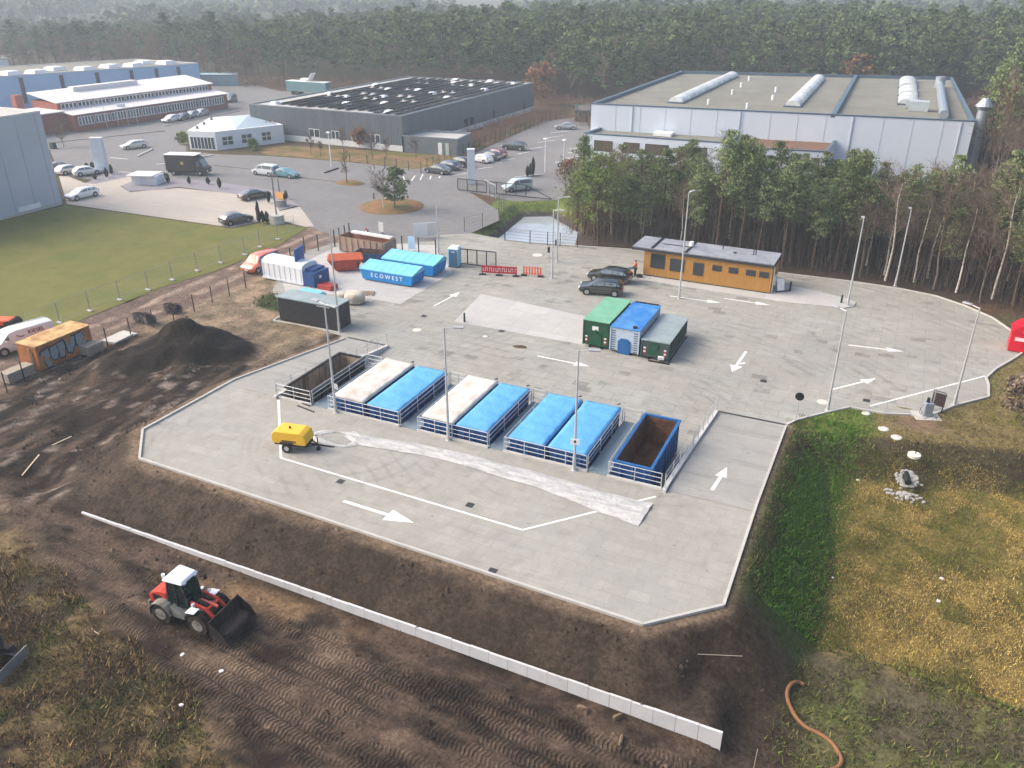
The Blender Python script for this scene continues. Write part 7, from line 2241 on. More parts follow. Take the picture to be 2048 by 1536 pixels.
for i in range(ns): ribbon(.8 + i * (LB - 1.6) / ns, .8 + (i + 1) * (LB - 1.6) / ns - .3, 0, 1.2, 2.9, 5)
for i in range(ns): ribbon(.8 + i * (LB - 1.6) / ns, .8 + (i + 1) * (LB - 1.6) / ns - .3, 5.01, HB + .75, HB + 1.8, 4)
mb = MB(); mb.prism([bp(-6, 9), bp(-4.5, 9), bp(-4.5, 10.5), bp(-6, 10.5)], -.2, 7.2); mb.build('chimney', BRICK, root)
mb = MB(); mb.prism([bp(-18, 3), bp(-.01, 3), bp(-.01, 12), bp(-18, 12)], -.2, 3.8); mb.build('side_wing', BRICK, root)
mb = MB(); mb.prism([bp(-18.3, 2.7), bp(-.02, 2.7), bp(-.02, 12.3), bp(-18.3, 12.3)], 3.802, 4.0); mb.build('roof', mat('white_roof_sheet', c(212, 208, 206), .7, var=.05), root)
for px, py in ((216, 258), (238, 255), (258, 252), (276, 250)):
    mb = MB(); mb.cyl((0, 0, 0), (0, 0, 4.5), .06, .04, n=6); o = mb.build('flagpole', STEEL, None, gp(px, py)); tag(o, 'thin bare flagpole in front of the brick hall', 'flagpole', 'flagpoles before the brick hall')
mb = MB(); mb.box(-.8, .8, -.25, .25, 0, 4.2); o = mb.build('pylon_sign', WHT, None, gp(249, 248), R(50)); tag(o, 'small white pylon sign against the brick hall', 'pylon')
# pale blue hall behind
H5 = 7.5
root, q, o = bldg('pale_blue_hall', 'long pale blue hall with dark vertical strips behind the brick hall', 'hall',
                  [z2(-80, 158, H5), z2(396, 126, H5), z2(270, 118, H5), z2(-80, 138, H5)], H5, two_tone('pale_blue_panel', c(160, 196, 226), c(150, 186, 216), .1, rough=.5, lo=.35, hi=.65, objvar=.0), FLAT, .1, mat('pale_edge', c(206, 206, 202), .5))
for u in (.22, .38, .53, .68, .795, .90): on_wall(root, q, 0, u - .008, u + .008, 1.0, H5 - .6, DFR, 'dark_strip', .08)
A, B = Vector(q[0]), Vector(q[1])
for u, v in ((.3, 3), (.5, 3), (.62, 5), (.72, 4), (.8, 9), (.88, 5), (.4, 8), (.2, 4)):
    p = A + (B - A) * u + Vector((-(B - A).y, (B - A).x)).normalized() * v
    mb = MB(); mb.hexa([(p.x - 2, p.y - 2, H5 - .09), (p.x + 2, p.y - 2, H5 - .09), (p.x + 2, p.y + 2, H5 - .09), (p.x - 2, p.y + 2, H5 - .09), (p.x - 1.5, p.y - 1.5, H5 + .7), (p.x + 1.5, p.y - 1.5, H5 + .7), (p.x + 1.5, p.y + 1.5, H5 + .7), (p.x - 1.5, p.y + 1.5, H5 + .7)]); mb.build('skylight', WFR, root)
root, q, o = bldg('far_shed', 'small pale shed far left among the hazy trees', 'shed', [z2(-30, 142, 0), z2(20, 140, 0), z2(20, 130, 0), z2(-30, 132, 0)], 3.5, PW, MEMB, .1)
root, q, o = bldg('teal_shed', 'long low teal shed behind the pale blue hall', 'shed', [z2(402, 172, 0), z2(478, 172, 0), z2(478, 166, 0), z2(402, 166, 0)], 3.0, mat('teal_sheet', c(96, 136, 148), .5), mat('pale_teal_roof', c(150, 176, 186), .5), .1)
# big white hall with its lower front wing
H2 = 9.5
qd = [z2(1183, 207, H2), z2(1950, 242, H2), z2(1905, 155, H2), z2(1362, 142, H2)]
root, q, o = bldg('white_hall', 'large white industrial hall with a grey flat roof and barrel rooflights behind the plantation', 'hall', qd, H2, PW, FLAT, .5, EDGE, .5)
A, B, C_, D_ = [Vector(p) for p in q]
def rp(u, v): return (A * (1 - u) + B * u) * (1 - v) + (D_ * (1 - u) + C_ * u) * v
mb = MB()
for u in (.64, .66): pass
a, b = rp(.66, .0), rp(.66, 1.0); n = (B - A).normalized() * .35
mb.hexa([(a.x - n.x, a.y - n.y, H2 - .49), (a.x + n.x, a.y + n.y, H2 - .49), (b.x + n.x, b.y + n.y, H2 - .49), (b.x - n.x, b.y - n.y, H2 - .49), (a.x - n.x, a.y - n.y, H2 + .1), (a.x + n.x, a.y + n.y, H2 + .1), (b.x + n.x, b.y + n.y, H2 + .1), (b.x - n.x, b.y - n.y, H2 + .1)])
mb.build('fire_wall', EDGE, root)
RLT = mat('barrel_rooflight', c(208, 210, 208), .3, var=.2, scale=.6, objvar=.12)
def barrel(u0, v0, u1, v1, w, seg):
    a, b = rp(u0, v0), rp(u1, v1); d = (b - a).normalized(); n = Vector((-d.y, d.x)); L_ = (b - a).length
    for s in range(seg):
        s0, s1 = L_ * s / seg + .28, L_ * (s + 1) / seg - .28
        vs = []
        for ss in (s0, s1):
            for i in range(9):
                t = math.pi * i / 8; p = a + d * ss + n * (math.cos(t) * w); vs.append((p.x, p.y, H2 - .25 + math.sin(t) * .85))
        vs2 = []
        mb = MB(); mb.add(vs, [(i, i + 1, 10 + i, 9 + i) for i in range(8)] + [tuple(range(9)), tuple(range(17, 8, -1))]); mb.build('rooflight', RLT, root)
    mb = MB()
    P = [a + n * (w + .15), a - n * (w + .15), b - n * (w + .15), b + n * (w + .15)]
    mb.prism([tuple(p) for p in P], H2 - .49, H2 - .24); mb.build('rooflight_kerb', EDGE, root)
barrel(.205, .14, .215, .93, 1.25, 9); barrel(.535, .16, .535, .9, 1.25, 8); barrel(.845, .30, .845, .46, 1.6, 2); barrel(.845, .5, .845, .66, 1.6, 2); barrel(.845, .7, .845, .93, 1.6, 3)
for u, v in ((.3, .15), (.32, .4), (.31, .6), (.3, .8), (.42, .1), (.44, .5), (.46, .3)):
    p = rp(u, v); mb = MB(); mb.cyl((p.x, p.y, H2 - .5), (p.x, p.y, H2 + .4), .22, n=8); mb.build('roof_vent', WFR, root)
p = rp(.87, .2); mb = MB(); mb.obox(p.x, p.y, H2 + .3, 3, 2.4, 1.5); mb.obox(p.x - 1, p.y + 3, H2 + .2, 2, 1.5, 1.2); mb.build('ventilation_unit', mat('vent_unit', c(176, 186, 188), .5, .2), root)
a, b = rp(.93, .06), rp(.945, .75); mb = MB(); mb.cyl((a.x, a.y, H2 + .2), (b.x, b.y, H2 + .2), .7, n=10); mb.cyl((b.x, b.y, H2 - .5), (b.x, b.y, H2 + 1.6), .9, .9, n=12); mb.build('duct', mat('silver_duct', c(170, 180, 188), .35, .6), root)
p = B + (B - A).normalized() * 1.0; mb = MB(); mb.cyl((p.x, p.y + 3, .0), (p.x, p.y + 3, H2 + 1.2), .8, n=14); mb.cyl((p.x, p.y + 3, H2 + 1.2), (p.x, p.y + 3, H2 + 1.8), .8, 1.3, n=14); mb.cyl((p.x, p.y + 3, H2 + 1.8), (p.x, p.y + 3, H2 + 2.9), 1.3, .5, n=14); mb.build('exhaust_stack', mat('silver_duct', c(170, 180, 188), .35, .6), root)
mb = MB(); L_ = (B - A).length; ux = (B - A).normalized(); nn = Vector((ux.y, -ux.x))
for k in range(1, 14):
    p = A + ux * (L_ * k / 14) + nn * .003; r_ = p + ux * .09
    mb.hexa([(p.x, p.y, .2), (r_.x, r_.y, .2), (r_.x + nn.x * .03, r_.y + nn.y * .03, .2), (p.x + nn.x * .03, p.y + nn.y * .03, .2), (p.x, p.y, H2 - .2), (r_.x, r_.y, H2 - .2), (r_.x + nn.x * .03, r_.y + nn.y * .03, H2 - .2), (p.x + nn.x * .03, p.y + nn.y * .03, H2 - .2)])
mb.build('panel_joint', mat('pale_panel_joint', c(188, 198, 210), .5), root)
for u in (.12, .42, .71, .97): on_wall(root, q, 0, u, u + .0022, .2, H2 - .2, mat('pale_downpipe', c(170, 180, 192), .5), 'downpipe', .14)
HA = 5.6
qa = [z2(1168, 266, HA), z2(1445, 285, HA), z2(1462, 262, HA), z2(1228, 246, HA)]
root, q, o = bldg('office_wing', 'white two-storey office wing with brown window bands in front of the white hall', 'office', qa, HA, PW, FLAT, .4, EDGE, .4)
BWN = mat('brown_window_band', c(92, 82, 70), .3, var=.15)
for u0, u1 in ((.08, .22), (.30, .42), (.46, .63), (.7, .9)):
    f = on_wall(root, q, 0, u0, u1, 2.9, 4.6, DFR, 'window', .05); on_wall(root, q, 0, u0 + .006, u1 - .006, 3.0, 4.5, BWN, 'pane', .07, f)
    f = on_wall(root, q, 0, u0, u1, .5, 2.0, DFR, 'window', .05); on_wall(root, q, 0, u0 + .006, u1 - .006, .6, 1.9, BWN, 'pane', .07, f)
p = (Vector(q[0]) * .45 + Vector(q[1]) * .1 + Vector(q[2]) * .45); mb = MB(); mb.obox(p.x, p.y, HA - .1, 3, 2.4, .5); mb.build('skylight', WFR, root)
qb = [z2(1470, 294, HA), z2(1655, 303, HA), z2(1682, 268, HA), z2(1480, 262, HA)]
root, q, o = bldg('office_wing', 'white office wing with a rusty brown roof at the middle of the white hall', 'office', qb, HA, PW, two_tone('brown_sedum_roof', c(128, 96, 78), c(112, 90, 74), .4, lo=.4, hi=.6), .4, EDGE, .4)
for u0, u1 in ((.16, .25), (.36, .46), (.62, .72), (.84, .93)):
    for z0, z1 in ((2.8, 4.6), (.5, 2.2)):
        f = on_wall(root, q, 0, u0, u1, z0, z1, DFR, 'window', .05); on_wall(root, q, 0, u0 + .008, u1 - .008, z0 + .1, z1 - .1, BWN, 'pane', .07, f)
root, q, o = bldg('dark_shed', 'small dark open shed at the back of the car park', 'shed', [z2(1150, 243, 0), z2(1180, 244, 0), z2(1180, 232, 0), z2(1150, 231, 0)], 2.4, mat('dark_timber', c(70, 66, 64), .9, var=.2), mat('dark_roof_felt', c(96, 90, 86), .9), .1)

# ------------------------------------------------------------------ pylons, kiosk, signs, lamps of the far street
PYL = mat('pylon_pale_metal', c(196, 206, 216), .4, .1, var=.04)
for px, py, h, w, lab in ((206, 344, 5.4, 1.9, 'tall pale pylon sign beside the parked white hatchback'), (943, 368, 5.2, 1.15, 'tall pale pylon sign at the car park entrance')):
    root = thing('pylon_sign', lab, 'pylon', gp(px, py), R(24))
    mb = MB(); mb.box(-w / 2, w / 2, -.4, .4, 0, h); mb.build('shaft', PYL, root, bevel=.03)
    mb = MB(); mb.box(-w / 2 - .02, w / 2 + .02, -.42, .42, h + .002, h + .12); mb.build('cap', WFR, root)
root = thing('kiosk', 'small white kiosk with an overhanging flat roof on the gravel bed', 'kiosk', gp(298, 366), R(18))
mb = MB(); mb.box(-2.0, 2.0, -1.3, 1.3, 0, 1.35); mb.build('wall', WPL, root)
mb = MB(); mb.box(-2.5, 1.7, -1.9, 1.6, 1.352, 1.5); mb.build('roof', mat('white_roof_sheet', c(212, 208, 206), .7, var=.05), root)
mb = MB(); mb.box(-.6, .4, -1.32, -1.302, .1, 1.2); mb.build('door', WHT, root)
for px, py, z, h, lab in ((663, 336, 0, 5.6, 'white street lamp on the asphalt before the solar-roofed hall'), (1090, 345, 0, 5.2, 'slim white lamp in the car park, left of two'), (1127, 348, 0, 5.2, 'slim white lamp in the car park, right of two')):
    root = thing('street_lamp', lab, 'street lamp', gp(px, py))
    mb = MB(); mb.cyl((0, 0, 0), (0, 0, h), .09, .06, n=8); mb.build('pole', WFR, root)
    mb = MB(); mb.cyl((0, 0, h), (0, 0, h + .15), .12, .4, n=12); mb.cyl((0, 0, h + .15), (0, 0, h + .3), .4, .15, n=12); mb.build('lamp_head', WFR, root)
root = thing('lamp_mast', 'grey mast rising from a concrete block at the lawn corner', 'mast', gp(555, 446))
mb = MB(); mb.cyl((0, 0, 0), (0, 0, 1.1), .95, n=18); mb.build('concrete_block', KERBM, root)
mb = MB(); mb.cyl((0, 0, 1.1), (0, 0, 6.6), .1, .08, n=8); mb.build('pole', mat('dark_pole', c(120, 124, 126), .5, .3), root)
root = thing('works_sign', 'orange works sign on a mast with a round grey base in the gravel bed', 'sign', gp(562, 412))
mb = MB(); mb.cyl((0, 0, 0), (0, 0, .9), .8, .85, n=16); mb.build('base', mat('gravel_basket', c(140, 138, 134), .9, var=.2), root)
mb = MB(); mb.cyl((0, 0, .9), (0, 0, 4.4), .09, .07, n=8); mb.build('pole', mat('dark_pole', c(120, 124, 126), .5, .3), root)
mb = MB(); mb.box(-.65, .65, -.12, -.08, 1.0, 2.0); mb.build('panel', mat('pale_orange_board', c(214, 160, 92), .6, var=.1), root)
CON = two_tone('dark_conifer', c(26, 36, 30), c(44, 50, 40), 3, bump=.8, bscale=6)
for k, (px, py, h) in enumerate(((174, 337, 1.0), (186, 339, 1.3), (224, 349, 1.7), (214, 355, 1.6), (191, 359, 1.0), (331, 359, 1.1), (337, 366, 1.6), (379, 368, 1.2), (417, 369, 1.2), (440, 377, 1.7), (538, 406, 1.7), (573, 398, 1.3), (569, 411, 1.6), (519, 448, 3.1), (527, 446, 1.7), (535, 447, 1.7), (1055, 354, 1.9), (1061, 352, 2.1), (1066, 353, 3.2))):
    root = thing('columnar_conifer', 'dark narrow conifer shrub ' + ('in the gravel bed by the kiosk' if 4 < k < 10 else 'beside the pale pylon sign' if k < 5 else 'by the orange works sign' if k < 13 else 'at the lawn corner by the mast' if k < 16 else 'on the car park island'), 'shrub', gp(px, py), 0, 'narrow dark conifers')
    mb = MB(); mb.cyl((0, 0, 0), (0, 0, .25), .05, n=5); mb.build('stem', TYRE, root)
    rs_ = np.random.RandomState(k); mb = MB(); vs = []; rr = [.1, .26, .3, .27, .18, .02]
    for j, t in enumerate((.08, .2, .45, .65, .85, 1.0)):
        for i in range(8):
            a = math.pi * i / 4; r_ = rr[j] * (1 + .5 * (rs_.rand() - .5)); vs.append((math.cos(a) * r_, math.sin(a) * r_, t * h))
    mb.add(vs, [(j * 8 + i, j * 8 + (i + 1) % 8, (j + 1) * 8 + (i + 1) % 8, (j + 1) * 8 + i) for j in range(5) for i in range(8)] + [tuple(range(40, 48)), tuple(range(7, -1, -1))]); mb.build('foliage', CON, root)
mb = MB(); mb.box(-.5, .5, -.4, .4, 0, 1.1); o = mb.build('waste_bin', DKG, None, gp(107, 297), bevel=.05); tag(o, 'dark green waste bin near the bare tree by the grey warehouse', 'bin')
# kerb islands and dark beams in the far road
for k, (a, b, lab) in enumerate((((275, 313), (305, 299), 'short raised kerb on the road near the pale cream car'), ((398, 316), (427, 311), 'short raised kerb behind the dark box truck'), ((650, 346), (676, 337), 'dark beam lying on the asphalt by the street lamp'), ((1030, 356), (1086, 350), 'raised kerb of the car park island'))):
    g0, g1 = gp(*a), gp(*b); mb = MB(); mb.bar((0, 0, .06), (g1 - g0) + Vector((0, 0, .06)), .3, .2); o = mb.build('kerb_stone', KERBM if k != 2 else BLACK, None, g0); tag(o, lab, 'kerb')
mb = MB()
for a, b in (((0, 318), (60, 322)), ((420, 330), (540, 342)), ((590, 354), (700, 366)), ((330, 252), (480, 222)), ((110, 285), (330, 262))):
    g0, g1 = gp(*a), gp(*b); mb.bar((g0.x, g0.y, .03), (g1.x, g1.y, .03), .2, .14)
struct(mb.build('road_kerb', mat('dark_kerb', c(124, 122, 120), .9)))
# car park fence
def fence(label, pts, h, m, gap, z=0.0):
    P = [gp(*p) for p in pts]; o0 = P[0]
    root = thing('mesh_fence', label, 'fence', o0)
    rail = MB()
    for a, b in zip(P[:-1], P[1:]):
        L_ = (b - a).length; k = max(1, round(L_ / gap))
        for i in range(k):
            p = a + (b - a) * (i / k) - o0
            q = MB(); q.box(-.04, .04, -.04, .04, 0, h); q.build('post', m, root, p)
        for zz in np.linspace(.1, h - .05, 5): rail.cyl((a.x - o0.x, a.y - o0.y, zz), (b.x - o0.x, b.y - o0.y, zz), .012, n=4)
    rail.build('wire', m, root)
fence('long dark post fence along the car park and the hall slope', [(842, 346), (890, 326), (960, 297), (1010, 277), (1060, 258), (1100, 243), (1142, 233)], 1.9, PST, 2.4)
fence('short dark fence at the lower edge of the hall verge', [(700, 324), (770, 331), (842, 346)], 1.5, PST, 3.0)
fence('wire fence with posts round the far bank of the pond', [(929, 463), (965, 454), (998, 442), (1008, 420), (990, 400), (970, 388)], 1.8, mat('grey_green_post', c(92, 104, 98), .5), 2.4)
fence('thin dark fence along the yard side of the pond', [(1010, 481), (1060, 487), (1095, 490), (1120, 492), (1190, 498)], 1.6, PST, 2.6)
root = thing('gate_leaf', 'light grey mesh gate leaf standing open beside the dark sliding gate', 'gate', gp(970, 386))
a, b = gp(970, 386), gp(992, 398); d = b - a; root.rotation_euler = (0, 0, math.atan2(d.y, d.x)); L_ = d.length
mb = MB(); mb.box(0, .08, -.04, .04, 0, 2.0); mb.box(L_ - .08, L_, -.04, .04, 0, 2.0); mb.box(.081, L_ - .081, -.03, .03, .15, .22); mb.box(.081, L_ - .081, -.03, .03, 1.9, 1.98); mb.build('frame', STEEL, root)
mb = MB()
for k in range(int(L_ / .25)): mb.cyl((.2 + k * .25, 0, .22), (.2 + k * .25, 0, 1.9), .02, n=4)
mb.build('infill', STEEL, root)
# roundabout island
mb = MB(); c0 = Vector((-63.6, 97.0)); vs = [(0, 0, .55)]; n = 36
for r_, z in ((2.0, .5), (3.4, .28), (4.4, .06), (4.55, .0)):
    for i in range(n): a = 2 * math.pi * i / n; vs.append((math.cos(a) * r_, math.sin(a) * r_, z))
fs = [(0, 1 + i, 1 + (i + 1) % n) for i in range(n)] + [(1 + j * n + i, 1 + (j + 1) * n + i, 1 + (j + 1) * n + (i + 1) % n, 1 + j * n + (i + 1) % n) for j in range(3) for i in range(n)]
mb.add(vs, fs); struct(mb.build('roundabout_island', two_tone('rusty_brown_grass', c(132, 94, 66), c(98, 94, 58), .6, lo=.4, hi=.6, bump=.9, bscale=6, objvar=0, detail=9), None, (c0.x, c0.y, -.01)))
mb = MB(); vs = [(0, 0, .3)]
for r_, z in ((1.4, .25), (2.2, .0)):
    for i in range(20): a = 2 * math.pi * i / 20; vs.append((math.cos(a) * r_ * 1.15, math.sin(a) * r_ * .8, z))
mb.add(vs, [(0, 1 + i, 1 + (i + 1) % 20) for i in range(20)] + [(1 + i, 21 + i, 21 + (i + 1) % 20, 1 + (i + 1) % 20) for i in range(20)])
struct(mb.build('tree_island', MATS['rusty_brown_grass'], None, gp(700, 366, -.01)))

# ------------------------------------------------------------------ trees
BARK = two_tone('pine_bark', c(92, 78, 65), c(62, 53, 47), 2, lo=.4, hi=.6)
BARKG = two_tone('grey_bark', c(110, 100, 92), c(88, 78, 70), 2, lo=.4, hi=.6)
BIRCH = two_tone('birch_bark', c(196, 188, 176), c(120, 110, 100), 2.5, lo=.45, hi=.7)
def leafmat(name, dark, light, sc, var=.28):
    return two_tone(name, dark, light, sc, rough=.85, lo=.36, hi=.64, objvar=var, detail=3)
PINE = leafmat('pine_needles', c(76, 90, 60), c(134, 146, 98), .9)
PINEF = leafmat('far_pine_needles', c(46, 60, 42), c(108, 122, 80), .3)
PINEL = leafmat('young_pine_needles', c(76, 92, 46), c(114, 126, 66), .9)
TWIG = leafmat('bare_twigs', c(92, 80, 70), c(126, 110, 96), .5)
TWIGR = leafmat('russet_twigs', c(108, 86, 70), c(136, 110, 90), .5)
OAK = leafmat('rusty_leaves', c(116, 84, 58), c(138, 104, 72), .7)


def tris(rs, ctr, rad, n, size, flat=.7):
    """n leaf-sized triangles round each centre."""
    k = len(ctr)
    p = rs.normal(size=(k, n, 3)); p /= np.linalg.norm(p, axis=-1, keepdims=True)
    p *= (rs.rand(k, n, 1) ** .5) * rad[:, None, None]; p[..., 2] *= flat
    p = (p + ctr[:, None, :]).reshape(-1, 3)
    a = rs.normal(size=(len(p), 3)); a /= np.linalg.norm(a, axis=-1, keepdims=True)
    b = np.cross(a, rs.normal(size=(len(p), 3))); b /= np.linalg.norm(b, axis=-1, keepdims=True)
    s = size * (.6 + .8 * rs.rand(len(p), 1))
    V = np.stack([p + a * s, p - a * s * .5 + b * s * .6, p - a * s * .5 - b * s * .6], 1)
    return V.reshape(-1, 3)


def sticks(P0, P1, r0, r1, n=4):
    """Tapered prisms from arrays of end points."""
    P0, P1 = np.asarray(P0, float), np.asarray(P1, float); k = len(P0)
    d = P1 - P0; d /= np.linalg.norm(d, axis=1, keepdims=True) + 1e-9
    ref = np.where(np.abs(d[:, 2:]) > .9, np.array([[1., 0, 0]]), np.array([[0, 0, 1.]]))
    x = np.cross(d, ref); x /= np.linalg.norm(x, axis=1, keepdims=True); y = np.cross(d, x)
    r0 = np.broadcast_to(r0, (k,))[:, None]; r1 = np.broadcast_to(r1, (k,))[:, None]
    V = np.zeros((k, 2 * n, 3))
    for i in range(n):
        t = 2 * np.pi * i / n; o = x * np.cos(t) + y * np.sin(t)
        V[:, i] = P0 + o * r0; V[:, n + i] = P1 + o * r1
    T = []
    for i in range(n):
        j = (i + 1) % n; T += [(i, j, n + j), (i, n + j, n + i)]
    T = (np.array(T)[None] + (np.arange(k) * 2 * n)[:, None, None]).reshape(-1, 3)
    return V.reshape(-1, 3), T


def join(parts):
    Vs, Ts, Ms, o = [], [], [], 0
    for V, T, m in parts:
        if T is None: T = np.arange(len(V)).reshape(-1, 3)
        Vs.append(V); Ts.append(T + o); Ms.append(np.full(len(T), m)); o += len(V)
    return np.concatenate(Vs), np.concatenate(Ts), np.concatenate(Ms)


def trunk_path(rs, h, wob=.25, n=6):
    z = np.linspace(0, h, n); P = np.zeros((n, 3)); P[:, 2] = z
    P[1:, :2] = np.cumsum(rs.normal(size=(n - 1, 2)) * wob * h / 40, axis=0)
    return P


def pine_parts(seed, h, cb, rad, nbr, per, size, flat=.55):
    rs = np.random.RandomState(seed)
    P = trunk_path(rs, h)
    at = lambda z: np.stack([np.interp(z, P[:, 2], P[:, i]) for i in range(3)], -1)
    r = np.linspace(.011 * h + .03, .03, len(P))
    tv = sticks(P[:-1], P[1:], r[:-1], r[1:], 6)
    t = cb + (1 - cb) * rs.rand(nbr) ** .8; z = t * h
    u = (t - cb) / (1 - cb)
    L_ = rad * (np.sin(np.pi * np.clip(.18 + .8 * u, 0, 1)) ** .8 * .9 + .12) * (.45 + .75 * rs.rand(nbr))
    az = rs.rand(nbr) * 2 * np.pi; up = .1 + .5 * u + .15 * rs.normal(size=nbr)
    b0 = at(z); dirv = np.stack([np.cos(az), np.sin(az), up], -1); b1 = b0 + dirv * L_[:, None]
    bv = sticks(b0, b1, .02 + .012 * L_, .008, 3)
    c1 = b1; c2 = b0 + (b1 - b0) * .62 + rs.normal(size=b1.shape) * .15
    rr = .38 + .24 * L_
    ctr = np.concatenate([c1, c2, at(np.array([h * .985]))]); rad_ = np.concatenate([rr, rr * .85, [.5]])
    F_ = tris(rs, ctr, rad_, per, size, flat)
    # dead lower branches
    kd = 9; zd = h * (cb * (.35 + .65 * rs.rand(kd))); a2 = rs.rand(kd) * 6.28
    d0 = at(zd); d1 = d0 + np.stack([np.cos(a2), np.sin(a2), .1 * np.ones(kd)], -1) * (.4 + .9 * rs.rand(kd))[:, None]
    dv = sticks(d0, d1, .018, .006, 3)
    return tv, bv, dv, F_


def bare_parts(seed, h, spread, n1=16, n2=6, n3=6, lean=.1, thin=.014):
    rs = np.random.RandomState(seed)
    P = trunk_path(rs, h * .92, .5, 7)
    r = np.linspace(.010 * h + .03, .025, len(P)); tv = sticks(P[:-1], P[1:], r[:-1], r[1:], 6)
    at = lambda z: np.stack([np.interp(z, P[:, 2], P[:, i]) for i in range(3)], -1)
    z = h * (.3 + .62 * rs.rand(n1)); az = rs.rand(n1) * 6.28; L1 = spread * (1.1 - .6 * (z / h)) * (.6 + .7 * rs.rand(n1))
    a0 = at(z); a1 = a0 + np.stack([np.cos(az), np.sin(az), 1.0 + .5 * rs.rand(n1)], -1) * L1[:, None] * .75
    s = [sticks(a0, a1, .045, .015, 4)]
    def sub(b0, b1, n, f, r0, r1):
        k = len(b0); t = .25 + .75 * rs.rand(k, n, 1)
        p0 = b0[:, None] + (b1 - b0)[:, None] * t; Lb = np.linalg.norm(b1 - b0, axis=1)[:, None, None]
        d = (b1 - b0)[:, None] / Lb + rs.normal(size=(k, n, 3)) * .6; d /= np.linalg.norm(d, axis=-1, keepdims=True)
        p1 = p0 + d * Lb * f * (.5 + .8 * rs.rand(k, n, 1)); return p0.reshape(-1, 3), p1.reshape(-1, 3)
    c0, c1 = sub(a0, a1, n2, .5, 0, 0); s.append(sticks(c0, c1, .018, .008, 3))
    tp = at(np.array([h * .6, h * .75, h * .9])); c0b, c1b = sub(np.repeat(tp[:1], 1, 0), at(np.array([h * .92])), 14, .3, 0, 0)
    c0, c1 = np.concatenate([c0, c0b]), np.concatenate([c1, c1b])
    e0, e1 = sub(c0, c1, n3, .65, 0, 0); s.append(sticks(e0, e1, thin, .006, 3))
    return tv, s


def tree_proto(name, label, cat, tv, parts, mats, group, loc=(0, 0, 0)):
    root = thing(name, label, cat, loc, 0, group)
    np_obj('trunk', tv[0], tv[1], mats[0], parent=root)
    V, T, M = join(parts); np_obj('crown', V, T, mats[1:], M, parent=root)
    return root


def tree_single(name, label, cat, tv, parts, mats, group):
    V, T, M = join([(tv[0], tv[1], 0)] + [(a, b, m + 1) for a, b, m in parts])
    return tag(np_obj(name, V, T, mats, M), label, cat, group)


def place(protos, spots, labels=None):
    used = set()
    for k, (x, y, z, s, a) in enumerate(spots):
        i = k % len(protos); p = protos[i]
        if i not in used:
            used.add(i); p.location = (x, y, z); p.rotation_euler = (0, 0, a); p.scale = (s,) * 3
        else:
            dup(p, (x, y, z), a, None, s)


rs = np.random.RandomState(21)
def scatter(poly, gap, n, seed, jit=.5, keep=None):
    """Dart throwing with a minimum gap inside a world polygon."""
    r_ = np.random.RandomState(seed); xs = [p[0] for p in poly]; ys = [p[1] for p in poly]
    cells, out = {}, []
    for _ in range(n):
        x, y = r_.uniform(min(xs), max(xs)), r_.uniform(min(ys), max(ys))
        if not inside(np.array([x]), np.array([y]), poly)[0]: continue
        if keep is not None and not keep(x, y, r_): continue
        cx, cy = int(x // gap), int(y // gap); ok = True
        for i in (-1, 0, 1):
            for j in (-1, 0, 1):
                for q in cells.get((cx + i, cy + j), ()):
                    if (q[0] - x) ** 2 + (q[1] - y) ** 2 < gap * gap: ok = False
        if ok: cells.setdefault((cx, cy), []).append((x, y)); out.append((x, y))
    return out


# the young plantation behind the cabin
WOOD_POLY = [(-36.5, 94.5), (-30, 93.3), (-12, 92.2), (-2, 92.4), (6, 91.2), (11, 87.5), (15, 83), (24, 92), (20, 106), (2, 109), (-20, 110), (-33, 110), (-38, 104)]
pts = scatter(WOOD_POLY, 1.78, 9000, 5)
pts.sort(key=lambda p: p[1] - .1 * p[0])
GP = 'young pines of the plantation behind the cabin'
protos = []
for k in range(9):
    h = [11.0, 12.2, 10.2, 13.0, 11.6, 12.4, 9.6, 11.4, 12.8][k]
    tv, bv, dv, F_ = pine_parts(100 + k, h, [.46, .42, .34, .5, .4, .46, .32, .42, .48][k], [1.6, 1.4, 1.8, 1.35, 1.65, 1.5, 1.7, 1.4, 1.5][k], 74, 17, .125, .42)
    protos.append(tree_proto('pine_tree', 'young dark green pine with a bare lower trunk in the plantation behind the timber cabin', 'pine', tv, [(bv[0], bv[1], 1), (dv[0], dv[1], 1), (F_, None, 0)], [BARK, PINE, BARK], GP))
GB = 'leafless trees among the plantation pines'
bprotos = []
for k in range(5):
    tv, s = bare_parts(200 + k, [9.5, 11.0, 8.5, 10.5, 12.0][k], [2.4, 2.2, 2.2, 2.6, 2.8][k])
    bprotos.append(tree_proto('bare_tree', 'slender leafless grey-brown tree standing among the plantation pines', 'bare tree', tv, [(v, t, 0) for v, t in s], [BIRCH if k in (1, 4) else BARKG, TWIG], GB))
sp, sb = [], []
for i, (x, y) in enumerate(pts):
    bare = rs.rand() < (.30 if x < -2 else .66)
    e = (x, y, -.05, (.78 + .34 * rs.rand() ** 1.5) * (1 - .014 * max(0, y - 93)) * (.9 if x < -20 else 1), rs.rand() * 6.28)
    (sb if bare else sp).append(e)
sp = sp[:195]; sb = sb[:120]
place(protos, sp); place(bprotos, sb)
n_pl = (len(sp), len(sb))
# light green pine at the left end of the plantation
for k, (px, py, h, rad) in enumerate(((1196, 490, 10.5, 3.1), (1168, 468, 8.0, 2.9))):
    g = gp(px, py); tv, bv, dv, F_ = pine_parts(300 + k, h, .22, rad, 60, 22, .13)
    tree_proto('pine_tree', ('yellow-green bushy pine at the left end of the plantation by the entrance', 'smaller yellow-green pine behind the one at the plantation end')[k], 'pine', tv, [(bv[0], bv[1], 1), (F_, None, 0)], [BARK, PINEL, BARK], GP, g)

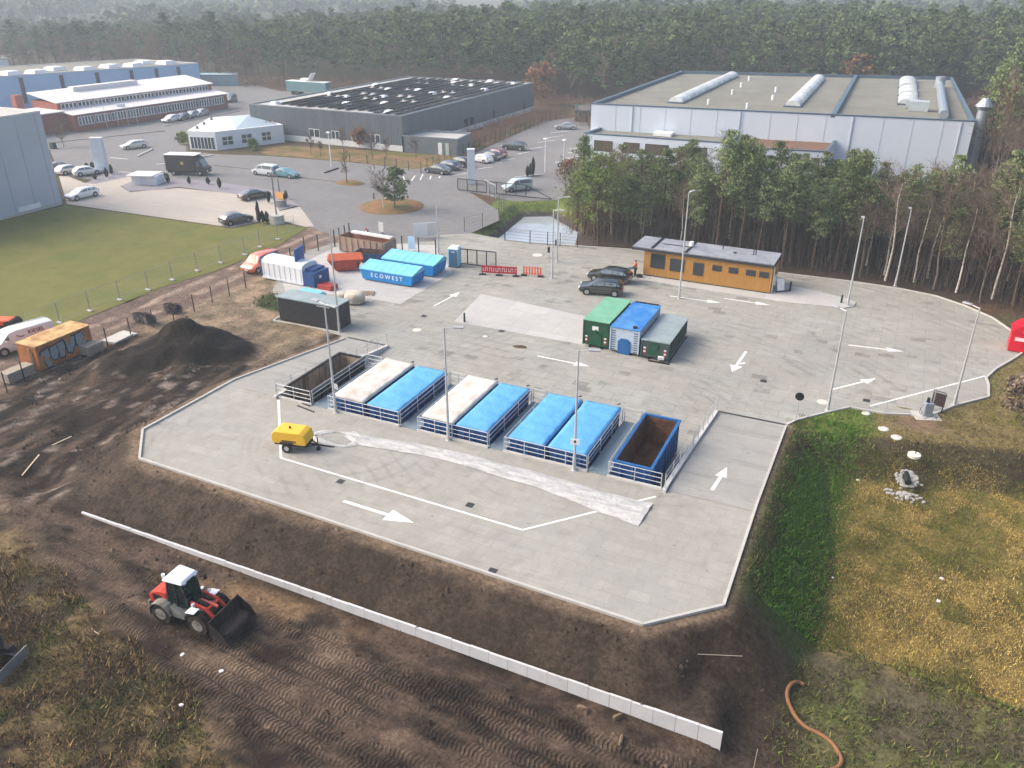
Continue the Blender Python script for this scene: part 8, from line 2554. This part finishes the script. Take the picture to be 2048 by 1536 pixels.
# the woods on the right edge and around the white hall
RW = [(13.5, 80), (15.5, 76), (36, 92), (52, 150), (62, 230), (12, 225), (11, 150), (14, 122), (25, 94)]
rp_ = scatter(RW, 3.0, 5000, 9)
rp_.sort(key=lambda p: math.hypot(*p))
GRB = 'leafless trees of the wood at the right edge'
rb_ = []
for k in range(5):
    tv, s = bare_parts(400 + k, [13, 15, 12, 16, 14][k], [3.4, 3.6, 3.2, 4.0, 3.6][k], 20, 6, 6, thin=.018)
    rb_.append(tree_proto('bare_tree', 'tall leafless brown tree in the wood along the right edge', 'bare tree', tv, [(v, t, 0) for v, t in s], [BIRCH if k == 1 else BARKG, TWIGR if k % 2 else TWIG], GRB))
GRP = 'tall pines of the wood at the right edge'
rpn = []
for k in range(4):
    tv, bv, dv, F_ = pine_parts(450 + k, [15, 17, 14, 16][k], .45, [2.6, 2.4, 2.8, 2.5][k], 46, 18, .25)
    rpn.append(tree_proto('pine_tree', 'tall dark pine in the wood along the right edge of the photograph', 'pine', tv, [(bv[0], bv[1], 1), (F_, None, 0)], [BARK, PINE, BARK], GRP))
a_, b_ = [], []
for i, (x, y) in enumerate(rp_[:170]):
    d = math.hypot(x, y)
    pine = rs.rand() < (.15 if d < 120 else .4 if d < 165 else .7)
    (b_ if pine else a_).append((x, y, -.05, .8 + .4 * rs.rand(), rs.rand() * 6.28))
place(rb_, a_); place(rpn, b_)
g = gp(2010, 560); tv, s = bare_parts(77, 14.5, 3.0, 18, 6, 6)
tree_proto('birch_tree', 'white-stemmed leafless birch at the right edge above the red bin', 'birch', tv, [(v, t, 0) for v, t in s], [BIRCH, TWIGR], None, (14.6, 84.5, -.05))
tv, s = bare_parts(78, 9, 2.8, 14, 6, 5)
for px, py in ((1724, 160), (2030, 250)):
    pass
# the long pine forest at the back: the near rows one by one, the rest as one mass
FOREST = [(-420, 215), (-300, 196), (-206, 204), (-187, 199), (-150, 206), (-118, 204), (-92, 209), (-66, 196), (-58, 214), (-50, 226), (8, 236), (30, 232), (70, 226), (130, 330), (-90, 390), (-420, 310)]
fpts = scatter(FOREST, 3.6, 30000, 14)
fpts.sort(key=lambda p: p[1] + .10 * p[0] - (16 if p[0] > -60 else 0))
front = fpts[:170]; rest = fpts[170:]
GF = 'pines along the edge of the far forest'; GFB = 'bare trees along the edge of the far forest'
fp, fb, fo = [], [], []
for k in range(6):
    tv, bv, dv, F_ = pine_parts(500 + k, [16, 17.5, 15, 18, 16.5, 14][k], .34, [2.9, 2.7, 3.0, 2.8, 2.9, 3.1][k], 44, 18, .32, .32)
    fp.append(tree_single('pine_tree', 'tall green pine along the near edge of the far forest', 'pine', tv, [(F_, None, 0)], [BARK, PINEF], GF))
for k in range(5):
    tv, s = bare_parts(550 + k, [9, 11, 8, 12, 10][k], [3.2, 3.4, 3.0, 3.6, 3.4][k], 22, 6, 5, thin=.05)
    fb.append(tree_single('bare_tree', 'leafless grey-brown tree along the foot of the far forest', 'bare tree', tv, [(v, t, 0) for v, t in s], [BARKG, TWIGR if k % 3 == 0 else TWIG], GFB))
A_, B_ = [], []
for i, (x, y) in enumerate(front):
    (B_ if rs.rand() < .62 else A_).append((x, y, -.1, (.8 + .4 * rs.rand()) * np.interp(x, [-330, -120], [.7, 1]), rs.rand() * 6.28))
place(fp, A_); place(fb, B_)
tv, bv, dv, F_ = pine_parts(590, 9, .2, 3.6, 40, 16, .4)
g = gp(1040, 168); tree_single('oak_tree', 'small oak with rusty autumn leaves at the forest foot behind the solar hall', 'oak', tv, [(F_, None, 0)], [BARKG, OAK], None).location = (-84, 198, 0)
tv, bv, dv, F_ = pine_parts(591, 11, .15, 3.8, 44, 16, .4)
tree_single('oak_tree', 'rusty orange oak at the forest edge above the white hall roof', 'oak', tv, [(F_, None, 0)], [BARKG, OAK], None).location = (-14, 229, 0)
# the mass of the forest behind: one object
Vs, Ts, Ms, off = [], [], [], 0
lib = []
for k in range(6):
    tv, bv, dv, F_ = pine_parts(600 + k, [16, 17.5, 15, 18, 16.5, 14][k], .36, [2.9, 2.8, 3.0, 2.8, 3.0, 3.1][k], 30, 13, .40, .32)
    lib.append(join([(F_, None, 0)]))
for k in range(2):
    tv, s = bare_parts(650 + k, 13, 3.4, 12, 4, 4, thin=.05); lib.append(join([(v, t, 1) for v, t in s]))
for i, (x, y) in enumerate(rest):
    V, T, M = lib[(i * 7 + int(x)) % 6 if rs.rand() > .17 else 6 + i % 2]
    a, s = rs.rand() * 6.28, (.80 + .38 * rs.rand()) * np.interp(x, [-330, -120], [.55, 1])
    ca, sa = math.cos(a) * s, math.sin(a) * s
    W_ = np.stack([V[:, 0] * ca - V[:, 1] * sa + x, V[:, 0] * sa + V[:, 1] * ca + y, V[:, 2] * s * (.9 + .2 * rs.rand())], -1)
    Vs.append(W_); Ts.append(T + off); Ms.append(M); off += len(V)
V, T, M = np.concatenate(Vs), np.concatenate(Ts), np.concatenate(Ms)
struct(np_obj('pine_forest', V, T, [PINEF, TWIG], M), 'stuff')
# hazy woods on the far plain
far = []
rs2 = np.random.RandomState(4)
Vs, Ts, off = [], [], 0
for i in range(1500):
    d = rs2.uniform(520, 1700); a = rs2.uniform(-.62, .75) + YAW
    x, y = -math.sin(a) * d, math.cos(a) * d
    if vnoise(np.array(x), np.array(y), 160, 2) < .42: continue
    c_ = np.stack([rs2.normal(size=14) * 7 + x, rs2.normal(size=14) * 7 + y, 6 + 5 * rs2.rand(14)], -1)
    W_ = tris(rs2, c_, np.full(14, 5.0), 7, 3.0, .8); Vs.append(W_); off += len(W_)
V = np.concatenate(Vs); struct(np_obj('distant_woods', V, np.arange(len(V)).reshape(-1, 3), PINEF), 'stuff')

# undergrowth along the forest foot and on the hall slope
cl = []
for i in range(520):
    x = rs.uniform(-240, 60); y = np.interp(x, [-300, -206, -187, -150, -118, -92, -66, -58, -50, 8, 60], [192, 200, 195, 202, 200, 204, 192, 210, 222, 232, 226]) + rs.normal() * 3
    cl.append((x, y, rs.uniform(.3, 2.2)))
for i in range(150):
    t = rs.rand(); g0, g1 = gp(940, 295), gp(1085, 236); x, y = g0.x + (g1.x - g0.x) * t + rs.normal() * 1.6 - 1, g0.y + (g1.y - g0.y) * t + rs.normal() * 1.2; cl.append((x, y, rs.uniform(.2, 1.0)))
for i in range(90): cl.append((rs.uniform(-66, -56), rs.uniform(172, 196), rs.uniform(.3, 2.0)))
for i in range(60): cl.append((rs.uniform(-37, -33), rs.uniform(96, 110), rs.uniform(.2, .9)))
cl = np.array(cl); e0 = np.repeat(cl, 26, 0) + rs.normal(size=(len(cl) * 26, 3)) * [.9, .9, .4]; e1 = e0 + rs.normal(size=e0.shape) * [.5, .5, .6] + [0, 0, .6]
V, T = sticks(e0, e1, .035, .015, 3); struct(np_obj('undergrowth', V, T, TWIGR), 'stuff')

# dead stems and saplings filling the plantation
ss = scatter(WOOD_POLY, .62, 9000, 33)
ss = np.array(ss); k_ = len(ss); z1 = 2.5 + 4.5 * rs.rand(k_)
p0 = np.stack([ss[:, 0], ss[:, 1], np.full(k_, -.1)], -1); p1 = p0 + np.stack([rs.normal(size=k_) * .35, rs.normal(size=k_) * .35, z1], -1)
t_ = rs.rand(k_, 7, 1); q0 = (p0[:, None] + (p1 - p0)[:, None] * (.25 + .7 * t_)).reshape(-1, 3); q1 = q0 + rs.normal(size=q0.shape) * [.55, .55, .25] + [0, 0, .25]
V, T = sticks(np.concatenate([p0, q0]), np.concatenate([p1, q1]), np.concatenate([np.full(k_, .04), np.full(len(q0), .014)]), .008, 3); struct(np_obj('sapling_thicket', V, T, leafmat('dead_stems', c(62, 56, 50), c(88, 78, 68), .5)), 'stuff')

# single trees along the street
def single(kind, px, py, h, rad, seed, label, m=None, z=0.0):
    g = gp(px, py, z)
    if kind == 'bare':
        tv, s = bare_parts(seed, h, rad, 14, 6, 5, thin=.02)
        return tree_proto('bare_tree', label, 'bare tree', tv, [(v, t, 0) for v, t in s], [m or BARKG, TWIG], None, g)
    tv, bv, dv, F_ = pine_parts(seed, h, .2, rad, 40, 22, .2)
    return tree_proto('pine_tree' if kind == 'pine' else 'shrub', label, 'pine' if kind == 'pine' else 'shrub', tv, [(bv[0], bv[1], 1), (F_, None, 0)], [BARKG, m or PINE, BARKG], None, g)
single('bare', 694, 366, 4.6, 1.0, 701, 'thin leafless young tree on the small grassed island in the road', z=.2)
single('bare', 768, 418, 5.4, 1.9, 702, 'leafless pale-stemmed tree on the roundabout island', BIRCH, .4)
single('pine', 790, 415, 4.9, 1.9, 703, 'dark green pine on the roundabout island', PINE, .4)
single('bare', 128, 294, 3.8, 1.6, 704, 'leafless tree beside the waste bin by the grey warehouse')
single('bare', 622, 308, 3.4, 1.0, 705, 'small leafless tree before the left part of the solar-roofed hall')
single('bare', 642, 312, 2.6, .8, 706, 'smallest leafless tree on the hall verge, second from the left')
single('bare', 688, 306, 4.0, 1.3, 707, 'leafless tree on the hall verge right of the white street lamp')
single('bare', 745, 318, 4.2, 1.5, 708, 'spreading leafless tree on the hall verge before the annexe')
single('bare', 772, 318, 3.2, 1.0, 709, 'slight leafless tree on the hall verge beside the annexe')
single('bare', 832, 316, 3.2, 1.1, 710, 'leafless tree right in front of the flat grey annexe')
single('shrub', 720, 296, 3.4, 1.2, 711, 'rusty leaved shrub against the dark hall front', OAK)
single('shrub', 545, 282, 3.4, 1.3, 712, 'brown twiggy shrub at the corner of the white office', TWIGR)
single('shrub', 507, 300, 1.6, .9, 713, 'dark green bush at the foot of the white office', PINE)
single('shrub', 368, 289, 2.0, .9, 714, 'olive bush at the glazed end of the white office', PINEL)
single('shrub', 1145, 355, 2.4, 1.6, 715, 'rusty bush at the car park edge beside the plantation', OAK)
single('bare', 1132, 400, 4.6, 1.8, 716, 'leafless tree left of the plantation above the pond')
single('shrub', 2046, 850, 3.4, 1.6, 717, 'dark twiggy bush at the right picture edge on the bank', TWIG)

# ------------------------------------------------------------------ hazy air
hz = MB(); hz.box(-2700, 2700, -120, 3100, -3.6, 33)
hm = bpy.data.materials.new('hazy_air'); hm.use_nodes = True; nt = hm.node_tree
nt.nodes.remove(nt.nodes['Principled BSDF'])
pv = nt.nodes.new('ShaderNodeVolumePrincipled'); pv.inputs['Color'].default_value = (.78, .90, 1, 1); pv.inputs['Density'].default_value = .0006; pv.inputs['Anisotropy'].default_value = .2
nt.links.new(pv.outputs[0], nt.nodes['Material Output'].inputs['Volume'])
struct(hz.build('haze', hm), 'stuff')
